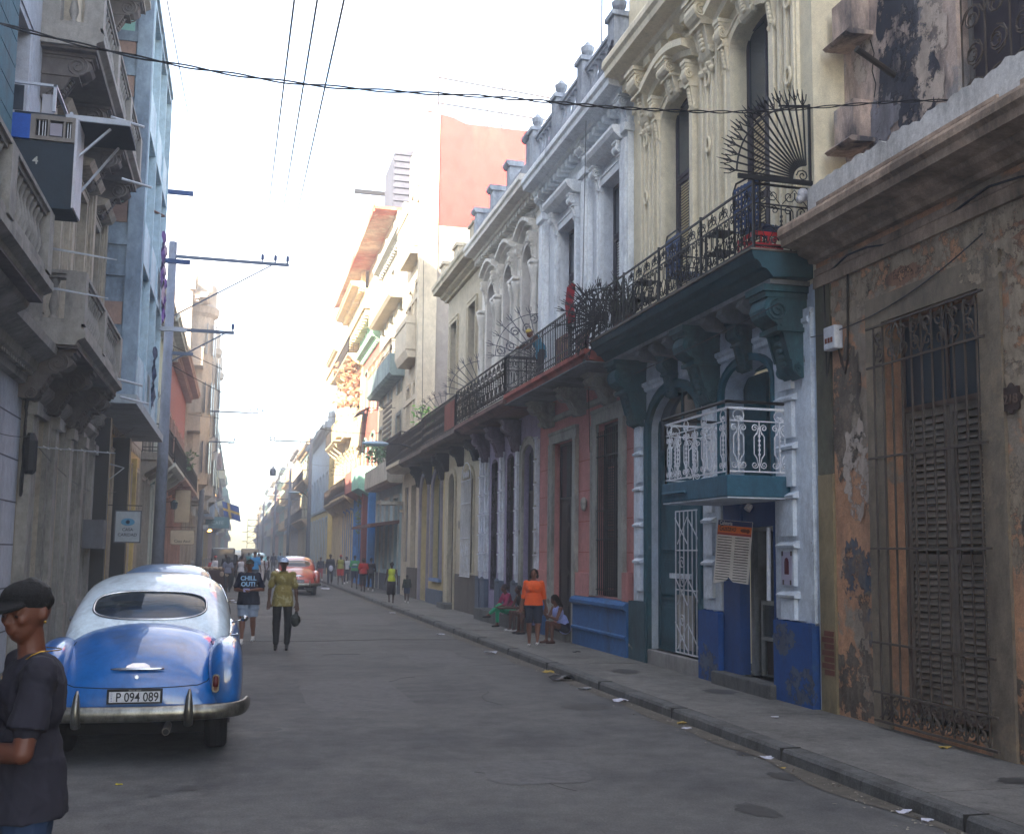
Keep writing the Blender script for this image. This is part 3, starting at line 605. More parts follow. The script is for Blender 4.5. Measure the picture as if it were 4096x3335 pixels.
    for sg in (-1, 1):
        m = MB(T); m.tube([(sg*.47, -.03, .37), (sg*.47, -.075, .45), (sg*.47, -.075, .54), (sg*.47, -.05, .62), (sg*.47, -.015, .672)], lambda t: .042*(1-.75*t**2.2), 10); m.build('overrider', oldchrome, root, True)
        # tail lamps on the fenders
        m = MB(T); yl = .19; m.tube([(sg*.69, yl+.08, .70), (sg*.69, yl-.0, .70)], .001, 4)
        m = MB(T); m.prism([(sg*.69+.033*math.cos(a), .70+.05*(1 if math.sin(a) > 0 else -1)+.033*math.sin(a)) for a in [2*PI*k/24+.001 for k in range(24)]], lambda a, b, h: (a, h+.12*(b-.6)*.4, b), .14, .32); tl = m.build('tail_lamp', oldchrome, root, bevel=.004)
        m = MB(T); m.prism([(sg*.69+.024*math.cos(a), .717+.03*(1 if math.sin(a) > 0 else -1)+.024*math.sin(a)) for a in [2*PI*k/24+.001 for k in range(24)]], lambda a, b, h: (a, h+.12*(b-.6)*.4, b), .13, .2); m.build('lens', mat('lamp_red', '#4a1216', .2, bump=0), tl, True)
        m = MB(T); m.tube([(sg*.69, .15, .655), (sg*.69, .125, .655)], .018, 14); m.build('reflector', mat('amber', '#4a1e14', .2, bump=0), tl)
        for wy in (.95, 4.05):
            m = MB(T); cx = sg*.70; n = 28
            prof = [(-.10, .24), (-.105, .31), (-.085, .338), (-.03, .345), (.03, .345), (.085, .338), (.105, .31), (.10, .24)]
            rings = [[(cx+a, wy+r*math.cos(2*PI*k/n), .345+r*math.sin(2*PI*k/n)) for k in range(n)] for a, r in prof]
            loft(m, rings); wh = m.build('wheel', rubber, root, True)
            m = MB(T); m.tube([(cx-.09, wy, .345), (cx+.09, wy, .345)], .235, 20); m.tube([(cx+sg*.08, wy, .345), (cx+sg*.125, wy, .345)], .12, 16); m.build('hubcap', chrome, wh)
            for tr in (-.055, 0, .055):
                m = MB(T); m.tube([(cx+tr, wy+.345*math.cos(2*PI*k/n), .345+.345*math.sin(2*PI*k/n)) for k in range(n)], .004, 4, True); m.build('tread_groove', black, wh)
        m = MB(T); m.tube([(sg*.80, 3.0, 1.06), (sg*.93, 2.98, 1.10)], .010, 6); m.sph((sg*.95, 3.0, 1.11), (.045, .06, .035), 12, 8); m.build('side_mirror', chrome if near else black, root, True)
        m = MB(T); m.tube([(sg*.765, 1.15, 1.03), (sg*.80, 2.0, 1.04), (sg*.805, 3.0, 1.03)], .010, 5); m.build('belt_trim', chrome, root)
        m = MB(T); m.tube([(sg*.80, 2.2, .98), (sg*.87, 2.22, .98), (sg*.87, 2.36, .98)], .012, 6); m.build('door_handle', chrome, root)
    m = MB(T); m.box(-.6, .6, .35, 4.6, .24, .40); m.tube([(-.95, 1.0, .345), (.6, 1.0, .345)], .04, 8) if False else None; m.box(-.62, .62, .9, 1.0, .3, .38); m.build('underbody', black, root)
    m = MB(T); m.tube([(.28, .9, .33), (.28, .02, .30)], .034, 12); m.build('exhaust_pipe', mat('exhaust', '#6a625a', .5, .6, dirt=.5), root)
    m = MB(T); m.tube([(.28, .04, .30), (.28, .015, .30)], .026, 12); m.build('exhaust_bore', black, root)
    if plate:
        m = MB(T); m.box(-.235, .235, .055, .075, .545, .675); pl = m.build('number_plate', mat('plate_frame', '#111216', .5), root, bevel=.004)
        m = MB(T); m.box(-.215, .215, .051, .056, .56, .652); m.build('plate_face', mat('plate_white', '#bfc0c4', .6, dirt=.2), pl)
        RX = Matrix.Rotation(PI/2, 4, 'X'); bk = mat('plate_ink', '#0c0c10', .5, bump=0)
        text_mesh(plate, .112, bk, pl, Matrix.Translation(T((.022, .0495, .567)))@RX@Matrix.Diagonal((.80, 1, 1, 1)), .001, .0016)
        text_mesh('C\nU\nB\nA', .022, mat('plate_blue', '#3b4c86', .5, bump=0), pl, Matrix.Translation(T((-.195, .0495, .634)))@RX, .001)
        text_mesh('SPECIAL SERIES', .016, mat('plate_grey', '#9a9a9a', .5, bump=0), pl, Matrix.Translation(T((0, .0535, .656)))@RX, .001)
    return root
blue = paint('blue', '#05569a'); white = paint('white', '#c3d2dc')
car('blue and white rounded saloon with plate P 094 089 parked at the left kerb', -.83, 10.02, blue, white, 'P 094 089')
car('saloon with a pale blue roof parked in front of the blue and white car', -1.15, 17.0, paint('midblue', '#24497f'), paint('roofblue', '#56779f'))
car('orange red saloon driving away in the middle of the street', 2.6, 46.0, paint('orangered', '#a82c14'), paint('orangered', '#a82c14'), 'P 102 734', group='old rounded saloon cars')
car('turquoise saloon far down the street behind the crowd', 1.9, 96, paint('turq', '#2f9aa0'), paint('turq', '#2f9aa0'))
# pale turquoise car bonnet glimpsed at the far left edge is part of a parked car beside the pavement
def van(label, x, y):
    r = thing('van', label, 'van', (x, y, 0)); T = lambda p: (x+p[0], y+p[1], p[2]); c = paint('vanblack', '#15161c')
    m = MB(T); m.box(-.95, .95, 0, 4.2, .4, 2.05); m.build('body', c, r, bevel=.12)
    m = MB(T); m.box(-.75, .75, -.01, .02, 1.3, 1.85); m.build('rear_window', glass, r)
    for sg in (-1, 1):
        for yy in (.8, 3.4):
            m = MB(T); m.tube([(sg*.75, yy, .35), (sg*.96, yy, .35)], .35, 18); m.build('wheel', rubber, r)
        m = MB(T); m.box(sg*.85-.06, sg*.85+.06, -.02, .02, .8, 1.1); m.build('tail_lamp', MC['lamp_red'], r)
van('dark van among the crowd at the left far down the street', -1.1, 92)
van('small dark van at the right beyond the crowd', 1.4, 120)
# ------------------------------------------------------------------ ground, road, pavements, sea
gm = mat('ground_dust', '#6f6a62', .95, dirt=.3)
asph = mat('asphalt', '#5b5a58', .85, dirt=.7, dcol='#404042', sc=.5, peel=.35, pcol='#6c6a66', psc=.5, speck=.22, bump=.3, bsc=6, spec=.2, var=.1)
pave = mat('pavement', '#6c6a66', .92, dirt=.6, speck=.18, dcol='#464442', sc=1.1, bump=.3, bsc=5, spec=.15)
kerbm = mat('kerb', '#5c5c5b', .9, dirt=.6, speck=.2, dcol='#34332f', sc=2.5, bump=.4, bsc=6, spec=.15)
def sheet(name, x0, x1, y0, y1, z, m, kind='structure', ny=1):
    b = MB(); b.add([(x0, y0, z), (x1, y0, z), (x1, y1, z), (x0, y1, z)], [(0, 1, 2, 3)]); return b.build(name, m, kind=kind)
b = MB(); b.add([(-900, -400, -.012), (900, -400, -.012), (900, 430, -.012), (-900, 430, -.012), (-900, 430, -6), (900, 430, -6)], [(0, 1, 2, 3), (3, 2, 5, 4)]); b.build('ground', gm, kind='structure')
sheet('sea', -9000, 9000, 429, 16000, -5, mat('sea_water', '#6b8aa0', .35, bump=.5, bsc=.05, var=0), )
sheet('road', -2.15, 5.05, -25, 420, 0, asph)
rr = random.Random(3)
def kerb(x0, x1, side):    # worn kerb edge as a wavy strip, built as one bevelled run
    k = MB(); ys = [-25+i*.35 for i in range(400)]+[115+i*6 for i in range(52)]
    rings = []
    for y in ys:
        j = .012*noise.noise(Vector((y*1.7, side, 0)))+.008*noise.noise(Vector((y*6, 3, 0)))
        e = x0 if side > 0 else x1; o = (x1 if side > 0 else x0)
        zt = SW+.006*noise.noise(Vector((y*2.3, 7, 1)))
        rings.append([(e+j, y, -.02), (e+j+side*.012, y, zt-.03), (e+j+side*.035, y, zt-.002), (o, y, SW-.002), (o, y, -.02)])
    loft(k, rings); k.build('kerb', kerbm, kind='structure')
kerb(5.05, 5.25, 1); kerb(-2.35, -2.15, -1)
def slabs(name, x0, x1):
    k = MB(); y = -25.
    while y < 420:
        ln = 1.9 if y < 60 else 12
        k.box(x0, x1, y, y+ln-.012, -.02, SW+.003*rr.uniform(-1, 1)); y += ln
    k.build(name, pave, kind='structure')
slabs('pavement', 5.25, 6.82); slabs('pavement', -3.22, -2.35)
dark = mat('road_stain', '#3b3a39', .7, dirt=.5, dcol='#1c1b1b', sc=6, spec=.35, bump=.1)
crk = mat('crack', '#2c2b2a', .9, bump=0)
for i in range(8):
    x, y = rr.uniform(-1.5, 4.6), rr.uniform(5.5, 34); m = MB(); P = [(x, y, .0)]; a = rr.uniform(0, 6.3)
    for j in range(rr.randint(4, 7)): a += rr.uniform(-.6, .6); x += .16*math.cos(a); y += .22*math.sin(a); P.append((x, y, .0))
    m.tube(P, .004, 3); m.build('road_crack', crk, kind='structure')
for i, (x, y, rx, ry) in enumerate(((1.6, 14.5, .7, 1.6), (3.6, 19.5, .5, 1.2), (-.2, 27, .8, 1.8), (2.6, 9.2, .45, .5), (3.4, 30, .7, 2.0))):
    m = MB(); n = 28; m.add([(x+rx*math.copysign(abs(math.cos(2*PI*k_/n))**.4, math.cos(2*PI*k_/n))*(1+.08*rr.uniform(-1, 1)), y+ry*math.copysign(abs(math.sin(2*PI*k_/n))**.4, math.sin(2*PI*k_/n))*(1+.05*rr.uniform(-1, 1)), .004) for k_ in range(n)], [tuple(range(n))]); m.build('road_repair', mat('asphalt_patch', '#5d5c5b', .9, dirt=.6, dcol='#454443', sc=1.5, bump=.3), kind='structure')
m = MB(); m.tube([(2.5, 12.6, .0), (2.5, 12.6, .008)], .30, 28); m.build('manhole_cover', mat('cast_iron', '#3e3c3a', .6, .4, dirt=.6, bump=.6), label='round iron manhole cover set in the road', cat='manhole cover') if 0 else None
for y in [4+2.6*i for i in range(18)]:
    m = MB(); m.box(5.046, 5.254, y, y+.014, .0, SW+.006) if y < 45 else None; m.build('kerb_joint', crk, kind='structure')
dust = mat('gutter_dirt', '#57524a', .95, dirt=.6, dcol='#3a3630', sc=3, bump=.4)
def patch(name, cx, cy, rx, ry, z, m, seed=0, kind='structure'):
    k = MB(); n = 30; k.add([(cx+rx*math.cos(2*PI*i/n)*(1+.5*noise.noise(Vector((2*math.cos(2*PI*i/n), 2*math.sin(2*PI*i/n), seed*5.)))+.25*noise.noise(Vector((6*math.cos(2*PI*i/n), 6*math.sin(2*PI*i/n), seed*5.)))), cy+ry*math.sin(2*PI*i/n)*(1+.5*noise.noise(Vector((2*math.cos(2*PI*i/n), 2*math.sin(2*PI*i/n), seed*5.+9)))), z) for i in range(n)], [tuple(range(n))]); return k.build(name, m, kind=kind)
for i, (a, b_, c, d) in enumerate([(4.78, 15.7, .22, .55), (4.72, 8.6, .11, .17), (3.9, 7.5, .14, .22), (.41, 11.85, .14, .16), (-.3, 9.1, .07, .1), (4.35, 12.9, .3, .3), (-.55, 8.9, .05, .07), (4.85, 9.6, .07, .1), (2.2, 18.5, .15, .5)]):
    patch('road_stain', a, b_, c, d, .004, dark, i)
for i, (a, b_, c, d) in enumerate([(6.24, 7.5, .16, .12), (5.9, 15.6, .2, .3), (6.3, 13.1, .2, .25)]): patch('pavement_stain', a, b_, c, d, SW+.0075, dark, i+30)
k = MB(); ys = [4+i*.25 for i in range(220)]
for y0, y1 in zip(ys, ys[1:]):
    wa = .22+.16*noise.noise(Vector((y0*.8, 0, 4)))+.06*noise.noise(Vector((y0*4, 0, 4))); wb = .22+.16*noise.noise(Vector((y1*.8, 0, 4)))+.06*noise.noise(Vector((y1*4, 0, 4)))
    k.add([(5.07, y0, .006), (5.07, y1, .006), (5.07-wb, y1, .006), (5.07-wa, y0, .006)], [(0, 1, 2, 3)])
k.build('gutter_dirt', dust, kind='structure')
k = MB(); k.tube([(-2.1, 22.9, .0), (-.5, 23.15, .0), (1.5, 23.0, .0), (3.2, 23.3, .0), (5.0, 23.1, .0)], .012, 4); k.build('road_joint', dark, kind='structure')
# dropped litter
pw = mat('litter_white', '#b9b9c4', .8, bump=.2); py = mat('litter_yellow', '#a38a45', .8); pd_ = mat('litter_dark', '#1a191c', .5)
def litter(label, x, y, z, s, m, seed):
    k = MB(); n = 9; r2 = random.Random(seed); vs = [(x, y, z+s*.35)]
    for ring in (.5, 1):
        for i in range(n):
            a = 2*PI*i/n; r = s*ring*r2.uniform(.55, 1.1); vs.append((x+r*math.cos(a)*1.3, y+r*math.sin(a)*.8, z+s*(.05+r2.uniform(0, .4))))
    k.add(vs, [(0, 1+i, 1+(i+1) % n) for i in range(n)]+[(1+i, 1+n+i, 1+n+(i+1) % n, 1+(i+1) % n) for i in range(n)])
    o = k.build('litter', m, label=label, cat='litter', group='litter along the gutter'); sl_ = o.modifiers.new('t', 'SOLIDIFY'); sl_.thickness = .003
L1 = [('crumpled white paper in the gutter below the woman in orange', 4.78, 19.9, 0, .11, pw), ('tan scrap beside the black puddle', 4.95, 16.6, 0, .12, py), ('black plastic scrap lying in the dark puddle', 4.88, 15.6, 0, .2, pd_), ('white crumpled bag just past the dark puddle', 4.88, 14.5, 0, .09, pw),
      ('flat white wrapper below the teal door', 4.95, 13.25, 0, .1, pw), ('yellow wrapper at the kerb before the cafe step', 5.0, 11.4, 0, .07, py), ('white cup lid at the kerb before the cafe step', 4.93, 11.1, 0, .05, pw), ('crumpled pink and white paper near the barred window', 4.98, 9.35, 0, .08, pw), ('small yellow scrap near the barred window', 4.9, 8.9, 0, .03, py),
      ('crumpled white tissue nearest the bottom right corner', 4.98, 7.2, 0, .06, pw), ('second crumpled tissue at the bottom right', 5.0, 6.95, 0, .045, pw), ('white scrap on the pavement before the cafe', 5.9, 10.9, SW+.005, .05, pw), ('white cup in the gutter beyond the dark puddle', 4.7, 24.5, 0, .09, pw),
      ('white plastic bag heaped by the far kerb', 4.3, 53, 0, .25, pw), ('grey rubbish bag by the far kerb', 4.5, 56.5, 0, .25, mat('litter_grey', '#6a6c74', .8)), ('yellow leaf on the road behind the blue car', -.86, 9.35, 0, .025, mat('leaf_yellow', '#b5a52a', .7)),
      ('tan leaf scrap under the barred window', 6.6, 8.9, SW+.005, .06, py), ('small dark scrap on the pavement by the blue plinth', 6.1, 18.6, SW+.005, .08, pd_), ('white paper in the gutter by the parked line of the far kerb', 4.75, 33, 0, .1, pw)]
for i, a in enumerate(L1): litter(*a, i)
q_ = random.Random(77); m = MB()
for i in range(420):
    y = 5.5+q_.random()**1.6*38; x = 5.03-abs(q_.gauss(0, .16)); s = q_.uniform(.006, .022); a = q_.uniform(0, 3)
    m.add([(x-s*math.cos(a), y-s*math.sin(a), .008), (x+s*math.sin(a)*.7, y-s*math.cos(a)*.7, .012), (x+s*math.cos(a), y+s*math.sin(a), .009), (x-s*math.sin(a)*.7, y+s*math.cos(a)*.7, .016)], [(0, 1, 2, 3)])
m.build('gutter_grit', mat('grit', '#8c8578', .9, bump=0, var=.5), kind='stuff')
for i in range(26):      # heap of goods/rubbish by the stall
    litter('rag or paper in the loose heap on the road beyond the blue car', -.55+rr.uniform(-.45, .5), 40.7+rr.uniform(-1.6, 1.8), 0, rr.uniform(.1, .24), rr.choice([pw, pw, py, MC['litter_grey'], mat('litter_brown', '#5c4a3c', .9)]), 100+i)
for o in list(COL.objects):
    if o.name.startswith('litter') and 'loose heap' in o.get('label', ''): o['group'] = 'rags and papers in the heap'
# street stall
st_ = thing('market_stall', 'brown draped street stall with beige goods laid on top beside the crowd', 'stall', (-1.0, 50, 0)); T = lambda p: (p[0]-1.0, p[1]+50, p[2])
m = MB(T); m.box(-.9, .65, -.5, .8, .95, 1.0); m.build('table_top', brownwood, st_)
m = MB(T); m.box(-.92, .67, -.53, -.5, .2, .97); m.build('drape', cl('maroon', '#3a1c1a'), st_)
for a in (-.8, .6):
    for b_ in (-.4, .7): m = MB(T); m.box(a-.03, a+.03, b_-.03, b_+.03, 0, .95); m.build('leg', brownwood, st_)
for i in range(7):
    m = MB(); m.sph((-1.0-.75+i*.21, 50-.2+.3*(i % 2), 1.06), (.13, .15, .08)); m.build('goods', cl('beige', '#a08c78'), label='beige folded garment lying on the street stall, one of a row', cat='garment', group='garments on the stall')
for i in range(2):
    m = MB(); m.sph((-.62+i*.22, 49.43, .82), (.10, .04, .12)); m.build('goods', MC['cloth_beige'], label='beige garment hanging from the front of the street stall', cat='garment', group='garments hanging from the stall')
# seaside wall
m = MB(); m.box(-40, 60, 421, 422, 0, .9); m.build('sea_wall', concrete, label='low pale sea wall closing the far end of the street', cat='wall')

# ------------------------------------------------------------------ poles, wires, lamps, antennas
pm = mat('pole_grey', '#6c7280', .9, dirt=.4, sc=2); arm_m = mat('pole_arm', '#4a5568', .6, bump=.05)
def pole(label, x, y, h, r, arms, group='utility poles', tilt=0):
    ro = thing('utility_pole', label, 'utility pole', (x, y, 0), group)
    m = MB(); m.tube([(x, y, 0), (x+tilt, y, h)], lambda t: r*(1-.35*t), 12); m.build('mast', pm, ro, True)
    for (z, x0, x1, br, ins) in arms:
        m = MB(); m.box(min(x0, x1), max(x0, x1), y-.05, y+.0, z-.05, z+.05); a = m.build('crossarm', arm_m, ro)
        if br:
            m = MB(); m.bar((x, y-.02, z-abs(x1-x0)*.55), (x+(x1-x)*.85, y-.02, z-.04), .028); m.build('brace', arm_m, ro)
        for ix in ins:
            m = MB(); m.lathe((ix, y-.02, z+.05), [(.02, 0), (.02, .06), (.065, .08), (.04, .11), (.065, .14), (.04, .17), (.06, .2), (.03, .24), (.01, .26)], 8); m.build('insulator', mat('insulator', '#2c4470', .4, bump=0), a, True)
pole('tall grey utility pole nearest on the left pavement with three blue insulators', -2.3, 33.5, 11.4, .19, [(10.95, -2.3, 1.25, True, (.42, .82, 1.2)), (8.65, -2.3, -.35, True, (-.4,)), (9.05, -2.9, -2.3, False, ()), (7.9, -2.3, -1.55, False, ())])
pole('slender grey utility pole farther along the left pavement', -2.3, 69, 10.8, .2, [(10.65, -2.3, 1.3, True, (.5, .9, 1.25)), (8.7, -2.3, -.4, True, (-.45,))])
pole('grey utility pole on the right beyond the yellow corner building', 5.1, 80, 10.3, .17, [(10.05, 5.1, 2.0, True, (2.1, 2.4, 2.7))])
pole('brown utility pole with transformer farther down on the right', 5.1, 112, 10.6, .18, [(10.35, 5.4, 2.4, True, (2.5, 3.6)), (8.9, 5.8, 3.6, False, ()), (7.2, 6.0, 3.8, False, ())])
pole('dark utility pole farthest on the right of the street', 4.9, 150, 11, .2, [(10.6, 5.2, 2.0, False, (2.1, 2.6, 3.1)), (9.4, 5.6, 3.4, False, ())])
pole('faint utility pole far off near the sea end on the right', 4.6, 205, 11, .2, [(10.3, 5.0, 1.6, False, (1.8, 2.4)), (8.8, 5.6, 2.6, False, ())])
m = MB(); m.lathe((3.3, 111.95, 9.6), [(.3, 0), (.34, .1), (.34, .6), (.2, .75), (.1, 1.0)], 12); m.build('transformer', mat('transformer', '#3a3f4a', .6), label='round transformer hung by the far right pole', cat='transformer')
def wire(label, pts, r=.012, sag=0, name='cable', group=None, n=24):
    a, b_ = Vector(pts[0]), Vector(pts[-1])
    if len(pts) == 2: P = [tuple(a.lerp(b_, i/n)-Vector((0, 0, sag*4*(i/n)*(1-i/n)))) for i in range(n+1)]
    else: P = pts
    m = MB(); m.tube(P, r, 4); return m.build(name, cablem, label=label, cat='cable', group=group)
# twisted cable across the street
def P2(t):   # smooth curve through measured points
    Q = [(-4.4, 7.5, 6.1), (-2.05, 9, 6.18), (.1, 9, 5.98), (2.22, 9, 6.08), (3.45, 9, 6.13), (4.69, 9, 6.25), (6.3, 9, 6.55), (7.9, 9, 6.80), (9.6, 9, 7.2)]
    u = t*(len(Q)-1); i = min(int(u), len(Q)-2); s = u-i; p0, p1, p2, p3 = [Vector(Q[min(max(k, 0), len(Q)-1)]) for k in (i-1, i, i+1, i+2)]
    return .5*((2*p1)+(p2-p0)*s+(2*p0-5*p1+4*p2-p3)*s*s+(3*p1-p0-3*p2+p3)*s**3)
m = MB()
for ph in (0, PI):
    m.tube([tuple(P2(i/360)+Vector((0, .011*math.cos(i*.36+ph), .011*math.sin(i*.36+ph)))) for i in range(361)], .0075, 4)
m.build('cable', cablem, label='black twisted cable strung across the whole street at the top', cat='cable')
for i, (x0, x1, z1) in enumerate(((.42, .33, 7.27), (.82, .55, 7.30), (1.2, .81, 7.34))):
    lb = ['left', 'middle', 'right'][i]
    # overhead line: from above the camera to the pole and on to the next pole
    a = Vector((x0, 33.48, 11.22)); c = Vector((x1, 10, z1))
    P = []
    for k_ in range(41):
        y = -4+37.48*k_/40; t = (y-10)/23.48; P.append((x1+(x0-x1)*t, y, z1+(11.22-z1)*t-(.9*t*(1-t) if t > 0 else .9*t*(1-t))*0))
    Q = [(x0+(.08*i+.42-x0)*k_/20, 33.48+35.5*k_/20, 11.22-.35*k_/20-.9*4*(k_/20)*(1-k_/20)*.25) for k_ in range(1, 21)]
    wire(f'{lb} one of the three long overhead lines running along the street over the first pole', P+Q, .013)
wire('single thin wire slanting down behind the first pole at upper left', [(-1.02, 12, 8.13), (-1.15, 40, 12.71)], .008, .1)
for i, (a, b_, s, lb) in enumerate([((-2.3, 69, 10.6), (5.1, 80, 9.9), .4, 'thin wire crossing from the second left pole'), ((-3.1, 24.5, 4.3), (-2.3, 33.5, 6.9), .5, 'sagging wire from the wall to the first pole'), ((-3.1, 17, 3.6), (-3.05, 28.5, 3.35), .35, 'slack cable along the left wall'), ((-3.1, 9.5, 3.9), (-3.08, 17.2, 3.6), .35, 'slack cable on the near left wall'),
        ((-2.3, 33.5, 8.2), (6.7, 47, 8.4), .6, 'wire crossing the street above the lamp'), ((-2.3, 33.5, 7.6), (6.7, 52, 7.8), .7, 'lower wire crossing the street above the lamp'), ((5.1, 80, 9.2), (-3, 96, 9), .6, 'thin wire crossing beyond the second pole'), ((6.7, 52, 9.0), (-2.9, 60, 9.3), .5, 'higher wire crossing near the tower'),
        ((6.6, 45.5, 7.0), (5.1, 80, 8.4), .6, 'wire along the right facades'), ((5.1, 80, 8.6), (5.1, 112, 8.8), .6, 'wire between the two right poles'), ((5.1, 112, 10.2), (-2.6, 130, 10.2), .8, 'far wire crossing the street'), ((6.75, 8.3, 5.0), (6.75, 12.0, 4.7), .25, 'cable drooping under the brown cornice'),
        ((6.2, 11.2, 4.95), (6.05, 15.6, 4.80), .02, 'thin white line under the big balcony'), ((5.95, 17.8, 9.9), (5.95, 18.0, 5.6), .0, 'thin cord hanging in front of the pale blue front'), ((6.7, 40.2, 13.4), (6.6, 39.0, 5.6), .0, 'thin cord down the bare side wall'), ((6.6, 19.5, 5.2), (6.6, 19.4, 3.9), .0, 'short cord hanging under the pink balcony')]):
    wire(lb, [a, b_], .007 if a[1] < 30 else .014, s)
def lamp(label, x0, y, z, L, lit=False):
    ro = thing('street_lamp', label, 'street lamp', (x0, y, z), 'street lamps on arms')
    m = MB(); m.tube([(x0+L*1.0, y, z-.5), (x0+L*.6, y, z-.12), (x0+L*.3, y, z+.03), (x0, y, z)], .03, 6); m.build('arm', iron, ro)
    m = MB(); m.sph((x0-.35, y, z+.01), (.5, .16, .10), 14, 8); m.build('lamp_head', mat('lamp_metal', '#8fa4b5', .4, .2, bump=0), ro, True)
lamp('blue grey street lamp head on a long arm from the cream corner', 5.0, 37.5, 5.75, 1.8); lamp('white street lamp head on the far right pole', 4.3, 80, 6.2, .8)
def antenna(label, x, y, z, h, w=.5, nb=4, rot=0):
    ro = MB(); ro.bar((x, y, z), (x, y, z+h), .018); c, s = math.cos(rot), math.sin(rot)
    ro.bar((x-w*c, y-w*s, z+h), (x+w*c, y+w*s, z+h), .012)
    for i in range(nb):
        t = -w+2*w*i/(nb-1); l = .28-.04*i; ro.bar((x+t*c-l*s*0, y+t*s-l, z+h), (x+t*c, y+t*s+l, z+h), .008); ro.bar((x+t*c, y+t*s, z+h-.16), (x+t*c, y+t*s, z+h+.16), .008)
    ro.build('tv_antenna', iron, label=label, cat='antenna', group='roof aerials')
antenna('tall aerial on the roof balustrade, left of the two near the cream cornice', 7.2, 20.5, 11.6, 2.8, .5, 4, .3)
antenna('aerial nearest the cream cornice with a wide crossbar', 7.1, 17.9, 11.2, 2.2, .8, 3, .2)
antenna('faint aerial left of the orange wall on the tall roof', 7.4, 47, 20.2, 2.4, .6, 4, 1)
antenna('small aerial above the orange wall', 9.5, 41.5, 19.4, 1.2, .9, 6, .1)
m = MB()
for q in (0, 1.1): m.tube([(7.3, 41, 20.3+q), (12.5, 41, 20.1+q*.9)], .03, 4)
for q in (7.3, 10, 12.5): m.bar((q, 41, 19.2), (q, 41, 21.4), .03)
m.build('roof_rail', rust, label='thin pipe rail on the roof above the orange wall', cat='railing')
# ------------------------------------------------------------------ facade kit; coordinates are (n out of the wall, s along the street, z up)
def arc(s0, s1, zs, rise, n=14, off=0):
    c = (s0+s1)/2; a = (s1-s0)/2+off
    return [(c-a*math.cos(PI*i/n), zs+(rise+off)*math.sin(PI*i/n)) for i in range(n+1)]
def wallmesh(f, s0, s1, z0, z1, ops=(), depth=.28, n=0, back=8, body=True):
    m = MB(f); S = sorted({s0, s1, *[o[0] for o in ops], *[o[1] for o in ops]}); Z = sorted({z0, z1, *[o[2] for o in ops], *[o[3] for o in ops]})
    S = [s for s in S if s0 <= s <= s1]; Z = [z for z in Z if z0 <= z <= z1]
    for a, b in zip(S, S[1:]):
        for c, d_ in zip(Z, Z[1:]):
            ms, mz = (a+b)/2, (c+d_)/2
            if any(o[0] < ms < o[1] and o[2] < mz < o[3] for o in ops): continue
            m.add([(n, a, c), (n, b, c), (n, b, d_), (n, a, d_)], [(0, 1, 2, 3)])
    for o in ops:
        a, b, c, d_ = o[:4]; r = o[4] if len(o) > 4 else 0; zs = d_-r
        q = lambda p, w_: m.add([(n, *p), (n, *w_), (n-depth, *w_), (n-depth, *p)], [(0, 1, 2, 3)])
        q((a, c), (a, zs)); q((b, c), (b, zs)); q((a, c), (b, c))
        if r:
            A = arc(a, b, zs, r)
            for p, w_ in zip(A, A[1:]):
                q(p, w_); m.add([(n, *p), (n, *w_), (n, w_[0], d_), (n, p[0], d_)], [(0, 1, 2, 3)])
        else: q((a, d_), (b, d_))
    if body:
        for s in (s0, s1): m.add([(n, s, z0), (-back, s, z0), (-back, s, z1), (n, s, z1)], [(0, 1, 2, 3)])
        m.add([(n, s0, z1), (n, s1, z1), (-back, s1, z1), (-back, s0, z1)], [(0, 1, 2, 3)])
        m.add([(-back, s0, z0), (-back, s1, z0), (-back, s1, z1), (-back, s0, z1)], [(0, 1, 2, 3)])
    return m
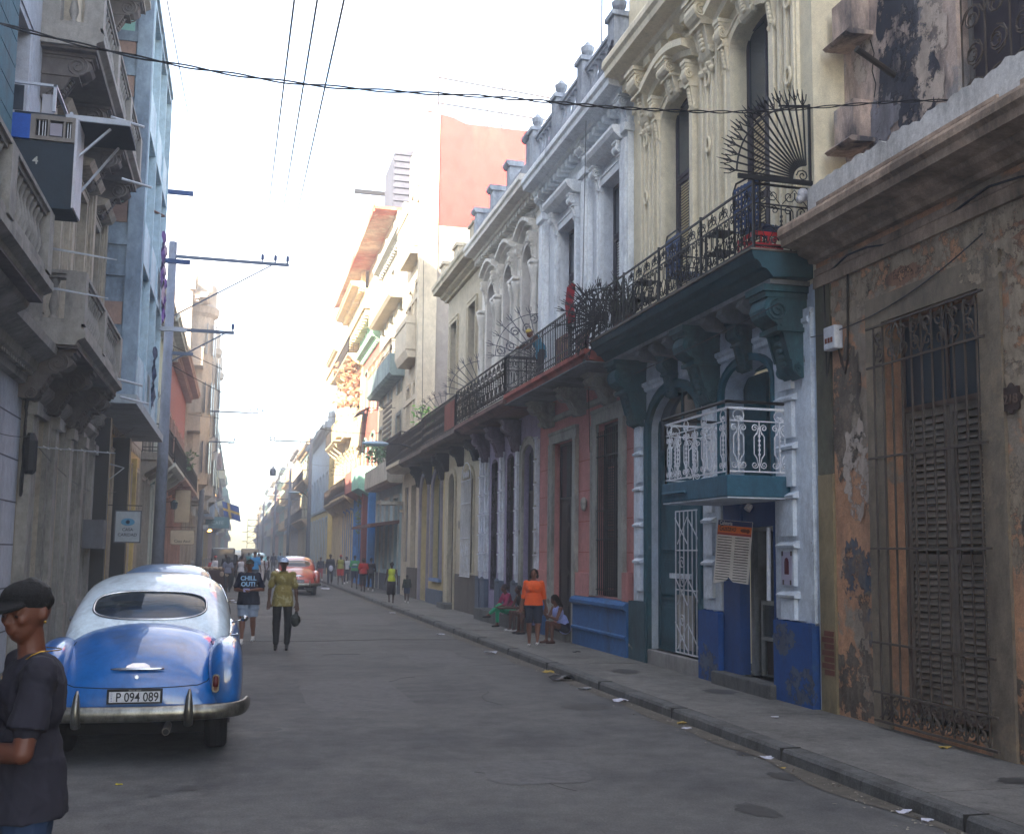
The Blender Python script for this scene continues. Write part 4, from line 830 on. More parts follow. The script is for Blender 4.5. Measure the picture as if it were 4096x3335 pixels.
def fill(f, root, s0, s1, z0, z1, name='window', fm=None, sm=None, n=-.12, kind='shutter', tr=.0, lou=.055, leaves=2, fr=.06):
    fm = fm or darkwood; sm = sm or fm
    m = MB(f)
    m.box(n-.05, n, s0, s0+fr, z0, z1); m.box(n-.05, n, s1-fr, s1, z0, z1); m.box(n-.05, n, s0+fr, s1-fr, z1-fr, z1); m.box(n-.05, n, s0+fr, s1-fr, z0, z0+fr)
    if tr: m.box(n-.05, n+.01, s0+fr, s1-fr, z1-tr-fr, z1-tr)
    w_ = m.build(name, fm, root)
    a, b, c, d_ = s0+fr, s1-fr, z0+fr, z1-fr
    if tr:
        g = MB(f); g.box(n-.035, n-.02, a, b, z1-tr, d_); g.build('pane', glass, w_)
        g = MB(f); g.box(n-.02, n, (a+b)/2-.02, (a+b)/2+.02, z1-tr, d_); g.build('glazing_bar', fm, w_)
        d_ = z1-tr-fr
    L = (b-a)/leaves
    for i in range(leaves):
        x0, x1 = a+i*L+.004, a+(i+1)*L-.004; e = .055; m = MB(f)
        if kind == 'shutter':
            m.box(n-.04, n-.005, x0, x0+e, c, d_); m.box(n-.04, n-.005, x1-e, x1, c, d_)
            for zz in (c, (c+d_)/2-.04, d_-.08): m.box(n-.04, n-.005, x0+e, x1-e, zz, zz+.08)
            z = c+.1
            while z < d_-.1:
                if not ((c+d_)/2-.06 < z < (c+d_)/2+.04): m.add([(n-.008, x0+e, z), (n-.008, x1-e, z), (n-.036, x1-e, z+lou*.9), (n-.036, x0+e, z+lou*.9)], [(0, 1, 2, 3)])
                z += lou
            m.build('shutter', sm, w_)
        elif kind == 'panel':
            m.box(n-.045, n-.02, x0, x1, c, d_); H = d_-c
            for q0, q1 in ((.03, .22), (.25, .45), (.48, .80), (.83, .97)):
                m.box(n-.02, n-.004, x0+.05, x1-.05, c+H*q0, c+H*q1); m.box(n-.004, n+.008, x0+.10, x1-.10, c+H*q0+.05, c+H*q1-.05)
            m.build('leaf' if name == 'door' else 'shutter', sm, w_, bevel=.006)
        elif kind == 'plain': m.box(n-.045, n-.02, x0, x1, c, d_); m.build('leaf', sm, w_)
        elif kind == 'glass': m.box(n-.035, n-.02, x0, x1, c, d_); m.build('pane', glass, w_)
        elif kind == 'open': pass
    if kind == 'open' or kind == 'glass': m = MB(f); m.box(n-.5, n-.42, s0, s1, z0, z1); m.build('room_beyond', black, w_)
    return w_
def surround(f, root, s0, s1, z0, z1, w_, m_, n0=0, n1=.05, rise=0, name='surround', base=True):
    m = MB(f); zs = z1-rise
    m.box(n0, n1, s0-w_, s0, z0, zs); m.box(n0, n1, s1, s1+w_, z0, zs)
    m.box(n1, n1+.02, s0-w_, s0-w_*.75, z0, zs); m.box(n1, n1+.02, s1+w_*.75, s1+w_, z0, zs)
    if rise:
        A = arc(s0, s1, zs, rise); B = arc(s0, s1, zs, rise, off=w_)
        for i in range(len(A)-1): m.prism([A[i], A[i+1], B[i+1], B[i]], lambda a, b, h: (h, a, b), n0, n1)
        B2 = arc(s0, s1, zs, rise, off=w_*.8)
        for i in range(len(A)-1): m.prism([B2[i], B2[i+1], B[i+1], B[i]], lambda a, b, h: (h, a, b), n1, n1+.02)
    else: m.box(n0, n1, s0-w_, s1+w_, z1, z1+w_); m.box(n1, n1+.02, s0-w_, s1+w_, z1+w_*.75, z1+w_)
    return m.build(name, m_, root, bevel=0)
def grille(f, par, s0, s1, z0, z1, n, m_, nb, rails, r=.011, ext=.06, scroll=None, name='grille'):
    m = MB(f)
    for i in range(nb): s = s0+(s1-s0)*i/(nb-1); m.bar((n, s, z0), (n, s, z1), r)
    for z in rails: m.bar((n+.012, s0-ext, z), (n+.012, s1+ext, z), r*1.3)
    if scroll:
        for (a, b) in scroll: scrollband(m, lambda u, v: (n+.005, u, v), s0, s1, a, b, r*.9)
    return m.build(name, m_, par)
def scrollband(m, P, u0, u1, z0, z1, r, k=None):
    h = z1-z0; k = k or max(1, round((u1-u0)/(h*1.1))); w_ = (u1-u0)/k
    for i in range(k):
        c = u0+w_*(i+.5); zc = (z0+z1)/2; R = min(w_, h)*.24
        for sx in (-1, 1):
            for sz in (-1, 1):
                p = spiral((c+sx*R*1.05, zc+sz*R*.95), R*.9, 1.35, PI/2-sz*PI/2*0+(PI if sx > 0 else 0), sx*sz, 12, .15)
                m.tube([P(a, b) for a, b in p], r, 3)
        m.tube([P(c-w_/2, z0), P(c-R, zc), P(c-w_/2, z1)], r, 3); m.tube([P(c+w_/2, z0), P(c+R, zc), P(c+w_/2, z1)], r, 3)
def railing(f, par, path, z0, z1, pat, m_, name='railing', r=.010, step=None, tip=None):
    m = MB(f)
    for (n0, s0), (n1, s1) in zip(path, path[1:]):
        L = math.hypot(n1-n0, s1-s0); P = lambda u, v: (n0+(n1-n0)*u/L, s0+(s1-s0)*u/L, v); h = z1-z0
        m.bar(P(0, z1), P(L, z1), r*1.9); m.bar(P(0, z0+.05), P(L, z0+.05), r*1.3)
        m.bar(P(0, z0), P(0, z1), r*1.8); m.bar(P(L, z0), P(L, z1), r*1.8)
        if pat == 'bar':
            k = max(2, int(L/(step or .115))); m.bar(P(0, z1-.12), P(L, z1-.12), r*1.2); m.bar(P(0, z0+.17), P(L, z0+.17), r*1.2)
            for i in range(1, k): m.bar(P(L*i/k, z0), P(L*i/k, z1), r*(1.6 if i % 8 == 0 else 1), 4)
        elif pat == 'cscroll':
            zb = z0+h*.70; m.bar(P(0, zb), P(L, zb), r*1.2); k = max(1, round(L/(step or .36))); w_ = L/k
            for i in range(k):
                a = i*w_; c = a+w_/2
                m.tube([P(a, z0+.05), P(a, zb)], r, 4)
                for j in range(6): m.tube([P(a, z0+h*(.16+.07*j)), P(a, z0+h*(.195+.07*j))], r*1.9, 4)
                for sx in (-1, 1):
                    R = w_*.17
                    lo = spiral((c+sx*(w_*.24), z0+.06+R*1.0), R, 1.3, PI/2 if 0 else (0 if sx > 0 else PI), sx, 10, .15)
                    up = spiral((c+sx*(w_*.25), zb-R*1.05), R, 1.3, PI if sx > 0 else 0, -sx*-1*-1, 10, .15)
                    pts = lo[::-1]+[(c+sx*w_*.08, z0+h*.5*.7+.03)]+[(c+sx*w_*.02, z0+h*.38)]
                    m.tube([P(*q) for q in lo], r*.85, 3); m.tube([P(*q) for q in up], r*.85, 3)
                    m.tube([P(c+sx*w_*.41, z0+.06+R), P(c+sx*w_*.30, z0+h*.40), P(c, z0+.08)], r*.85, 3)
                    m.tube([P(c+sx*w_*.08, zb-R), P(c+sx*w_*.06, z0+h*.40), P(c+sx*w_*.42, z0+h*.25)], r*.85, 3)
                    m.tube([P(*q) for q in spiral((c+sx*w_*.2, (zb+z1)/2), (z1-zb)*.36, 1.3, PI*.2 if sx < 0 else PI*.8, sx, 10, .15)], r*.85, 3)
                m.tube([P(c-w_*.45, zb+.02), P(c, z1-.03), P(c+w_*.45, zb+.02)], r*.8, 3)
        elif pat == 'lyre':
            k = max(1, round(L/(step or .30))); w_ = L/k; zt = z1-.16; m.bar(P(0, zt), P(L, zt), r)
            for i in range(k):
                c = (i+.5)*w_; q = w_*.40
                m.bar(P(c, z0+.05), P(c, zt), r*.8)
                for j in range(5): m.bar(P(c, z0+h*(.3+.07*j)), P(c, z0+h*(.33+.07*j)), r*1.7)
                for sx in (-1, 1):
                    m.tube([P(c+sx*q*.3, z0+h*.26), P(c+sx*q*.62, z0+h*.32), P(c+sx*q*.62, z0+h*.58), P(c+sx*q*.3, z0+h*.64)], r*.8, 4)
                    for zz, dd in ((z0+h*.16, 1), (zt-h*.10, -1)):
                        m.tube([P(*t) for t in spiral((c+sx*q*.55, zz), q*.42, 1.4, PI if sx > 0 else 0, sx*dd, 12, .2)], r*.8, 3)
                        m.tube([P(c+sx*q*.13, zz), P(c+sx*q*.3, zz+dd*h*.1)], r*.8, 3)
                if i % 2 == 0:
                    m.tube([P(c+.075*math.cos(a), z1-.09+.075*math.sin(a)) for a in [2*PI*t/14 for t in range(14)]], r*.8, 3, True)
                    for sx in (-1, 1): m.tube([P(*t) for t in spiral((c+sx*.028, z1-.12), .026, 1.2, PI/2, sx, 8, .3)], r*.7, 3)
        elif pat == 'mesh':
            k = max(2, int(L/.16))
            for i in range(k+1):
                m.bar(P(L*i/k, z0), P(L*i/k, z1), r)
                if i < k:
                    for q0, q1 in ((.05, .35), (.35, .65), (.65, .95)): m.bar(P(L*i/k, z0+h*q0), P(L*(i+1)/k, z0+h*q1), r*.7, 3); m.bar(P(L*i/k, z0+h*q1), P(L*(i+1)/k, z0+h*q0), r*.7, 3)
    return m.build(name, m_, par)
def spikes(f, par, c, R, a0, a1, k, m_, ax, name='spike_fan', wob=0, r=.011, inner=.14):
    """quarter fan of spear-tipped rods; ax maps (radial x, radial z) to (n,s,z)"""
    m = MB(f); q = random.Random(k)
    for i in range(k):
        a = a0+(a1-a0)*i/(k-1); rr_ = R*(1+.05*(i % 2))*(1+wob*q.uniform(-.3, .2)); P = lambda t, da=0: ax(c, t*math.cos(a+da), t*math.sin(a+da))
        m.bar(P(inner), P(rr_), r); m.tube([P(rr_), P(rr_+.03), P(rr_+.16)], lambda t: .022*(1-t)+.002 if t > .3 else .024, 4)
        for s_ in (-1, 1): m.tube([P(rr_-.06), P(rr_+.03, s_*.045), P(rr_+.10, s_*.05)], r*.7, 3)
    m.tube([ax(c, R*.93*math.cos(a0+(a1-a0)*t/16), R*.93*math.sin(a0+(a1-a0)*t/16)) for t in range(17)], r, 4)
    m.tube([ax(c, inner*math.cos(a0+(a1-a0)*t/10), inner*math.sin(a0+(a1-a0)*t/10)) for t in range(11)], r*1.2, 4)
    m.tube([ax((c[0], c[1], c[2]), x, z) for x, z in spiral((inner*.4*math.cos((a0+a1)/2), inner*.4*math.sin((a0+a1)/2)), inner*.42, 1.5, 0, 1, 12)], r*.8, 3)
    return m.build(name, m_, par)
def console(f, root, s, w_, zt, h, n, m_, name='console'):
    m = MB(f)
    m.box(0, n, s-w_*.62, s+w_*.62, zt-h*.07, zt); m.box(0, n*.93, s-w_*.54, s+w_*.54, zt-h*.13, zt-h*.07)
    P = [(0, 0), (.86, 0), (.92, .06), (.95, .14), (.90, .23), (.78, .30), (.60, .335), (.56, .37), (.50, .50), (.42, .66), (.36, .78), (.34, .86), (.26, .95), (.12, 1.0), (0, .98)]
    P = [(a*n, zt-h*.13-b*h*.87) for a, b in P]
    m.prism(P, lambda a, b, hh: (a, hh, b), s-w_/2, s+w_/2)
    m.box(.0, n*.70, s-w_*.58, s+w_*.58, zt-h*.50, zt-h*.45)
    for sg in (-1, 1):
        for cn, cz, r_ in ((.66*n, zt-h*.27, .17*n+.04), (.22*n, zt-h*.90, .09*n+.02)):
            m.tube([(a, s+sg*(w_/2+.01), b) for a, b in spiral((cn, cz), r_, 2.1, PI/2, -1, 26, .12)], .018, 5)
        m.prism([(.78*n, zt-h*.30), (.50*n, zt-h*.52), (.36*n, zt-h*.8), (.40*n, zt-h*.8), (.55*n, zt-h*.52), (.84*n, zt-h*.3)], lambda a, b, hh: (a, hh, b), s+sg*w_*.42, s+sg*w_*.52)
    for i in range(6): m.sph((n*(.56-.035*i), s, zt-h*(.48+.07*i)), (.035, w_*.2, .04), 8, 5)
    return m.build(name, m_, root)
def cornice(f, root, s0, s1, z, h, n, m_, name='cornice', n0=0, dent=0, dm=None):
    m = MB(f)
    m.extr([(n0, z), (n0+n*.18, z), (n0+n*.22, z+h*.12), (n0+n*.45, z+h*.22), (n0+n*.5, z+h*.36), (n0+n*.9, z+h*.42), (n0+n*.92, z+h*.62), (n0+n, z+h*.72), (n0+n, z+h*.9), (n0+n*.96, z+h), (n0, z+h)], s0, s1)
    c = m.build(name, m_, root)
    if dent:
        m = MB(f); k = int((s1-s0)/dent)
        for i in range(k): a = s0+(i+.25)*(s1-s0)/k; m.box(n0, n0+n*.42, a, a+(s1-s0)/k*.5, z-h*.14, z+h*.12)
        (m.each('dentil', dm or m_, c) if k <= 40 else m.build('dentils', dm or m_, c))
    return c
def baluster(m, f, c, h, r=.06):
    m.lathe(c, [(r, 0), (r, .06*h), (r*.5, .12*h), (r*1.05, .32*h), (r*.8, .5*h), (r*.42, .72*h), (r*.6, .82*h), (r, .92*h), (r, h)], 8)
def balustrade(f, root, path, z0, h, m_, step=.22, par=None, pier=True, r=.065, single=False, caps=.10):
    """base, handrail and turned balusters; balusters as parts unless single"""
    par = par or root; m = MB(f)
    for (n0, s0), (n1, s1) in zip(path, path[1:]):
        L = math.hypot(n1-n0, s1-s0); u = Vector((n1-n0, s1-s0, 0))/L; v = Vector((-u.y, u.x, 0))
        def bx(a, b, w_, c, d_):
            q = [Vector((n0, s0, 0))+u*a+v*w_, Vector((n0, s0, 0))+u*b+v*w_, Vector((n0, s0, 0))+u*b-v*w_, Vector((n0, s0, 0))+u*a-v*w_]
            m.add([(p.x, p.y, z) for z in (c, d_) for p in q], [(3, 2, 1, 0), (4, 5, 6, 7), (0, 1, 5, 4), (1, 2, 6, 5), (2, 3, 7, 6), (3, 0, 4, 7)])
        bx(0, L, .10, z0, z0+.09*h); bx(0, L, .085, z0+h*.86, z0+h*.93); bx(0, L, .12, z0+h*.93, z0+h)
        ps = [0, L] if L < 2.5 else [0]+[L*i/round(L/2) for i in range(1, round(L/2))]+[L]
        if pier:
            for p in ps: bx(max(-.12, p-.14) if p else -.12, p+.14, .125, z0+.004, z0+h*.985)
        k = max(1, int(L/step)); bm_ = MB(f)
        for i in range(k):
            a = (i+.5)*L/k
            if pier and any(abs(a-p) < .2 for p in ps): continue
            c = Vector((n0, s0, 0))+u*a; t = bm_ if single else MB(f); baluster(t, f, (c.x, c.y, z0+.09*h), h*.77, r)
            if not single: t.build('baluster', m_, par, True)
        if single: bm_.build('balusters', m_, par, True)
    return m.build('balustrade', m_, par)
def quoin(f, root, s0, s1, z0, z1, m_, k=.62, n=.10, gap=.16, name='quoins', dm=None):
    m = MB(f); z = z1; c = (s0+s1)/2; w_ = (s1-s0)
    m.box(0, n*.45, s0, s1, z0, z1)
    while z > z0+.15:
        a = max(z-k+gap, z0)
        m.box(n*.45, n, s0+w_*.28, s1-w_*.28, a, z)
        m.prism([(n*.45, z+.01), (n*1.25, z+.01), (n*1.35, z+.045), (n*.45, z+gap*.62)], lambda p, q, h: (p, h, q), s0+w_*.20, s1-w_*.20)
        z -= k
    return m.build(name, m_, root)
def hood(f, root, s0, s1, z, m_, n=.28, rise=.12, h=.22):
    m = MB(f); k = 12; top = [(s0-.2+(s1-s0+.4)*i/k, z+rise*math.sin(PI*i/k)) for i in range(k+1)]
    for (a, b), (c, d_) in zip(top, top[1:]):
        m.add([(0, a, b), (n*.5, a, b), (n*.55, a, b+h*.4), (n, a, b+h*.55), (n, a, b+h), (0, a, b+h), (0, c, d_), (n*.5, c, d_), (n*.55, c, d_+h*.4), (n, c, d_+h*.55), (n, c, d_+h), (0, c, d_+h)],
              [(0, 1, 7, 6), (1, 2, 8, 7), (2, 3, 9, 8), (3, 4, 10, 9), (4, 5, 11, 10), (0, 5, 4, 3, 2, 1), (6, 7, 8, 9, 10, 11)])
    return m.build('hood', m_, root)
def garland(f, root, s0, s1, z, m_, n=.06, sag=.12, amp=1):
    m = MB(f); q = random.Random(int(s0*100)); k = int((s1-s0)/.09)
    for i in range(k+1):
        t = i/k; s = s0+(s1-s0)*t; zz = z+sag*math.sin(PI*t)
        m.sph((n*.5, s+q.uniform(-.03, .03), zz+q.uniform(-.05, .05)*amp), (n*.8, q.uniform(.03, .06)*amp, q.uniform(.03, .06)*amp), 6, 4)
        if i % 2 == 0: m.tube([(n*.6, a, b) for a, b in spiral((s, zz+q.uniform(-.05, .05)), .075*amp, 1.2, q.uniform(0, 6), q.choice([-1, 1]), 9, .25)], .016*amp, 4)
    return m.build('relief', m_, root)
def beam(f, root, pts, r, m_, name): m = MB(f); m.tube(pts, r, 6); return m.build(name, m_, root)
def B(name, label, f, s0, s1, group=None):
    x = WR if f is R_ else WL
    return thing(name, label, 'building', (x, (s0+s1)/2, 0), group)
# ================================================================== RIGHT SIDE
f = R_; Z0 = SW-.02
# ---- brown crumbling single-storey house nearest on the right
brn = mat('brown_plaster', '#c0916f', .95, speck=.12, dirt=.55, dcol='#77665a', sc=1.5, peel=.55, pcol='#9c8e7c', psc=1.5, streak=.4, bump=.8, bsc=1.0, var=.2)
brn2 = mat('brown_cornice', '#a8927e', .95, speck=.12, dirt=.75, dcol='#4a4038', sc=1.4, peel=.45, pcol='#9a8672', psc=2, streak=.4, bump=.6)
wht = mat('flaking_white', '#c9c7c2', .95, dirt=.45, dcol='#4c463e', sc=2, peel=.15, pcol='#5a4f44', psc=3, bump=.6)
surm = mat('window_surround_grey', '#857866', .95, dirt=.65, dcol='#5a5046', peel=.5, pcol='#97866f', psc=2, bump=.5)
b = B('brown_house', 'single-storey house of crumbling brown plaster with tall barred window, nearest on the right', f, -6, 11.35)
gw = (8.42, 9.98, .22, 4.5); gw2 = (4.6, 6.16, .22, 4.5)
wallmesh(f, -6, 11.35, Z0, 6.0, [gw, gw2], .3).build('wall', brn, b)
for g_ in (gw, gw2):
    s0, s1, z0, z1 = g_
    m = MB(f); m.box(0, .035, s0-.3, s0, Z0, z1+.3); m.box(0, .035, s1, s1+.3, Z0, z1+.3); m.box(0, .035, s0, s1, z1, z1+.3); m.build('surround', surm, b)
    w_ = fill(f, b, s0, s1, .3, z1, 'window', brownwood, mat('grey_shutter', '#756a5e', .85, dirt=.5), -.2, 'shutter', .95, .07)
    grille(f, w_, s0-.05, s1+.05, .22, 4.42, .10, mat('grille_iron', '#564c43', .8, .2, dirt=.4), 11, (4.44, 4.0, 3.0, 2.02, 1.02, .5, .2), .012, .12, [(4.02, 4.42), (.22, .5)])
    m = MB(f)
    for i in range(5):
        s = s0+.15+i*.3; m.tube([(.11, s, .5), (.12, s+.1, .42), (.11, s+.16, .3), (.12, s+.28, .24)], .008, 3); m.tube([(.11, s+.1, .24), (.12, s+.02, .36), (.11, s+.1, .48)], .008, 3)
    m.build('scrollwork', MC['grille_iron'], w_)
m = MB(f); m.box(0, .05, -6, 11.35, 5.2, 5.34); m.extr([(0, 5.34), (.03, 5.36), (.03, 5.44), (0, 5.46)], -6, 11.35); m.build('ledge', brn2, b)
cornice(f, b, -6, 11.36, 5.52, .42, .52, brn2)
m = MB(f); m.box(.02, .14, -6, 11.33, 5.98, 6.12); ss = [-6+i*.06 for i in range(289)]
for a, c in zip(ss, ss[1:]):
    za, zc = [6.46+.06*noise.noise(Vector((q_*1.6, 3, 0)))+.07*noise.noise(Vector((q_*7, 3, 0)))+.03*noise.noise(Vector((q_*19, 3, 0))) for q_ in (a, c)]
    m.add([(.02, a, 6.12), (.14, a, 6.12), (.14, a, za), (.02, a, za), (.02, c, 6.12), (.14, c, 6.12), (.14, c, zc), (.02, c, zc)], [(1, 5, 6, 2), (3, 2, 6, 7), (0, 3, 7, 4)])
m.build('parapet', wht, b)
m = MB(f)
for a, c in ((-5.5, 7.6), (7.9, 11.05)): m.box(.14, .165, a, c, 6.0, 6.03); m.box(.14, .165, a, c, 6.16, 6.2); m.box(.14, .165, a, a+.05, 6.03, 6.16); m.box(.14, .165, c-.05, c, 6.03, 6.16)
m.build('parapet_moulding', brn2, b)
up = mat('stained_pink', '#c0ab9c', .95, speck=.1, dirt=.5, dcol='#34363f', sc=.8, peel=.55, pcol='#a39d98', psc=1.3, streak=1.15, bump=.5)
b2 = B('upper_house', 'stained pinkish upper storey wall rising behind the white parapet at the top right', f, -6, 11.35)
uw = (7.75, 9.2, 6.6, 9.4)
wallmesh(f, -6, 11.35, 6.0, 13, [uw], .25, n=-.45).build('wall', up, b2)
w_ = fill(f, b2, uw[0], uw[1], uw[2], uw[3], 'window', mat('grey_frame', '#77736f', .8), mat('mauve_shutter', '#3e3840', .8), -.6, 'plain', 0)
m = MB(f)
for i in range(4):
    for j in range(7):
        for sg in (-1, 1): m.tube([(-.5, a, c) for a, c in spiral((uw[0]+.18+i*.36, uw[2]+.2+j*.4), .16, 1.5, PI/2*(j % 2)+(0 if sg > 0 else PI), sg, 14, .15)], .010, 4)
for i in range(5): m.bar((-.51, uw[0]+i*.362, 6.6), (-.51, uw[0]+i*.362, 9.4), .012)
m.build('grille', MC['grille_iron'], w_)
for z in (6.95, 8.3):
    m = MB(f); m.box(-.45, -.2, 10.78, 11.2, z, z+.5); m.extr([(-.45, z-.05), (-.12, z-.07), (-.08, z-.04), (-.12, z), (-.45, z)], 10.70, 11.24); m.build('corbel', up, b2)
m = MB(f); m.tube([(-.45, 10.3, 7.55), (.15, 10.15, 7.72)], .035, 8); m.build('drainpipe', rust, b2)
m = MB(f); m.tube([(-.44, 10.75, 8.2), (-.44, 10.68, 8.0), (-.44, 10.73, 7.8), (-.44, 10.66, 7.6), (-.44, 10.70, 7.45)], .006, 4); m.build('crack', black, b2)
e = thing('electricity_meter', 'white electricity meter box with brown slots fixed high on the brown wall', 'meter', (WR, 10.9, 4.4))
m = MB(f); m.box(0, .12, 10.78, 11.02, 4.36, 4.64); m.build('box', whiteiron, e, bevel=.015)
m = MB(f)
for i in range(3): m.box(.12, .125, 10.82+i*.06, 10.86+i*.06, 4.44, 4.5)
m.build('slots', mat('terracotta', '#7a3e28', .8), e)
for dx in (-.05, .1): m = MB(f); m.tube([(.03, 10.9+dx, 4.4), (.03, 10.86+dx*2, 4.15), (.03, 10.84+dx*2.6, 4.05), (.03, 10.80+dx*3, 4.2), (.03, 10.78+dx*3.4, 5.2)], .014, 5); m.build('conduit', rust, e)
e = thing('house_number', 'small dark cast house number plate 218 beside the barred window', 'house number', (WR, 8.02, 3.38))
m = MB(f); m.prism([(8.03+.13*(1+.12*math.cos(8*a))*math.cos(a), 3.38+.13*(1+.12*math.cos(8*a))*math.sin(a)) for a in [2*PI*i/48 for i in range(48)]], lambda a, b_, h: (h, a, b_), 0, .03); m.build('plate', mat('plate_brown', '#3c2a24', .7, dirt=.3), e)
MT = Matrix.Translation((WR-.033, 8.03, 3.335))@Matrix.Rotation(-PI/2, 4, 'Z')@Matrix.Rotation(PI/2, 4, 'X')
text_mesh('218', .12, mat('plate_digits', '#6a564a', .7), e, MT, .004, .002)
wire('black cable looping under the brown cornice', [(6.76, 3+i*.4, 5.42-.04*math.sin(i*1.3)-.12*abs(math.sin(i*.5))) for i in range(21)], .012)

def pat(par, name, cs, cz, rs, rz, m_, n=.004, seed=0, k=40):
    m = MB(f); P = []; k = 180
    for i in range(k):
        a = 2*PI*i/k; q = 1+.1*noise.noise(Vector((9*math.cos(a), 9*math.sin(a), seed)))+.35*noise.noise(Vector((1.5*math.cos(a), 1.5*math.sin(a), seed*3.7)))+.22*noise.noise(Vector((5*math.cos(a), 5*math.sin(a), seed*2.1))); P.append((n, cs+rs*q*math.cos(a), max(SW+.01, cz+rz*q*math.sin(a))))
    m.add([(n, cs, cz)]+P, [(0, 1+i, 1+(i+1) % k) for i in range(k)]); return m.build(name, m_, par)
pat(b, 'blue_paint_smudge', 10.62, 1.72, .26, .42, mat('smudge_blue', '#4b5664', .9, holes=3, dirt=.9, dcol='#7a6858', sc=4, peel=.6, pcol='#80705f', psc=6), seed=1); pat(b, 'blue_paint_smudge', 10.35, 1.45, .22, .5, MC['smudge_blue'], .006, seed=14)
pat(b, 'bare_render', 10.7, .55, .42, .48, mat('bare_render', '#7a6c5e', .95, holes=3.5, dirt=.8, dcol='#3f372f', sc=3, bump=1), seed=2)
pat(b, 'bare_render', 8.12, .5, .22, .45, MC['bare_render'], seed=3); pat(b, 'bare_render', 7.6, .9, .35, .6, MC['bare_render'], seed=4); pat(b, 'flaked_patch', 8.15, 4.7, .5, .14, mat('flake_pale', '#a3927c', .95, holes=5, dirt=.5, sc=4), .04, seed=5)
pat(b, 'flaked_patch', 8.0, 2.3, .18, .5, MC['flake_pale'], .006, seed=6); pat(b, 'flaked_patch', 9.9, 5.0, .9, .12, MC['flake_pale'], .006, seed=7); pat(b, 'flaked_patch', 7.5, 4.9, .5, .4, mat('flake_red', '#94705a', .95, holes=5, dirt=.5, sc=4), .006, seed=8); pat(b, 'flaked_patch', 9.6, 4.93, .3, .1, MC['flake_red'], .009, seed=9)
pat(b, 'flaked_patch', 10.3, 2.6, .1, .25, MC['flake_pale'], .006, seed=10)
m = MB(f); m.box(0, .035, 11.02, 11.34, SW, 2.9); m.build('tan_pilaster', mat('tan_render', '#8f7f60', .95, dirt=.5, peel=.3, psc=2, bump=.4), b); m = MB(f); m.box(0, .03, 11.02, 11.34, 2.905, 5.2); m.build('tan_pilaster', mat('grey_green_render', '#5f5c4c', .95, dirt=.6), b)
m = MB(f)
for i in range(7): m.box(.036, .045, 11.05, 11.05+.2+.05*(i % 2), .55+i*.075, .61+i*.075)
m.build('exposed_bricks', mat('brick_red', '#6d3f30', .95, dirt=.4, bump=.4), b)

sk_ = mat('black_mould', '#2d2f38', .95, holes=2.2, dirt=.5, dcol='#55555c', bump=.3); pl_ = mat('old_plaster', '#b3a496', .95, holes=3, dirt=.4, bump=.5); gl_ = mat('grey_plaster', '#86848a', .95, holes=2.5, dirt=.5, bump=.4)
for i, (cs_, cz_, a_, b_, m_) in enumerate(((10.15, 8.6, .42, 1.9, sk_), (9.95, 7.4, .4, 1.0, sk_), (9.72, 9.2, .26, 1.3, gl_), (10.95, 8.05, .2, .3, pl_), (9.62, 7.7, .28, .9, pl_), (10.6, 7.1, .35, .3, gl_))): pat(b2, 'wall_stain', cs_, cz_, a_, b_, m_, -.446+.002*i, seed=20+i)
for i, (cs_, cz_, a_, b_, m_) in enumerate(((9.0, 5.0, 1.2, .28, MC['flake_pale']), (10.75, 3.6, .3, .8, MC['bare_render']), (10.6, 4.95, .4, .3, MC['flake_pale']), (7.8, 3.9, .3, .8, MC['flake_pale']), (7.7, 1.9, .3, .7, MC['bare_render']), (10.5, 2.9, .3, .5, pl_))): pat(b, 'flaked_patch', cs_, cz_, a_, b_, m_, .008+.002*i, seed=40+i)

# ---- cream and pale blue house with the teal balcony
pale = mat('pale_blue_wall', '#b9c3cd', .92, dirt=.35, dcol='#5a6068', sc=1.2, peel=.18, pcol='#7b7f84', psc=2, bump=.2, streak=.2)
palq = mat('pale_blue_trim', '#d0d8e0', .9, dirt=.3, dcol='#63656a', sc=2, peel=.12, pcol='#77756f', psc=4, bump=.15)
blu = mat('deep_blue_plinth', '#10478a', .85, dirt=.5, dcol='#2c4562', sc=2, peel=.38, pcol='#345a80', bump=.15, streak=.2)
teal = mat('teal_paint', '#2a5460', .8, dirt=.4, dcol='#1c2e33', sc=2, bump=.12)
teal2 = mat('teal_consoles', '#33565f', .85, dirt=.6, dcol='#1a2427', sc=2)
cream = mat('cream_plaster', '#d6ccb0', .9, dirt=.1, dcol='#9a8c72', sc=1.0, streak=.08, bump=.12, var=.06)
creamt = mat('cream_trim', '#dcd2b8', .9, dirt=.12, dcol='#8d8068', sc=2, bump=.12, var=.06)
b = B('teal_balcony_house', 'two-storey house, cream above and pale blue below, with long teal balcony and arched doors', f, 11.35, 17.5)
dr = (14.72, 16.72, .36, 4.62, .62); cf = (12.45, 13.9, .30, 4.62, .36)
wallmesh(f, 11.35, 17.55, Z0, 5.3, [dr, cf], .35, body=False).build('lower_wall', pale, b)
sc2 = mat('scuffed_blue', '#4a5870', .9, holes=5, dirt=.5)
for i, (cs_, cz_, a_, b_) in enumerate(((11.7, .35, .35, .25), (12.1, .9, .25, .2), (14.3, .35, .3, .25))): pat(b, 'scuffed_patch', cs_, cz_, a_, b_, sc2, .108+.002*i, seed=60+i)
m = wallmesh(f, 11.35, 17.55, 5.3, 10.6, [(12.35, 13.5, 5.68, 9.62, .28), (14.95, 16.1, 5.68, 9.55, .28)], .3, body=False); m.build('upper_wall', cream, b)
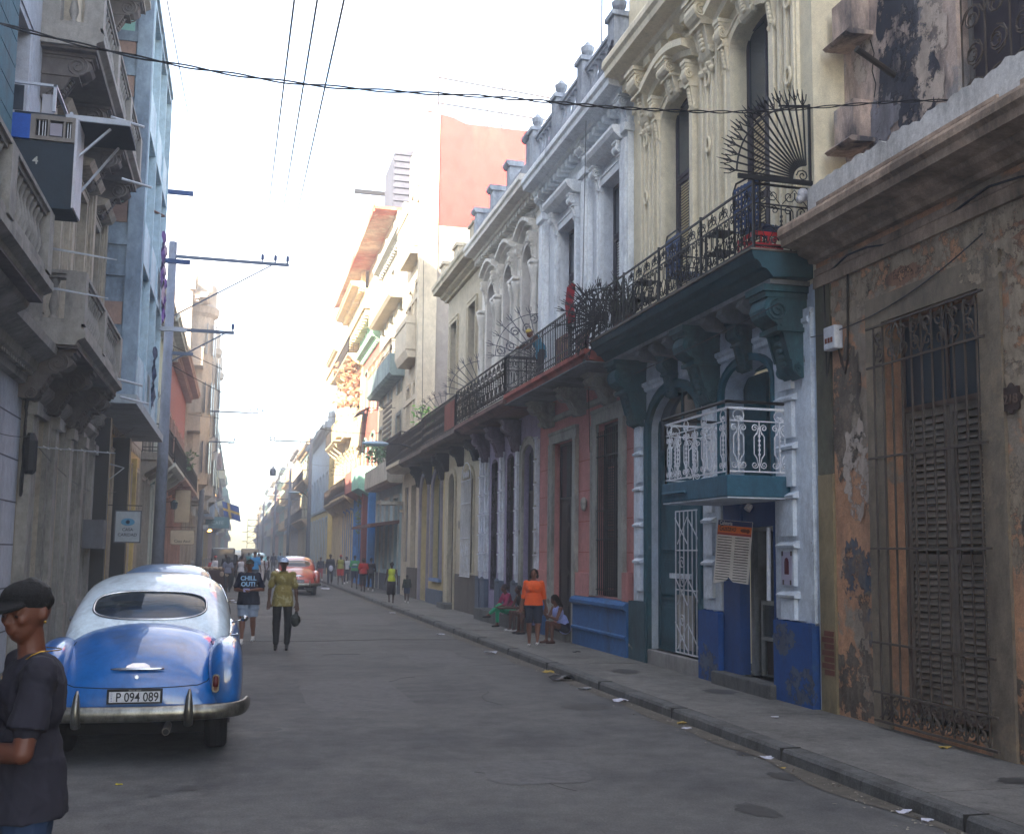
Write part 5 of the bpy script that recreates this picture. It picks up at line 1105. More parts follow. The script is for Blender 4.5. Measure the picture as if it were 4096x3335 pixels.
m = MB(f); m.add([(0, 11.35, 0), (-8, 11.35, 0), (-8, 11.35, 12.5), (0, 11.35, 12.5)], [(0, 1, 2, 3)]); m.add([(0, 17.55, 0), (-8, 17.55, 0), (-8, 17.55, 12.5), (0, 17.55, 12.5)], [(0, 1, 2, 3)]); m.add([(-.1, 11.35, 12.5), (-.1, 17.55, 12.5), (-8, 17.55, 12.5), (-8, 11.35, 12.5)], [(0, 1, 2, 3)]); m.build('side_walls', cream, b)
for a, c, zt in ((11.42, 12.36, 1.12), (13.96, 14.64, 1.12)):      # blue plinth pieces with ragged tops
    m = MB(f); k = 10
    for i in range(k):
        u0 = a+(c-a)*i/k; u1 = a+(c-a)*(i+1)/k; za = zt+.03*noise.noise(Vector((u0*9, 1, 0))); zb_ = zt+.03*noise.noise(Vector((u1*9, 1, 0)))
        m.add([(0, u0, Z0), (.105, u0, Z0), (.105, u0, za), (0, u0, za), (0, u1, Z0), (.105, u1, Z0), (.105, u1, zb_), (0, u1, zb_)], [(1, 5, 6, 2), (3, 2, 6, 7), (0, 1, 2, 3), (4, 7, 6, 5)])
    m.build('plinth', blu, b)
m = MB(f); m.box(0, .10, 16.8, 17.55, Z0, 1.12); m.build('plinth', mat('plinth_grey_teal', '#33505a', .9, dirt=.6, peel=.2, psc=3), b)
quoin(f, b, 11.62, 12.38, 1.14, 4.5, palq); quoin(f, b, 13.98, 14.62, 1.14, 4.25, palq); quoin(f, b, 16.84, 17.42, 1.14, 4.25, palq)
m = MB(f); m.box(0, .06, 11.42, 11.62, 1.1, 5.0); m.build('corner_strip', palq, b)
m = MB(f)
for a, c in ((11.45, 12.9), (13.45, 15.3), (16.1, 17.5)): m.extr([(0, 4.72), (.05, 4.74), (.05, 4.80), (.09, 4.83), (.09, 4.88), (0, 4.92)], a, c)
m.build('string_course', palq, b)
surround(f, b, dr[0], dr[1], Z0, dr[3], .14, teal, 0, .07, dr[4]); surround(f, b, cf[0], cf[1], 2.9, cf[3], .10, mat('teal_frame', '#2f6070', .8, dirt=.3), 0, .06, cf[4])
# door, gate
w_ = fill(f, b, dr[0], dr[1], dr[2], dr[3], 'door', teal, teal, -.12, 'panel', .95)
m = MB(f); m.box(-.12, -.06, 15.3, 16.1, 1.55, 1.63); m.build('letter_rail', palq, w_)
gt = thing('iron_gate', 'white barred iron gate standing ajar before the teal door', 'gate', (WR, 14.8, .4))
G = lambda p: (WR+.02-p[0], 14.80+p[1], p[2])
m = MB(G); Wd = .95
for i in range(7): m.bar((0, Wd*i/6, .4), (0, Wd*i/6, 2.62), .011)
for z in (.4, 1.38, 2.0, 2.62): m.bar((0, 0, z), (0, Wd, z), .014)
for z in (.45, 1.15, 2.1): m.bar((.012, 0, z), (.012, Wd*.5, z+.42), .009); m.bar((.012, Wd*.5, z), (.012, Wd, z+.42), .009); m.bar((.012, Wd*.5, z+.42), (.012, Wd*.9, z), .009)
for z in (1.5, 1.8, .9): m.tube([(.012, a, c) for a, c in spiral((Wd*.72, z), .11, 1.6, 0, 1, 14)], .008, 4)
m.build('bars', whiteiron, gt)
m = MB(G); m.box(-.03, -.01, .3, Wd-.03, .46, 1.3); m.build('backing_panel', mat('panel_cream', '#9a9890', .8, dirt=.3), gt)
m = MB(f); m.box(-.3, .07, 14.66, 16.76, .0, .36); m.build('doorstep', mat('marble_step', '#8d8b88', .5, dirt=.5), b, bevel=.015)
m = MB(f); m.box(-.3, .2, 12.3, 14.02, .0, .30); m.build('cafe_step', kerbm, b, bevel=.02)
# cafe opening: blue lining, half door, counter, things inside
m = MB(f); m.box(-.12, .03, 12.42, 12.47, .3, 2.66); m.box(-.12, .03, 13.42, 13.93, .3, 2.66); m.box(-.12, -.02, 12.47, 13.42, 2.32, 2.66); m.build('cafe_lining', mat('blue_gloss', '#10407c', .6, dirt=.25), b)
m = MB(f); m.box(-2.2, -2.1, 12.2, 13.6, .3, 2.6); m.box(-2.1, -.3, 12.3, 12.34, .3, 2.6); m.box(-2.1, -.3, 13.7, 13.74, .3, 2.6); m.box(-2.1, -.3, 12.34, 13.7, .28, .32); m.box(-2.1, -.3, 12.34, 13.7, 2.55, 2.6); m.build('cafe_room', mat('cafe_inside', '#8a8a82', .9, dirt=.4), b)
m = MB(f)
for i in range(3):
    for j in range(5): m.box(-2.1, -2.07, 12.4+i*.42, 12.76+i*.42, .5+j*.4, .85+j*.4)
m.build('cafe_back_panels', mat('cafe_panel', '#7b7a72', .8, dirt=.3), b)
m = MB(f); m.box(-.2, -.14, 13.33, 13.42, .3, 2.32); m.box(-.2, -.14, 12.47, 12.51, .3, 2.32); m.box(-.2, -.14, 12.51, 13.33, 2.26, 2.32); m.build('cafe_door_frame', mat('grey_white_wood', '#8e8f8c', .8, dirt=.45), b)
ct = thing('display_counter', 'white framed glass display counter in the cafe doorway', 'counter', (WR, 12.95, .3))
m = MB(f)
for s in (12.68, 13.30):
    for n in (-.85, -.28): m.box(n, n+.04, s, s+.04, .3, 1.32)
for z in (.78, 1.26): m.box(-.85, -.24, 12.68, 12.72, z, z+.05); m.box(-.85, -.24, 13.30, 13.34, z, z+.05); m.box(-.28, -.24, 12.72, 13.30, z, z+.05); m.box(-.85, -.81, 12.72, 13.30, z, z+.05)
m.build('frame', mat('counter_white', '#a9a9a2', .7, dirt=.3), ct)
m = MB(f); m.box(-.81, -.28, 12.72, 13.30, .79, .81); m.build('shelf', MC['counter_white'], ct)
m = MB(f); m.box(-.255, -.25, 12.72, 13.30, .83, 1.26); m.build('glass_front', mat('clear_glass', '#d0dada', .02, trans=.97, bump=0, var=0), ct)
m = MB(f); m.box(-.8, -.3, 12.74, 13.28, .3, .76); m.build('cabinet', mat('cabinet_brown', '#3a302a', .8, dirt=.5), ct)
for i in range(4): m = MB(f); m.sph((-.5, 12.82+i*.12, .86+.03*(i % 2)), (.1, .09, .07), 8, 6); m.build('bread_bag', mat('bag_cream', '#b8b3a0', .5, bump=.4), label='pale bag of bread in the glass counter, one of a row', cat='bag', group='bread bags in the counter')
m = MB(f); m.tube([(.05, 12.55, 2.3), (.06, 12.55, 1.35)], .03, 8); m.build('bead_strip', whiteiron, label='pale strip hanging in the cafe door opening', cat='hanging strip')
m = MB(f); m.tube([(.0, 13.15, 2.62), (.05, 13.15, 2.55)], .05, 8); m.build('bulb_holder', whiteiron, label='white lamp holder under the small balcony over the cafe', cat='lamp holder')
# menu board
mn = thing('menu_board', 'tilted white cafe menu board with orange heading and rows of prices', 'menu board', (WR-.35, 13.75, 2.1))
RB = Matrix.Translation((WR-.40, 13.32, 2.42))@Matrix.Rotation(FR(-42), 4, 'Z')@Matrix.Rotation(PI/2, 4, 'X')@Matrix.Rotation(FR(-5), 4, 'Z')@Matrix.Diagonal((.56, .86, 1, 1))
Tb = lambda p: RB@Vector(p)
wbw, wbh = .86, 1.02
m = MB(Tb); m.add([(0, 0, 0), (wbw, 0, 0), (wbw, -wbh*.96, 0), (wbw*.56, -wbh*.95, 0), (wbw*.42, -wbh*.88, 0), (wbw*.36, -wbh*.94, 0), (0, -wbh, 0), (0, 0, -.012), (wbw, 0, -.012), (wbw, -wbh*.96, -.012), (wbw*.56, -wbh*.95, -.012), (wbw*.42, -wbh*.88, -.012), (wbw*.36, -wbh*.94, -.012), (0, -wbh, -.012)], [(0, 6, 5, 4, 3, 2, 1), (7, 8, 9, 10, 11, 12, 13)]+[(i, (i+1) % 7, 7+(i+1) % 7, 7+i) for i in range(7)]); m.build('board', mat('board_white', '#b9b4b0', .6, dirt=.15), mn)
m = MB(Tb); m.box(.01, wbw-.01, -.085, -.005, .002, .004); m.build('top_band', mat('band_navy', '#1f2c58', .6, bump=0), mn)
m = MB(Tb); m.box(.01, wbw-.01, -.20, -.086, .002, .004); m.build('orange_band', mat('band_orange', '#c05a1a', .6, bump=0), mn)
m = MB(Tb); m.box(.01, wbw-.01, -.235, -.201, .002, .004); m.build('red_band', mat('band_red', '#8a2a22', .6, bump=0), mn)
ink = mat('ink', '#1c1a22', .6, bump=0)
text_mesh('Cafeteria', .085, MC['board_white'], mn, RB@Matrix.Translation((.05, -.075, .006)), .001, .001, align='LEFT')
text_mesh('Gustavo', .125, mat('ink_green', '#1c1c14', .6, bump=0), mn, RB@Matrix.Translation((.04, -.17, .006)), .001, .0015, align='LEFT', shear=.3)
m = MB(Tb); m.sph((.66, -.145, .006), (.09, .03, .004), 10, 6); m.sph((.76, -.15, .006), (.05, .035, .004), 10, 6); m.build('food_picture', mat('food_brown', '#5c2c14', .7), mn)
m = MB(Tb)
for c in (0, 1):
    for i in range(17):
        y = -.265-i*.042
        if y < -wbh*.93: continue
        m.box(.03+c*.43, .38+c*.43, y-.012, y, .002, .004)
m.build('ruled_rows', ink, mn)
m = MB(Tb); q = random.Random(5)
for c in (0, 1):
    for i in range(3, 10):
        y = -.252-i*.042-.025; x = .04+c*.43
        while x < .36+c*.43: w0 = q.uniform(.01, .035); m.box(x, x+w0, y-.004, y+.012, .002, .0035); x += w0+.012
m.build('price_entries', mat('ink_red', '#6a2020', .6, bump=0), mn)
# small poster on the pilaster
ps = thing('poster', 'small white poster with a red figure taped to the pale blue pilaster', 'poster', (WR, 12.0, 1.75))
m = MB(f); m.box(.102, .106, 11.87, 12.13, 1.57, 1.98); m.build('sheet', mat('poster_white', '#a9a5b8', .7, bump=0), ps)
m = MB(f); m.box(.106, .108, 11.94, 12.05, 1.70, 1.86); m.sph((.107, 11.995, 1.86), (.002, .055, .05), 10, 6); m.build('figure', mat('poster_red', '#5a1f2c', .7, bump=0), ps)
m = MB(f)
for a, c in ((11.88, 1.96), (12.1, 1.96), (11.9, 1.6), (12.08, 1.6)): m.box(.106, .109, a-.018, a+.018, c-.03, c+.03)
m.build('tape', mat('tape', '#4a3c34', .6, bump=0), ps)
# mezzanine window and little balcony
w_ = fill(f, b, 12.45, 13.9, 2.95, 4.62, 'window', MC['teal_frame'], teal, -.30, 'open')
m = MB(f); m.box(-.34, -.28, 12.62, 12.95, 2.95, 4.3); m.build('open_shutter', mat('brown_grey_wood', '#4c463f', .8), w_)
m = MB(f); m.box(-.34, -.29, 13.2, 13.88, 2.95, 4.5); m.build('shutter', teal, w_)
tb = mat('teal_balcony', '#2b586c', .75, dirt=.35, dcol='#1c3340', sc=3)
m = MB(f); m.box(0, .92, 11.98, 14.06, 2.66, 2.93); sb_ = m.build('small_balcony', tb, b, bevel=.012)
m = MB(f); m.box(.01, .91, 11.99, 14.05, 2.64, 2.659); m.build('soffit', pale, sb_)
railing(f, sb_, [(.02, 12.02), (.88, 12.02), (.88, 14.02), (.02, 14.02)], 2.93, 3.78, 'lyre', whiteiron, r=.010, step=.27)
m = MB(f); m.tube([(0, 12.02, 3.86), (.90, 12.02, 3.86), (.90, 14.04, 3.86), (0, 14.04, 3.86)], .022, 8); m.build('handrail', iron, sb_)
m = MB(f); m.tube([(.94, 13.2, 2.78), (.94, 14.0, 2.79)], .02, 6); m.build('drain_pipe', tb, sb_)
# keystones and consoles
for s in (13.17, 15.72): console(f, b, s, .26, 5.18, .72, .28, teal2, 'keystone')
for s in (11.78, 14.25, 17.15): console(f, b, s, .40, 5.28, 1.15, .62, teal2)
# long balcony
tm_ = mat('teal_moulding', '#254751', .8, dirt=.35, dcol='#14242a', sc=3)
m = MB(f); m.extr([(0, 5.36), (.30, 5.36), (.55, 5.34), (.60, 5.40), (.64, 5.44), (.70, 5.45), (.72, 5.50), (.76, 5.54), (.80, 5.55), (.83, 5.62), (.83, 5.66), (0, 5.66)], 11.42, 17.55); bal = m.build('long_balcony', tm_, b)
m = MB(f); m.box(0, .55, 11.5, 17.5, 5.28, 5.34); m.build('soffit', mat('soffit_grey', '#75797d', .9, dirt=.5), bal)
m = MB(f); m.box(.0, .86, 11.4, 17.56, 5.66, 5.685); m.build('slab_edge', mat('slab_edge', '#6a625a', .9, dirt=.6), bal)
for s in (12.4, 13.0, 13.55, 14.95, 15.5, 16.1): m = MB(f); m.prism([(0, 5.28), (.5, 5.28), (.52, 5.2), (.42, 5.12), (.1, 5.10), (0, 5.05)], lambda a, c, h: (a, h, c), s-.09, s+.09); m.build('bracket', MC['soffit_grey'], bal)
railing(f, bal, [(.02, 11.47), (.78, 11.47), (.78, 17.5)], 5.69, 6.52, 'cscroll', iron, r=.0095, step=.34)
m = MB(f)
for s in (11.47, 13.0, 14.5, 16.0, 17.5): m.bar((.78, s, 5.66), (.78, s, 6.56), .022)
m.each('post', iron, bal)
fan = thing('spike_fan', 'black iron fan of spear tipped rods closing the near end of the long balcony', 'spike fan', (WR-.05, 11.45, 6.56))
ax = lambda c, x, z: (c[0]+x, c[1], c[2]+z)
spikes(f, fan, (.08, 11.40, 6.60), 1.03, FR(2), FR(88), 15, iron, ax, 'rods', r=.012, inner=.2)
m = MB(f); m.box(-.02, 1.02, 11.385, 11.415, 6.54, 6.60); m.bar((.03, 11.4, 6.55), (.03, 11.4, 7.6), .02); m.bar((.03, 11.4, 7.58), (.45, 11.4, 7.53), .014); m.build('frame', iron, fan)
fan2 = thing('spike_fan', 'tangle of black spear tipped rods at the far end of the long balcony', 'spike fan', (WR-.5, 17.5, 6.0))
for i, (a0, a1) in enumerate(((FR(-60), FR(100)), (FR(-50), FR(110)), (FR(-70), FR(80)))):
    spikes(f, fan2, (.55, 17.45+.12*i, 6.1), .62, a0, a1, 15, iron, lambda c, x, z, q=i: (c[0]+x*(.9 if q != 2 else .4)+.1*q, c[1]+x*(.5 if q else .1), c[2]+z), 'rods', wob=1, r=.012, inner=.02)
for i in range(2):
    q = random.Random(i+5); m = MB(f)
    for j in range(26):
        a = q.uniform(0, 2*PI); h = q.uniform(.3, .85); sx, sy = .18*math.cos(a), .22*math.sin(a)
        m.tube([(.5+.05*i, 16.4+.5*i, 5.9), (.5+sx, 16.4+.5*i+sy, 5.9+h*.6), (.5+sx*2, 16.4+.5*i+sy*2.2, 5.9+h)], lambda t: .018*(1-t)+.003, 4)
    p_ = thing('potted_plant', ['spindly dark plant in a pot behind the long balcony rail, nearer the cream windows', 'spindly dark plant in a pot behind the spear tipped rods'][i], 'plant', (WR-.5, 16.4+.5*i, 5.69), 'plants on the long balcony')
    m.build('stems', mat('plant_dark', '#2c3326', .8), p_); m = MB(f); m.lathe((.5, 16.4+.5*i, 5.69), [(.1, 0), (.15, .25), (.16, .26)], 12); m.build('pot', mat('pot', '#4a3026', .9), p_)
# upper storey dressing
for s0, s1, zt in ((12.35, 13.5, 9.62), (14.95, 16.1, 9.55)):
    fill(f, b, s0, s1, 5.68, zt, 'window', shutter_dark, shutter_dark, -.2, 'shutter', 1.25, .05, fr=.07)
    surround(f, b, s0, s1, 5.68, zt, .16, creamt, 0, .07, .28); hood(f, b, s0-.12, s1+.12, zt+.22, creamt, .34, .22, .26)
    for s in (s0-.12, s1+.12): console(f, b, s, .15, zt+.20, .85, .24, creamt)
    console(f, b, (s0+s1)/2, .34, zt+.52, .62, .34, creamt, 'keystone'); garland(f, b, s0-.1, s1+.1, zt+.62, creamt, .10, .22, 1.3)
for s in (11.8, 14.22, 16.75):
    m = MB(f)
    for d_ in (-.27, -.09, .09, .27):
        if s == 11.8 and d_ < -.1: continue
        m.box(0, .05, s+d_-.07, s+d_+.07, 5.68, 9.9); m.box(.05, .075, s+d_-.03, s+d_+.03, 5.9, 9.7)
    m.build('pilaster', creamt, b)
    for z in (6.9, 8.15, 9.2): m = MB(f); m.tube([(.09, s+.07*math.cos(a), z+.11*math.sin(a)) for a in [2*PI*i/18 for i in range(18)]], .022, 5, True); m.build('medallion', creamt, b)
    console(f, b, s, .36, 10.45, .95, .42, creamt); garland(f, b, s-.18, s+.18, 9.35, creamt, .12, .03, 1.3)
m = MB(f); m.box(0, .06, 11.4, 17.5, 9.98, 10.12); m.build('architrave', creamt, b)
cornice(f, b, 11.36, 17.6, 10.45, .55, .62, creamt, dent=.5)
garland(f, b, 14.6, 16.5, 10.25, creamt, .08, .0, 1)
m = MB(f); m.box(-.3, .1, 11.36, 17.55, 11.0, 12.6); m.build('attic', cream, b)
# things on the long balcony
def chair(label, n, s, rot, m_):
    r = thing('balcony_chair', label, 'chair', (WR-n, s, 5.69), 'blue chairs on the long balcony', 0); Mx = Matrix.Translation((WR-n, s, 5.69))@Matrix.Rotation(rot, 4, 'Z'); T = lambda p: Mx@Vector(p)
    m = MB(T)
    for i in range(9): m.box(-.24, .24, -.24+i*.055, -.205+i*.055, .40, .41)
    m.build('seat', m_, r); m = MB(T)
    for i in range(8): m.box(-.26+i*.07, -.225+i*.07, .22, .23, .42, 1.0)
    for i in range(8): m.box(-.26, .26, .232, .24, .46+i*.07, .495+i*.07)
    m.build('backrest', m_, r)
    m = MB(T); m.tube([(-.27, .22, .0), (-.28, .23, .95), (-.2, .24, 1.05), (.2, .24, 1.05), (.28, .23, .95), (.27, .22, 0)], .014, 6)
    for sx in (-1, 1): m.tube([(sx*.27, -.25, 0), (sx*.27, -.25, .62), (sx*.27, .22, .62)], .014, 6)
    m.build('frame', iron, r)
bc = mat('blue_webbing', '#24406e', .7, dirt=.2)
chair('blue webbed chair at the near end of the long balcony', .42, 11.95, PI*.55, bc); chair('blue webbed chair between the two cream windows', .4, 14.3, PI*.5, bc); 
for i, s in enumerate((13.1, 15.9)):
    t_ = thing('iron_stand', ['black iron plant stand before the right cream window', 'black iron shelf stand before the left cream window'][i], 'stand', (WR-.45, s, 5.69)); m = MB(f)
    for a in (-.18, .18):
        for n in (.3, .58): m.bar((n, s+a, 5.69), (n, s+a, 6.4), .012)
    for z in (5.85, 6.1, 6.38): m.bar((.3, s-.18, z), (.3, s+.18, z), .01); m.bar((.58, s-.18, z), (.58, s+.18, z), .01); m.box(.3, .58, s-.18, s+.18, z, z+.01)
    m.build('frame', iron, t_)
cr = thing('plastic_crate', 'red plastic bottle crate at the near corner of the long balcony', 'crate', (WR-.55, 11.72, 5.69)); m = MB(f); red = mat('crate_red', '#a3131f', .5, bump=.03)
for a in ((.36, .38, 11.5, 11.95), (.74, .76, 11.5, 11.95), (.38, .74, 11.5, 11.52), (.38, .74, 11.93, 11.95)):
    m.box(*a, 5.69, 5.78); m.box(*a, 5.88, 5.93)
m.box(.38, .74, 11.52, 11.93, 5.69, 5.70)
for n in (.36, .46, .55, .65, .74): 
    for s in (11.5, 11.93): m.box(n, n+.02, s, s+.02, 5.78, 5.88)
m.build('shell', red, cr)
MT = Matrix.Translation((WR-.56, 11.497, 5.715))@Matrix.Rotation(PI/2, 4, 'X')
text_mesh('CERVEZA', .05, mat('crate_letter', '#c88a8a', .6, bump=0), cr, MT, .001)
m = MB(f); m.sph((.12, 11.42, 6.42), (.08, .05, .09), 9, 6); m.sph((.17, 11.42, 6.36), (.05, .04, .05), 8, 6); m.build('plastic_wrap', mat('wrap_white', '#b4b4b8', .3, bump=.8, bsc=3), label='crumpled white plastic wrapped on the near end of the iron rail', cat='plastic bag')
pg = thing('pigeon', 'dark pigeon perched on the edge of the cream cornice', 'bird', (WR-.55, 17.3, 11.0)); T = lambda p: (WR-.55+p[0], 17.3+p[1], 11.0+p[2]); m = MB(T); m.sph((0, 0, .11), (.05, .10, .065), 10, 8); m.sph((0, -.09, .2), (.03, .035, .035), 8, 6); p_cap(m, (0, -.05, .13), .04, (0, -.085, .2), .026); p_cap(m, (0, .08, .10), .03, (0, .2, .06), .015); p_cap(m, (0, -.115, .2), .01, (0, -.14, .19), .004); blob(m, 'body', mat('pigeon_grey', '#2a2c36', .7), pg, .012, 2)
m = MB(T)
for q in (-.02, .02): m.bar((q, 0, .06), (q, 0, 0), .006)
m.build('legs', mat('pigeon_leg', '#6a3a3a', .7), pg)
# ---- pink house with pale blue upper floor
pink = mat('pink_plaster', '#b57d78', .92, dirt=.3, dcol='#6f4a48', sc=1.2, streak=.2, bump=.15, var=.08)
pink2 = mat('salmon_band', '#9c4f44', .92, dirt=.5, dcol='#4f2e2a', sc=1.5, bump=.2)
gs = mat('grey_stone_trim', '#97968f', .92, dirt=.45, dcol='#4f4b45', sc=1.6, peel=.2, pcol='#716b60', psc=3, bump=.2)
bp = mat('blue_plinth', '#2c5f95', .85, dirt=.5, dcol='#2a4258', sc=1.5, peel=.1, pcol='#3a5068', bump=.15)
lb = mat('pale_blue_upper', '#d0d5d9', .92, dirt=.25, dcol='#6c7480', sc=1.1, streak=.15, bump=.12, var=.06)
lbt = mat('pale_blue_moulding', '#d8dde0', .9, dirt=.3, dcol='#666e7c', sc=2, bump=.12, var=.06)
b = B('pink_house', 'two-storey house, pink with blue plinth below and pale blue above', f, 17.55, 23.6)
pw_ = (18.2, 19.45, 1.12, 4.45); pd2 = (20.95, 22.4, Z0, 4.35)
wallmesh(f, 17.55, 23.6, Z0, 5.35, [pw_, pd2], .4, body=False).build('lower_wall', pink, b)
wallmesh(f, 17.55, 23.6, 5.35, 10.4, [(18.05, 19.2, 5.6, 9.2), (20.9, 22.1, 5.6, 9.15)], .3, body=False).build('upper_wall', lb, b)
m = MB(f)
for s in (17.56, 23.6): m.add([(0, s, 0), (-8, s, 0), (-8, s, 11), (0, s, 11)], [(0, 1, 2, 3)])
m.add([(0, 17.55, 10.9), (0, 23.6, 10.9), (-8, 23.6, 10.9), (-8, 17.55, 10.9)], [(0, 1, 2, 3)]); m.build('side_walls', lb, b)
surround(f, b, pw_[0], pw_[1], 1.12, pw_[3], .3, gs, 0, .06); surround(f, b, pd2[0], pd2[1], Z0, pd2[3], .26, gs, 0, .07)
m = MB(f); m.box(0, .13, 17.6, 20.66, Z0, .92); m.extr([(0, .92), (.13, .92), (.19, .96), (.19, 1.02), (.14, 1.07), (0, 1.09)], 17.58, 20.68); m.extr([(.13, .42), (.16, .44), (.16, .48), (.13, .50)], 17.6, 20.66); m.build('plinth', bp, b); m = MB(f); m.box(0, .10, 22.68, 23.6, Z0, 1.0); m.build('plinth', bp, b)
m = MB(f); m.box(0, .09, 17.62, 17.92, 1.09, 1.6); m.box(0, .09, 19.78, 20.64, 1.09, 1.55); m.box(0, .10, 22.7, 23.55, 1.0, 1.55); m.each('pedestal', pink, b)
m = MB(f)
for s0, s1 in ((17.58, 17.88), (19.78, 20.66), (22.7, 23.55)):
    for i in range(4): m.box(0, .004, s0, s1, 1.95+i*.62, 1.965+i*.62)
m.build('joint_lines', pink2, b)
m = MB(f); m.extr([(0, 4.85), (.06, 4.87), (.08, 4.95), (0, 5.0)], 17.6, 23.6); m.build('string_course', gs, b)
w_ = fill(f, b, pw_[0], pw_[1], 1.12, 4.45, 'window', darkwood, darkwood, -.12, 'shutter', .7)
grille(f, w_, pw_[0]+.05, pw_[1]-.05, 1.15, 4.3, .03, iron, 11, (1.25, 2.2, 2.75, 3.8, 4.2), .011, .06)
w_ = fill(f, b, pd2[0], pd2[1], Z0, pd2[3], 'door', darkwood, darkwood, -.12, 'panel', 1.2)
m = MB(f); m.box(-.35, .2, 20.98, 22.37, Z0, .34); m.build('doorstep', kerbm, b)
m = MB(f); m.sph((.05, 20.2, 2.95), (.07, .10, .12), 8, 6); m.sph((.07, 20.15, 2.85), (.05, .08, .07), 8, 6); m.build('wall_ornament', gs, b)
for s in (18.6, 20.4, 22.6): console(f, b, s, .34, 5.3, .55, .6, gs)
m = MB(f); m.extr([(0, 5.36), (.6, 5.36), (.84, 5.40), (.86, 5.46), (.92, 5.50), (.92, 5.58), (0, 5.58)], 17.62, 23.55); bal = m.build('balcony', pink2, b)
m = MB(f); m.box(0, .9, 17.6, 23.57, 5.34, 5.358); m.build('soffit', MC['soffit_grey'], bal)
railing(f, bal, [(.02, 17.66), (.88, 17.66), (.88, 23.5), (.02, 23.5)], 5.6, 6.5, 'bar', iron, r=.011)
for s0, s1, zt in ((18.05, 19.2, 9.2), (20.9, 22.1, 9.15)):
    fill(f, b, s0, s1, 5.6, zt, 'window', shutter_dark, shutter_dark, -.2, 'shutter', 1.0)
    surround(f, b, s0, s1, 5.6, zt, .2, lbt, 0, .07)
    m = MB(f); m.extr([(0, zt+.42), (.2, zt+.44), (.32, zt+.54), (.36, zt+.62), (.36, zt+.68), (0, zt+.70)], s0-.3, s1+.3); m.build('hood', lbt, b)
    for s in (s0-.1, s1+.1): console(f, b, s, .18, zt+.42, .55, .26, lbt)
    garland(f, b, s0+.1, s1-.1, zt+.8, lbt, .08, .08, .9)
for s in (17.75, 20.05, 23.2): m = MB(f); m.box(0, .12, s-.2, s+.2, 5.6, 9.9); m.box(.12, .16, s-.14, s+.14, 5.9, 9.6); m.box(0, .2, s-.24, s+.24, 9.7, 9.85); m.build('pilaster', lbt, b); console(f, b, s, .3, 10.4, .5, .3, lbt)
m = MB(f)
for i in range(8): m.box(0, .004, 18.0, 23.5, 6.2+i*.45, 6.21+i*.45) if False else None
cornice(f, b, 17.56, 23.6, 10.35, .5, .55, lbt, dent=.3)
balustrade(f, b, [(.2, 17.8), (.2, 23.4)], 10.86, .95, mat('blue_grey_stone', '#9298a0', .92, dirt=.6, dcol='#3a4250', sc=2, bump=.2), .24, single=True)
for s in (17.8, 19.67, 21.5, 23.4):
    m = MB(f); m.box(.03, .37, s-.17, s+.17, 10.86, 11.95); m.box(-.02, .42, s-.22, s+.22, 11.95, 12.04); m.lathe((.2, s, 12.04), [(.10, 0), (.05, .06), (.13, .16), (.15, .26), (.08, .32), (.04, .38)], 10); m.build('roof_pier', MC['blue_grey_stone'], b)
m = MB(f)
for i in range(3): m.tube([(.95, 18.2+i*.12, 6.9), (.98, 18.22+i*.12, 6.55), (.95, 18.16+i*.12, 6.2)], .05, 6)
m.build('laundry', mat('laundry_red', '#8d1d2a', .8), label='small red cloths hung on the dark balcony rail beside the spear tipped tangle', cat='laundry')
m = MB(f); m.box(.3, .34, 19.2, 19.9, 5.7, 6.3); m.box(.5, .54, 19.9, 20.7, 5.7, 6.35); m.build('bundle', mat('check_cloth', '#5a2a4a', .8, dirt=.7, dcol='#c2a040', sc=9), label='checked cloth bundle behind the black bars of the pink balcony', cat='cloth')

# ---- ornate white house, lavender and white at street level
wh = mat('white_ornate', '#d3d0c8', .92, dirt=.3, dcol='#74746e', sc=1.1, streak=.2, bump=.15, var=.06)
lav = mat('lavender', '#8f86a0', .92, dirt=.35, dcol='#5a5664', sc=2, bump=.15)
wq = mat('white_quoin', '#c6cad2', .92, dirt=.35, dcol='#6a6a6c', sc=2, bump=.15)
pgr = mat('blue_grey_plinth', '#525c6c', .92, dirt=.4, bump=.2)
b = B('ornate_white_house', 'two-storey white house with three arched upper windows and lavender ground floor', f, 23.6, 30.0)
lo = [(23.95, 25.0, Z0, 4.55, .3), (26.0, 26.75, .9, 4.5, .2), (27.75, 28.5, .9, 4.5, .2)]
uo = [(24.25, 25.2, 5.9, 9.6, .45), (26.15, 27.15, 5.9, 9.6, .45), (28.1, 29.1, 5.9, 9.6, .45)]
wallmesh(f, 23.6, 30.0, Z0, 5.3, lo, .35, body=False).build('lower_wall', lav, b)
wallmesh(f, 23.6, 30.0, 5.3, 10.5, uo, .35, body=False).build('upper_wall', wh, b)
m = MB(f)
for s in (23.61, 30.0): m.add([(0, s, 0), (-8, s, 0), (-8, s, 11), (0, s, 11)], [(0, 1, 2, 3)])
m.add([(0, 23.6, 11), (0, 30, 11), (-8, 30, 11), (-8, 23.6, 11)], [(0, 1, 2, 3)]); m.build('side_walls', wh, b)
fill(f, b, 23.95, 25.0, Z0, 4.55, 'door', darkwood, darkwood, -.12, 'panel', 1.1); surround(f, b, 23.95, 25.0, Z0, 4.55, .2, gs, 0, .06, .3)
for s0, s1 in ((26.0, 26.75), (27.75, 28.5)):
    w_ = fill(f, b, s0, s1, .9, 4.5, 'window', darkwood, darkwood, -.10, 'shutter', .6); grille(f, w_, s0+.03, s1-.03, .95, 4.4, -.02, iron, 7, (1, 2, 3, 4), .010, .03, [(1.1, 1.9), (2.1, 2.9), (3.1, 3.9)])
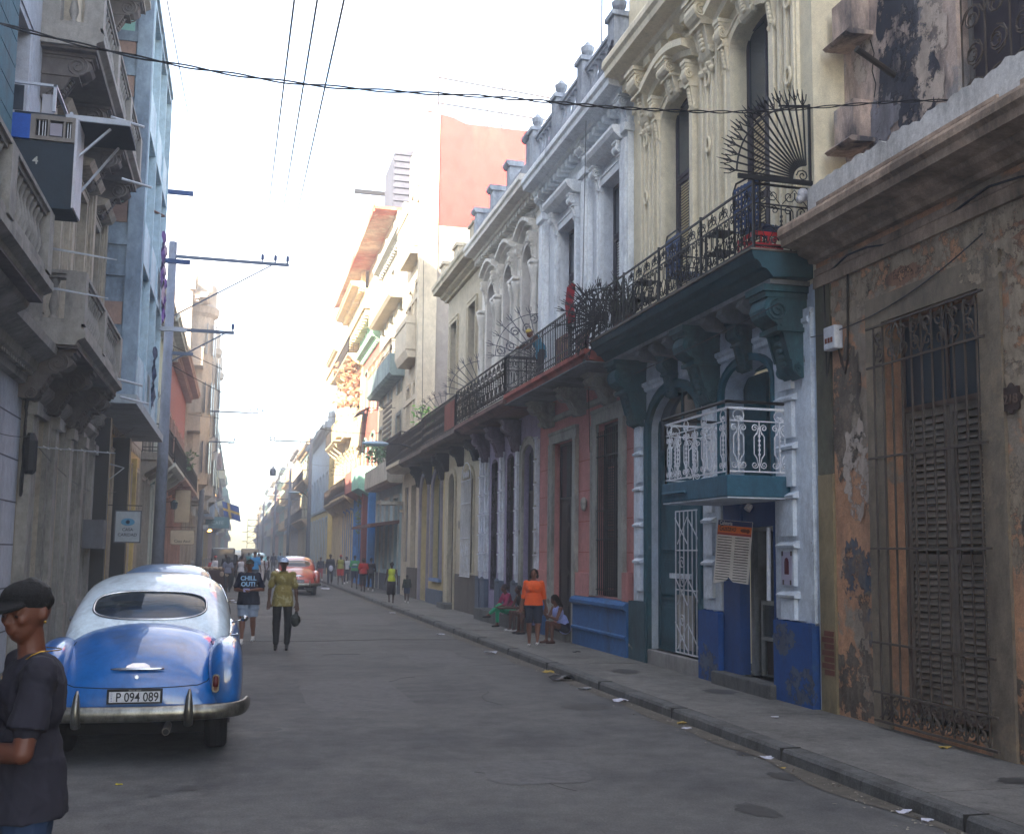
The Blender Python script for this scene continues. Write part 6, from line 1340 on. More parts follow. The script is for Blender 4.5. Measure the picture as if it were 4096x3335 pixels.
for s0, s1 in ((23.62, 23.82), (25.25, 25.7), (26.95, 27.4), (28.7, 29.15), (29.4, 29.75)): quoin(f, b, s0, s1, 1.2, 4.6, wq, .55, .09, .1); m = MB(f); m.box(0, .13, s0-.05, s1+.05, Z0, 1.2); m.sph((.13, (s0+s1)/2, 1.2), (.03, (s1-s0)/2, .06), 8, 5); m.build('plinth', pgr, b)
for s in (25.5, 27.2, 28.9): console(f, b, s, .34, 5.25, .8, .5, mat('mauve_stone', '#75697a', .9, dirt=.6), 'console')
m = MB(f); m.box(-.3, .42, 23.4, 28.6, Z0, .42); m.build('doorstep', kerbm, b)
m = MB(f); m.extr([(0, 5.3), (.7, 5.3), (.8, 5.38), (.9, 5.42), (.9, 5.52), (0, 5.52)], 23.65, 29.4); bal = m.build('balcony', mat('red_grey_slab', '#6c4c46', .9, dirt=.7), b)
railing(f, bal, [(.04, 23.7), (.86, 23.7), (.86, 29.35), (.04, 29.35)], 5.53, 6.5, 'cscroll', rust, r=.013, step=.42)
fn = thing('spike_fan', 'curled iron fan with forked tips dividing the balconies before the ornate white house', 'spike fan', (WR-.1, 23.62, 6.5))
spikes(f, fn, (.04, 23.62, 6.52), 1.15, 0, FR(90), 8, mat('grey_iron', '#565560', .7, .2), ax, 'rods', r=.012)
m = MB(f)
for i, (x, z) in enumerate(((.35, .3), (.7, .25), (.3, .7), (.6, .6), (.95, .12), (.15, .95))):
    for sg in (-1, 1): m.tube([(.04+a, 23.62, 6.52+c) for a, c in spiral((x, z), .13, 1.5, i+(PI if sg > 0 else 0), sg, 12, .15)], .010, 4)
m.build('scrollwork', MC['grey_iron'], fn)
for (s0, s1, z0, zt, rs) in uo:
    fill(f, b, s0, s1, z0, zt, 'window', mat('rose_shutter', '#6c4a50', .8, dirt=.3), MC['rose_shutter'], -.22, 'shutter', .9)
    surround(f, b, s0, s1, z0, zt, .14, wh, 0, .07, rs); hood(f, b, s0-.08, s1+.08, zt+.2, wh, .26, .26, .2); garland(f, b, s0, s1, zt+.55, wh, .1, .18, 1.2)
    for s in (s0-.1, s1+.1): console(f, b, s, .16, zt+.15, .7, .24, wh)
for s in (23.85, 25.5, 25.85, 27.5, 27.8, 29.5):
    m = MB(f); m.lathe((.12, s, 5.9), [(.13, 0), (.13, .2), (.09, .25), (.09, 2.6), (.12, 2.66), (.15, 2.85), (.15, 2.95)], 10); m.box(0, .26, s-.16, s+.16, 8.85, 8.95); m.build('colonnette', wh, b, True)
cornice(f, b, 23.6, 30.1, 10.5, .5, .6, wh, dent=.28)
garland(f, b, 23.8, 29.8, 10.32, wh, .06, 0, .9)
for s in (23.8, 25.7, 27.6, 29.6): m = MB(f); m.box(.0, .34, s-.17, s+.17, 11, 11.9); m.extr([(-.04, 11.9), (.38, 11.9), (.44, 11.97), (.44, 12.05), (-.04, 12.05)], s-.23, s+.23); m.build('roof_pier', MC['blue_grey_stone'], b)
m = MB(f); m.box(.05, .2, 23.9, 29.5, 11, 11.6); m.build('parapet', MC['blue_grey_stone'], b)

# ---- beige house
bei = mat('beige_plaster', '#b3aa96', .92, dirt=.35, dcol='#6a6454', sc=1, streak=.25, bump=.15)
beit = mat('beige_trim', '#b3aa94', .92, dirt=.35, dcol='#6a6454', sc=2, bump=.15)
gpl = mat('grey_render_plinth', '#5b544f', .95, dirt=.4, bump=.2)
b = B('beige_house', 'two-storey beige house with arched white window grille over a grey plinth', f, 30.0, 35.3)
wallmesh(f, 30.0, 35.3, Z0, 10.6, [(30.7, 31.95, 1.3, 4.45, .4), (33.45, 34.4, Z0, 4.5, .35), (30.75, 31.75, 5.6, 9.6), (33.6, 34.6, 5.6, 9.6)], .3).build('wall', bei, b)
m = MB(f); m.box(0, .06, 30.02, 33.1, Z0, 1.25); m.build('plinth', gpl, b)
w_ = fill(f, b, 30.7, 31.95, 1.3, 4.45, 'window', brownwood, mat('grey_shutter2', '#6a675f', .8), -.2, 'shutter', .8)
grille(f, w_, 30.65, 32.0, 1.2, 4.1, .12, whiteiron, 11, (1.2, 2.35, 3.4, 4.1), .012, .04, [(1.25, 2.3)])
m = MB(f); m.tube([(.12, a, c) for a, c in arc(30.65, 32.0, 4.1, .55)], .015, 5)
for q in (-.3, 0, .3):
    for sg in (-1, 1): m.tube([(.12, a, c) for a, c in spiral((31.32+q, 4.28), .13, 1.5, 0, sg, 12, .15)], .009, 3)
m.build('fanlight_grille', whiteiron, w_)
surround(f, b, 30.7, 31.95, 1.3, 4.45, .14, beit, 0, .04, .4); surround(f, b, 33.45, 34.4, Z0, 4.5, .2, beit, 0, .06, .35)
fill(f, b, 33.45, 34.4, Z0, 4.5, 'door', darkwood, darkwood, -.10, 'panel', .9)
m = MB(f); m.box(-.25, .35, 33.3, 34.6, Z0, .28); m.build('doorstep', kerbm, b)
m = MB(f); m.sph((.03, 32.75, 2.8), (.02, .08, .14), 10, 6); m.build('number_plaque', mat('plaque', '#8a867c', .7), b)
for s0, s1 in ((30.75, 31.75), (33.6, 34.6)): fill(f, b, s0, s1, 5.6, 9.6, 'window', MC['grey_shutter2'], MC['grey_shutter2'], -.2, 'shutter', .8); surround(f, b, s0, s1, 5.6, 9.6, .16, beit, 0, .06)
cornice(f, b, 30.05, 35.4, 10.55, .55, .6, beit)
for s in (30.3, 32.7, 35.0): m = MB(f); m.box(.0, .3, s-.3, s+.3, 11.1, 11.75); m.box(-.04, .36, s-.36, s+.36, 11.75, 11.85); m.build('roof_pier', bei, b)
m = MB(f); m.extr([(0, 5.25), (.75, 5.25), (.88, 5.35), (.88, 5.48), (0, 5.48)], 29.5, 35.25); bal = m.build('balcony', mat('rust_grey_slab', '#5c4f49', .9, dirt=.7), b)
railing(f, bal, [(.04, 29.5), (.84, 29.5), (.84, 35.2), (.04, 35.2)], 5.49, 6.45, 'mesh', rust, r=.014)
m = MB(f); m.box(.82, .85, 29.7, 31.2, 5.55, 6.35); m.build('rusty_sheet', mat('orange_rust', '#6d3526', .9, dirt=.5), bal)
fn = thing('spike_fan', 'rusty spiky fan between the beige and the ornate white balconies', 'spike fan', (WR-.1, 29.45, 6.5)); spikes(f, fn, (.04, 29.45, 6.45), 1.1, 0, FR(90), 9, MC['grey_iron'], ax, 'rods', r=.014)
fn = thing('spike_fan', 'small spiky fan at the far end of the rusty balcony', 'spike fan', (WR-.1, 35.3, 6.5)); spikes(f, fn, (.04, 35.3, 6.45), .9, 0, FR(90), 8, MC['grey_iron'], ax, 'rods', r=.014)
for s in (30.2, 32.4, 34.8): console(f, b, s, .3, 5.22, .6, .45, mat('dark_console', '#3a3838', .9))

# ---- low yellow arched building
yel = mat('pale_yellow', '#b5a67c', .92, dirt=.3, dcol='#746a50', sc=1.2, streak=.2, bump=.15)
b = B('yellow_arched_house', 'low pale yellow building with two tall arches below a railed terrace', f, 35.3, 40.6)
wallmesh(f, 35.3, 40.6, Z0, 5.3, [(35.75, 37.35, 1.0, 4.75, .6), (38.35, 39.9, Z0, 4.75, .6)], .35).build('wall', yel, b)
fill(f, b, 35.75, 37.35, 1.0, 4.75, 'window', mat('slate_shutter', '#4f5c60', .8, dirt=.3), MC['slate_shutter'], -.18, 'shutter', 0, .08)
surround(f, b, 35.75, 37.35, 1.0, 4.75, .16, mat('lilac_grey_trim', '#8a8692', .9, dirt=.4), 0, .08, .6); surround(f, b, 38.35, 39.9, Z0, 4.75, .16, MC['lilac_grey_trim'], 0, .08, .6)
m = MB(f); m.box(-.34, -.3, 38.35, 39.9, Z0, 4.75); m.build('infill_wall', yel, b); m = MB(f); m.box(-.30, -.2, 38.35, 39.9, Z0, .75); m.build('plinth', mat('navy_plinth', '#20283a', .9), b)
m = MB(f); m.box(0, .10, 35.35, 38.1, Z0, .62); m.build('plinth', pgr, b); m = MB(f); m.box(0, .12, 35.6, 37.5, .9, 1.02); m.build('sill', mat('blue_sill', '#6a7ea0', .9), b)
m = MB(f); m.extr([(0, 5.2), (.7, 5.2), (.84, 5.3), (.84, 5.44), (0, 5.44)], 35.35, 40.6); bal = m.build('balcony', MC['rust_grey_slab'], b)
railing(f, bal, [(.8, 35.4), (.8, 40.5), (.04, 40.5)], 5.45, 6.4, 'mesh', rust, r=.014)
for s in (35.6, 38.0, 40.2): console(f, b, s, .3, 5.18, .8, .45, MC['dark_console'])
def plant(label, n, s, z, h, r, col='#4c7a2c', k=60, name='potted_plant', cat='plant', seed=0, group=None, lf=.07):
    q = random.Random(seed); m = MB(f); t = thing(name, label, cat, f((n, s, z)), group)
    for i in range(k):
        a = q.uniform(0, 2*PI); rr_ = r*q.uniform(.1, 1); zz = z+h*q.uniform(.25, 1); c = Vector((n+rr_*math.cos(a), s+rr_*math.sin(a), zz)); u = Vector((q.uniform(-1, 1), q.uniform(-1, 1), q.uniform(-.6, .6))).normalized()*lf; v = u.orthogonal().normalized()*lf*.5
        m.add([tuple(c-u), tuple(c+v), tuple(c+u), tuple(c-v)], [(0, 1, 2, 3)])
    m.build('leaves', mat('leaf_'+col[1:], col, .6, bump=0, var=.3), t); m = MB(f)
    for i in range(5): a = i*1.3; m.tube([(n, s, z), (n+r*.6*math.cos(a), s+r*.6*math.sin(a), z+h*.8)], .012, 4)
    m.build('stem', brownwood, t)
plant('bright green young plant on the terrace rail by the bare side wall', .6, 36.6, 6.2, .9, .45, '#5f9a35', 60, seed=2, lf=.1)

# ---- tall building with the orange side wall
cs = mat('cream_stucco', '#b8ad98', .92, dirt=.25, dcol='#7f7666', sc=.9, streak=.15, bump=.12)
org_ = mat('orange_wall', '#c1403c', .9, dirt=.35, dcol='#b86a5c', sc=.3, streak=.2, bump=.1, var=.06)
bare = mat('bare_grey_wall', '#8f8880', .95, dirt=.35, dcol='#6b655c', sc=.5, bump=.25)
b = B('tall_orange_building', 'tall cream building whose camera-facing side wall is painted orange at the top', f, 40.6, 45.0)
ops = [(41.3, 42.6, Z0, 4.6), (43.3, 44.3, 1.5, 4.6)]
for i in range(3):
    z = 6.2+i*4.2
    ops += [(41.6, 42.4, z, z+2.6), (43.4, 44.2, z, z+2.6)]
wallmesh(f, 40.6, 45.0, Z0, 19.3, ops, .3, back=14).build('wall', cs, b)
for o_ in ops[2:]: fill(f, b, *o_, 'window', MC['grey_frame'], shutter_dark, -.2, 'shutter', 0, .1); surround(f, b, *o_[:4], .12, cs, 0, .05)
fill(f, b, *ops[0], 'door', brownwood, brownwood, -.2, 'panel', .8); fill(f, b, *ops[1], 'window', mat('graffiti_grey', '#8a8a88', .9, dirt=.8, dcol='#33303c', sc=5), None, -.1, 'plain')
m = MB(f); m.box(-13.9, -.02, 40.55, 40.6, 15.0, 19.36); m.add([(-.0, 40.55, 19.36), (-.0, 40.6, 19.36), (-.0, 40.6, 19.75), (-.0, 40.55, 19.75), (-1.6, 40.55, 19.36), (-1.6, 40.6, 19.36), (-1.1, 40.6, 19.55), (-1.1, 40.55, 19.55)], [(0, 4, 7, 3), (1, 2, 6, 5), (3, 7, 6, 2), (4, 5, 6, 7), (0, 3, 2, 1)]); m.build('orange_side_wall', org_, b)
m = MB(f); m.box(-13.9, -.02, 40.57, 40.6, 5, 15.0); m.build('bare_side_wall', bare, b)
m = MB(f); m.box(-.5, .22, 40.45, 40.9, 5, 19.6); m.build('corner_pier', cs, b); m = MB(f); m.box(0, .06, 40.7, 43, Z0, 1.3); m.build('plinth', gpl, b)
for z, h in ((9.95, 1.35), (14.2, 1.7)):
    m = MB(f); m.box(0, .62, 40.95, 44.0, z, z+h); m.extr([(0, z-.3), (.5, z-.3), (.62, z), (0, z)], 41.0, 43.95); m.box(0, .66, 40.92, 44.03, z+h*.78, z+h*.84); m.build('bay_balcony', cs, b)
m = MB(f); m.extr([(0, 5.2), (.6, 5.2), (.8, 5.35), (.8, 5.5), (0, 5.5)], 40.65, 44.6); bal = m.build('balcony', cs, b)
railing(f, bal, [(.02, 40.7), (.78, 40.7), (.78, 44.5)], 5.5, 6.6, 'bar', rust, r=.016, step=.13)
for z in (8.2, 12.4, 16.6): m = MB(f); m.box(0, .07, 40.9, 45, z-.1, z+.1); m.build('string_course', cs, b)
m = MB(f); m.box(-.1, .35, 40.4, 40.7, 12.9, 13.3) if False else m.box(-.02, .12, 44.5, 44.9, 3.6, 3.7); m.build('ledge', cs, b)

# ---- generic town houses farther off
def town(label, f, s0, s1, h, col, trim, nb=3, gh=4.9, fh=3.9, balc='rail', gcol=None, shut=None, corn=.6, seed=0, group=None, bn=.75, parapet=.8, gopen='door', name='town_house', far=False, lit=False):
    q = random.Random(seed); b = B(name, label, f, s0, s1, group)
    nf = max(0, round((h-gh)/fh)); W = (s1-s0)/nb; ops = []
    gz = [(s0+W*(i+.28), s0+W*(i+.72), Z0 if (i+seed) % 2 == 0 else 1.1, gh-.7, .25 if seed % 3 == 0 else 0) for i in range(nb)]
    uz = [(s0+W*(i+.3), s0+W*(i+.7), gh+.3+j*fh, gh+.3+j*fh+min(2.7, fh-.9), .2 if seed % 2 else 0) for j in range(nf) for i in range(nb)]
    cm = mat('wall_'+col[1:], col, .92, dirt=.35, sc=.8, dcol='#5d5850', streak=.25, bump=.12, peel=.08)
    tm = mat('trim_'+trim[1:], trim, .92, dirt=.35, sc=1.6, bump=.12, dcol='#5d5850'); gm_ = mat('wall_'+gcol[1:], gcol, .92, dirt=.3, sc=1, bump=.12, dcol='#454850') if gcol else cm
    wallmesh(f, s0, s1, gh, h, [o for o in uz], .3, back=10).build('wall', cm, b); wallmesh(f, s0+.01, s1-.01, Z0, gh, gz, .3, n=-.004, back=10).build('lower_wall', gm_, b)
    sm = mat('shut_'+(shut or '#4a4744')[1:], shut or '#4a4744', .8, dirt=.3)
    for i, o in enumerate(gz): fill(f, b, *o[:4], 'door' if o[2] < .5 else 'window', sm, sm, -.2, 'panel' if not far else 'plain', .7 if not far else 0); surround(f, b, *o[:4], .14, tm, 0, .06, o[4])
    for i, o in enumerate(uz): fill(f, b, *o[:4], 'window', sm, sm, -.2, 'shutter' if not far else 'plain', .5 if not far else 0, .11); surround(f, b, *o[:4], .13, tm, 0, .05, o[4])
    m = MB(f); m.box(0, .04, s0, s1, Z0, .9); m.build('plinth', mat('plinth_'+str(seed % 4), ['#4d5560', '#5d544c', '#3e4652', '#6a6660'][seed % 4], .9, dirt=.4), b)
    cornice(f, b, s0, s1, h-.1, .5, corn, tm, dent=.5 if not far else 0)
    if parapet:
        m = MB(f); m.box(.02, .18, s0+.05, s1-.05, h+.4, h+.4+parapet)
        for i in range(nb+1): s = min(max(s0+W*i, s0+.2), s1-.2); m.box(0, .24, s-.18, s+.18, h+.4, h+.55+parapet)
        m.build('parapet', tm, b)
    for j in range(nf):
        z = gh+j*fh
        if balc == 'rail' or (balc == 'mix' and (j+seed) % 2 == 0):
            m = MB(f); m.extr([(0, z-.05), (bn*.8, z-.05), (bn, z+.08), (bn, z+.2), (0, z+.2)], s0+.3, s1-.3); bl_ = m.build('balcony', tm, b)
            railing(f, bl_, [(.02, s0+.34), (bn-.04, s0+.34), (bn-.04, s1-.34), (.02, s1-.34)], z+.2, z+1.15, 'bar', rust, r=.018 if not far else .03, step=.22 if not far else .6)
            for i in range(nb+1): s = min(max(s0+W*i, s0+.5), s1-.5); m = MB(f); m.prism([(0, z-.05), (bn*.8, z-.05), (bn*.6, z-.25), (.12, z-.5), (0, z-.6)], lambda a, c, h_: (a, h_, c), s-.13, s+.13); m.build('bracket', tm, b)
        elif balc in ('wall', 'mix'):
            for i in range(nb):
                if q.random() < .75:
                    a, c = s0+W*(i+.15), s0+W*(i+.85); m = MB(f); m.box(0, bn, a, c, z-.05, z+.1); m.box(bn-.08, bn, a, c, z+.1, z+1.0); m.box(0, bn-.08, a, a+.08, z+.1, z+1.0); m.box(0, bn-.08, c-.08, c, z+.1, z+1.0); m.box(0, bn+.04, a-.04, c+.04, z+1.0, z+1.06); m.build('balcony', tm, b)
        elif balc == 'band': m = MB(f); m.extr([(0, z-.1), (.1, z-.08), (.16, z+.08), (0, z+.12)], s0, s1); m.build('string_course', tm, b)
    return b
b = town('cream and pale green block with stacked concrete balconies beside the tall cream building', f, 45.0, 54.0, 16.2, '#b9b09a', '#a9aca6', 3, 5.0, 3.7, 'none', '#8fa8ae', '#55656a', .5, 4, parapet=.6, bn=.9)
gbal = mat('green_grey_balcony', '#80908e', .9, dirt=.7, dcol='#3d4a4e', sc=1.5, streak=.4); cbal = mat('stained_balcony', '#a8a498', .9, dirt=.6, dcol='#55534e', sc=1.2, streak=.5)
for z, s0, s1, m_, rl in ((9.7, 45.1, 53.5, gbal, True), (5.0, 45.0, 53.3, cbal, False), (13.4, 46, 53.5, cs, False)):
    m = MB(f); m.box(0, .68, s0, s1, z, z+.14); m.extr([(0, z-.12), (.56, z-.12), (.68, z), (0, z)], s0, s1); m.box(.60, .68, s0, s1, z+.14, z+.85); m.box(0, .60, s0, s0+.08, z+.14, z+.85); m.box(0, .60, s1-.08, s1, z+.14, z+.85); bl_ = m.build('balcony', m_, b)
    if rl: railing(f, bl_, [(.02, s0+.03), (.64, s0+.03), (.64, s1)], z+.86, z+1.5, 'bar', mat('tan_rail', '#8a7460', .8), r=.018, step=.4)
m = MB(f)
for i in range(9): m.box(.5, .54, 45.3, 48.0, 6.5+i*.24, 6.62+i*.24)
m.build('slatted_screen', mat('brown_slats', '#5b5448', .8), b)
for i, (n, s, z) in enumerate(((.5, 47.4, 5.9), (.5, 49.5, 6.0), (.5, 51.5, 6.0))): plant(['leafy plant spilling over the stained concrete balcony by the slatted screen', 'broad leafed plant in the middle of the stained concrete balcony', 'green plant at the far end of the stained concrete balcony'][i], n, s, z, 1.1, .55, '#5a7a55', 80, seed=i+7, lf=.13, group='plants on the concrete balcony')
m = MB(f); m.extr([(0, 3.15), (1.25, 3.0), (1.25, 3.12), (0, 3.3)], 45.6, 53.5); m.build('awning', mat('rusty_awning', '#6d4a42', .8, dirt=.5), b)
m = MB(f); m.box(0, .95, 44.6, 45.3, 3.9, 4.05); m.build('canopy', cbal, b)
b = town('narrow house with blue shopfront pillars, pink and green upper floor and a striped awning', f, 54.0, 61.5, 13.0, '#b06a5e', '#8fb8a2', 2, 5.2, 3.9, 'none', '#3f77b0', '#2c5f9c', .5, 3, parapet=1.0)
m = MB(f)
for s in (54.3, 56.6, 59.2, 61.2): m.box(0, .35, s-.2, s+.2, Z0, 5.2)
m.build('pillars', mat('blue_pillar', '#3c74ae', .85, dirt=.25), b); m = MB(f); m.box(0, .5, 55.4, 56.0, Z0, 5.2); m.build('red_pillar', mat('red_pillar', '#7a4440', .9, dirt=.4), b)
for z, a, c, m_ in ((5.2, 54.2, 57.5, mat('mint_balcony', '#8fc0ae', .9, dirt=.3)), (5.2, 57.8, 61.3, mat('pink_balcony', '#a86f66', .9, dirt=.4))):
    m = MB(f); m.box(0, .9, a, c, z-.05, z+.15); m.box(.8, .9, a, c, z+.15, z+1.1); m.box(0, .8, a, a+.08, z+.15, z+1.1); m.extr([(0, z-.6), (.4, z-.3), (.9, z-.05), (0, z-.05)], a, c); m.build('balcony', m_, b)
aw = thing('striped_awning', 'grey and cream striped awning curved over the pink balcony', 'awning', (WR-.6, 59.4, 8.4)); k = 12
for i in range(k):
    m = MB(f); a0 = 57.9+3.4*i/k; a1 = 57.9+3.4*(i+1)/k
    m.add([(0, a0, 9.9), (0, a1, 9.9), (.6, a1, 9.6), (.6, a0, 9.6), (1.05, a1, 9.0), (1.05, a0, 9.0), (1.2, a1, 8.3), (1.2, a0, 8.3)], [(0, 1, 2, 3), (3, 2, 4, 5), (5, 4, 6, 7)]); m.build('stripe', mat('awn_dark', '#6a6470', .9) if i % 2 else mat('awn_light', '#b8ac9c', .9), aw)
fn = thing('spike_fan', 'spiky iron guard on the pink balcony under the striped awning', 'spike fan', (WR-.5, 61.4, 6.5)); spikes(f, fn, (.05, 61.4, 6.3), 1.6, 0, FR(90), 12, rust, ax, 'rods', r=.02)
plant('green climbing plant trailing down beside the red pillar', .42, 57.6, 1.8, 4.2, .2, '#5c7440', 120, seed=44, lf=.1, name='climbing_plant')
b = town('pale sunlit block with red soffited eaves beyond the striped awning', f, 61.5, 72.0, 17.5, '#c6b896', '#c3b08c', 4, 5.0, 4.2, 'mix', '#3f77b0', '#2c5f9c', .9, 6, parapet=.5, bn=.9)
m = MB(f); m.box(-2, .95, 50.0, 72.0, 18.6, 18.75); m.box(.92, 1.0, 50.0, 72.0, 18.45, 18.85); m.build('roof_eaves', mat('eaves_red', '#b0604a', .9, dirt=.95, dcol='#d8c8b0', sc=.3, peel=.5, pcol='#d8c8b0'), b)
m = MB(f); m.box(-8, -.2, 50, 72, 15.2, 18.6); m.build('attic_storey', cs, b)
m = MB(f)
for i in range(34): m.box(.0, .8, 54.2+i*.73, 54.5+i*.73, 14.2, 14.55)
m.box(.0, .9, 54, 79, 14.55, 14.9); m.build('modillion_cornice', mat('cornice_cream', '#c8b592', .9, dirt=.2), b)
b = town('pale block between the red eaves and the side street', f, 72.0, 79.0, 15.5, '#b5aa90', '#b8a888', 3, 5.0, 4.2, 'rail', None, '#4a5a6a', .9, 8, parapet=.5)
m = MB(f); m.box(-2.0, -.1, 50.5, 54.5, 18.75, 21.9); [m.box(-2.1, .0, 50.4, 50.5, 18.9+.34*q_, 19.1+.34*q_) for q_ in range(9)]; m.build('roof_shed', mat('shed_blue', '#4a4c58', .8, dirt=.5), label='dark corrugated roof shed perched above the sunlit facades', cat='shed')
m = MB(f); m.box(-.3, 1.5, 54.6, 54.8, 20.9, 21.1); m.build('roof_beam', iron, label='dark beam sticking out over the street from the roof shed', cat='beam')
tree_leaf = mat('bougain_leaf', '#7c4038', .8, bump=0, var=.4)
plant('dry reddish climbing shrub on the roof terrace behind the striped awning', .3, 63, 9.6, 3.6, 1.4, '#9a6a50', 260, seed=21, lf=.22, name='roof_shrub', cat='shrub')
# corner yellow and the rest down to the sea
yc = mat('corner_yellow', '#c0aa6c', .92, dirt=.25, dcol='#84744e', sc=.8, bump=.1)
b = town('yellow corner building with pale blue upper floor facing the side street', f, 83.0, 104.0, 11.4, '#9fb0c0', '#9aa8b4', 6, 5.2, 5.6, 'band', '#b8a670', '#6f7f86', .7, 5, parapet=.9)
m = MB(f); m.box(-9.9, .02, 82.93, 83.0, Z0, 11.5); m.box(-.45, .05, 82.85, 83.3, Z0, 11.5); m.build('yellow_side_wall', yc, b); m = MB(f); m.box(-10, .5, 82.5, 83.0, 11.5, 12.0); m.box(-10, .25, 82.75, 83.0, 5.1, 5.4); m.box(-4, .0, 82.8, 83.0, 12.0, 13.0); m.build('side_cornice', mat('corner_cornice', '#7d8fa4', .9, dirt=.5), b)
m = MB(f); m.box(-1.5, -.6, 82.88, 82.93, 3.0, 3.3); m.build('street_sign', mat('sign_blue', '#3c62a0', .6), label='small blue street sign on the yellow corner wall', cat='sign')
cols = ['#8fb2ae', '#b0a890', '#a8b4bc', '#b59a78', '#a3a0a0', '#c0a880', '#8ca8a0', '#b08878', '#b8b4a0', '#98a8b8']
y = 104.0
desc = ['sea green', 'sand coloured', 'grey blue', 'tan', 'plain grey', 'ochre cream', 'green grey', 'dusty pink', 'light stone', 'powder blue', 'pale green', 'yellowish', 'bluish']
place = ['directly past the yellow corner building', 'second past the yellow corner building', 'low, beside the far dark pole', 'tallest near the scaffold tower', 'level with the scaffold tower', 'just past the scaffold tower', 'second past the scaffold tower', 'the tallest of the far row', 'midway between scaffold tower and sea', 'rising again towards the sea', 'third from the sea', 'second from the sea', 'last before the sea']
for i in range(13):
    L_n = [20, 18, 22, 19, 24, 22, 25, 24, 26, 28, 28, 30, 30][i]; h = [12.2, 13.5, 11, 14.5, 12.5, 15, 12, 16, 13, 12, 15, 13, 11][i]
    town(f'{desc[i]} town house on the right, {place[i]}', f, y, y+L_n-(.05), h, cols[i % 10], cols[(i+3) % 10], 5, 4.8, 3.8, ['rail', 'mix', 'wall'][i % 3], None, ['#46606a', '#5a5044', '#3c4a58'][i % 3], .6, i+11, far=i > 1, bn=.9, parapet=.7); y += L_n
# scaffold tower
sc_ = thing('scaffold_tower', 'tall open lattice scaffold tower standing in the far road', 'scaffold', (2.0, 150, 0)); m = MB()
for x in (1.3, 2.7):
    for yy in (149.4, 150.6): m.bar((x, yy, 0), (x, yy, 6.8), .05)
for i in range(8):
    z = .8*i+.4
    for yy in (149.4, 150.6): m.bar((1.3, yy, z), (2.7, yy, z), .04); m.bar((1.3, yy, z), (2.7, yy, z+.8), .03)
    for x in (1.3, 2.7): m.bar((x, 149.4, z), (x, 150.6, z), .04)
for z in (1.9, 3.0, 4.3): m.box(.6, 1.3, 149.9, 150.1, z, z+.1)
m.build('lattice', mat('scaffold_grey', '#5f6a72', .7), sc_)
# ================================================================== LEFT SIDE
f = L_
pw2 = mat('white_block_wall', '#9a9da6', .92, dirt=.35, dcol='#62636a', sc=1, streak=.25, bump=.15, var=.06)
stn = mat('grey_stone', '#837f7a', .93, dirt=.55, dcol='#403f40', sc=1.3, streak=.4, bump=.25)
stn2 = mat('beige_stone', '#968c7e', .93, dirt=.5, dcol='#48443f', sc=1.4, streak=.4, bump=.25)
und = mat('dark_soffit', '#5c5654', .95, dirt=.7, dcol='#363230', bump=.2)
b = B('white_block_house', 'tall white block-faced building with balustraded balcony, nearest on the left', f, -50, 16.9)
wallmesh(f, -50, 16.9, Z0, 20, [(14.6, 15.6, 6.4, 9.2), (12, 12.9, 9.8, 12.4), (14.8, 15.6, 10.3, 12.8)], .3, back=7).build('wall', pw2, b)
for o in ((14.6, 15.6, 6.4, 9.2), (12, 12.9, 9.8, 12.4), (14.8, 15.6, 10.3, 12.8)): fill(f, b, *o, 'window', MC['grey_frame'], darkwood, -.2, 'shutter', 0, .08); surround(f, b, *o, .14, pw2, 0, .06)
m = MB(f)
for i in range(7): m.box(0, .003, -6, 16.9, .7+i*.62, .72+i*.62)
for i in range(14): m.box(0, .003, 3+i, 3.02+i, .1+(i % 2)*.6, .72+(i % 2)*.6)
m.build('block_joints', mat('joint_dark', '#4a4a50', .95, bump=0), b)
m = MB(f); m.extr([(0, 4.30), (.10, 4.32), (.12, 4.42), (.24, 4.50), (.26, 4.62), (.50, 4.74), (.52, 4.86), (0, 4.88)], -6, 16.88); m.build('ledge', stn, b)
m = MB(f)
for i in range(60): m.box(.10, .2, 8+i*.148, 8.08+i*.148, 4.42, 4.50)
m.each('dentil', stn, b)
def lbalc(b, s0, s1, z, n, h=1.0, cor=(), m_=stn):
    m = MB(f); m.extr([(0, z-.02), (n-.12, z-.02), (n-.10, z+.05), (n, z+.10), (n, z+.20), (n-.06, z+.24), (n-.06, z+.30), (0, z+.30)], s0, s1); bl_ = m.build('balcony', m_, b)
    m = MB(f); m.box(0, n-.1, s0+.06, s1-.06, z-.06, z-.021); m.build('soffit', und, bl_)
    balustrade(f, b, [(.12, s0+.14), (n-.16, s0+.14), (n-.16, s1-.14), (.12, s1-.14)], z+.30, h-.28, m_, .20, par=bl_, r=.07)
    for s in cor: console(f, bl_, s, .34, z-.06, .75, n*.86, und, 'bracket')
    return bl_
lbalc(b, 8.9, 13.6, 4.92, .9, 1.05); lb1 = 1
m = MB(f); m.extr([(0, 4.62), (.35, 4.64), (.62, 4.8), (.66, 4.9), (0, 4.9)], 8.9, 13.6); m.build('balcony_corbel', stn, b)
te = mat('teal_boards', '#2f5a68', .8, dirt=.4, sc=3)
m = MB(f)
for i in range(8): m.box(.0, .62, 9.9+i*.0, 12.15, 5.98+i*.3, 6.265+i*.3)
m.build('boarded_enclosure', te, b)
hx = B('hanging_enclosure', 'boxed-in balcony with blue and dark panels and the number 4, high on the left', f, 13.6, 15.5); tag(hx, cat='enclosure')
m = MB(f); m.box(0, 1.05, 13.62, 14.15, 6.08, 6.13); m.build('floor', mat('enclosure_dark', '#1f2c38', .8, dirt=.3), hx)
m = MB(f); m.box(0, 1.04, 13.62, 13.68, 6.13, 6.92); m.build('lower_panel', mat('dark_navy_panel', '#1d2934', .7, dirt=.3), hx)
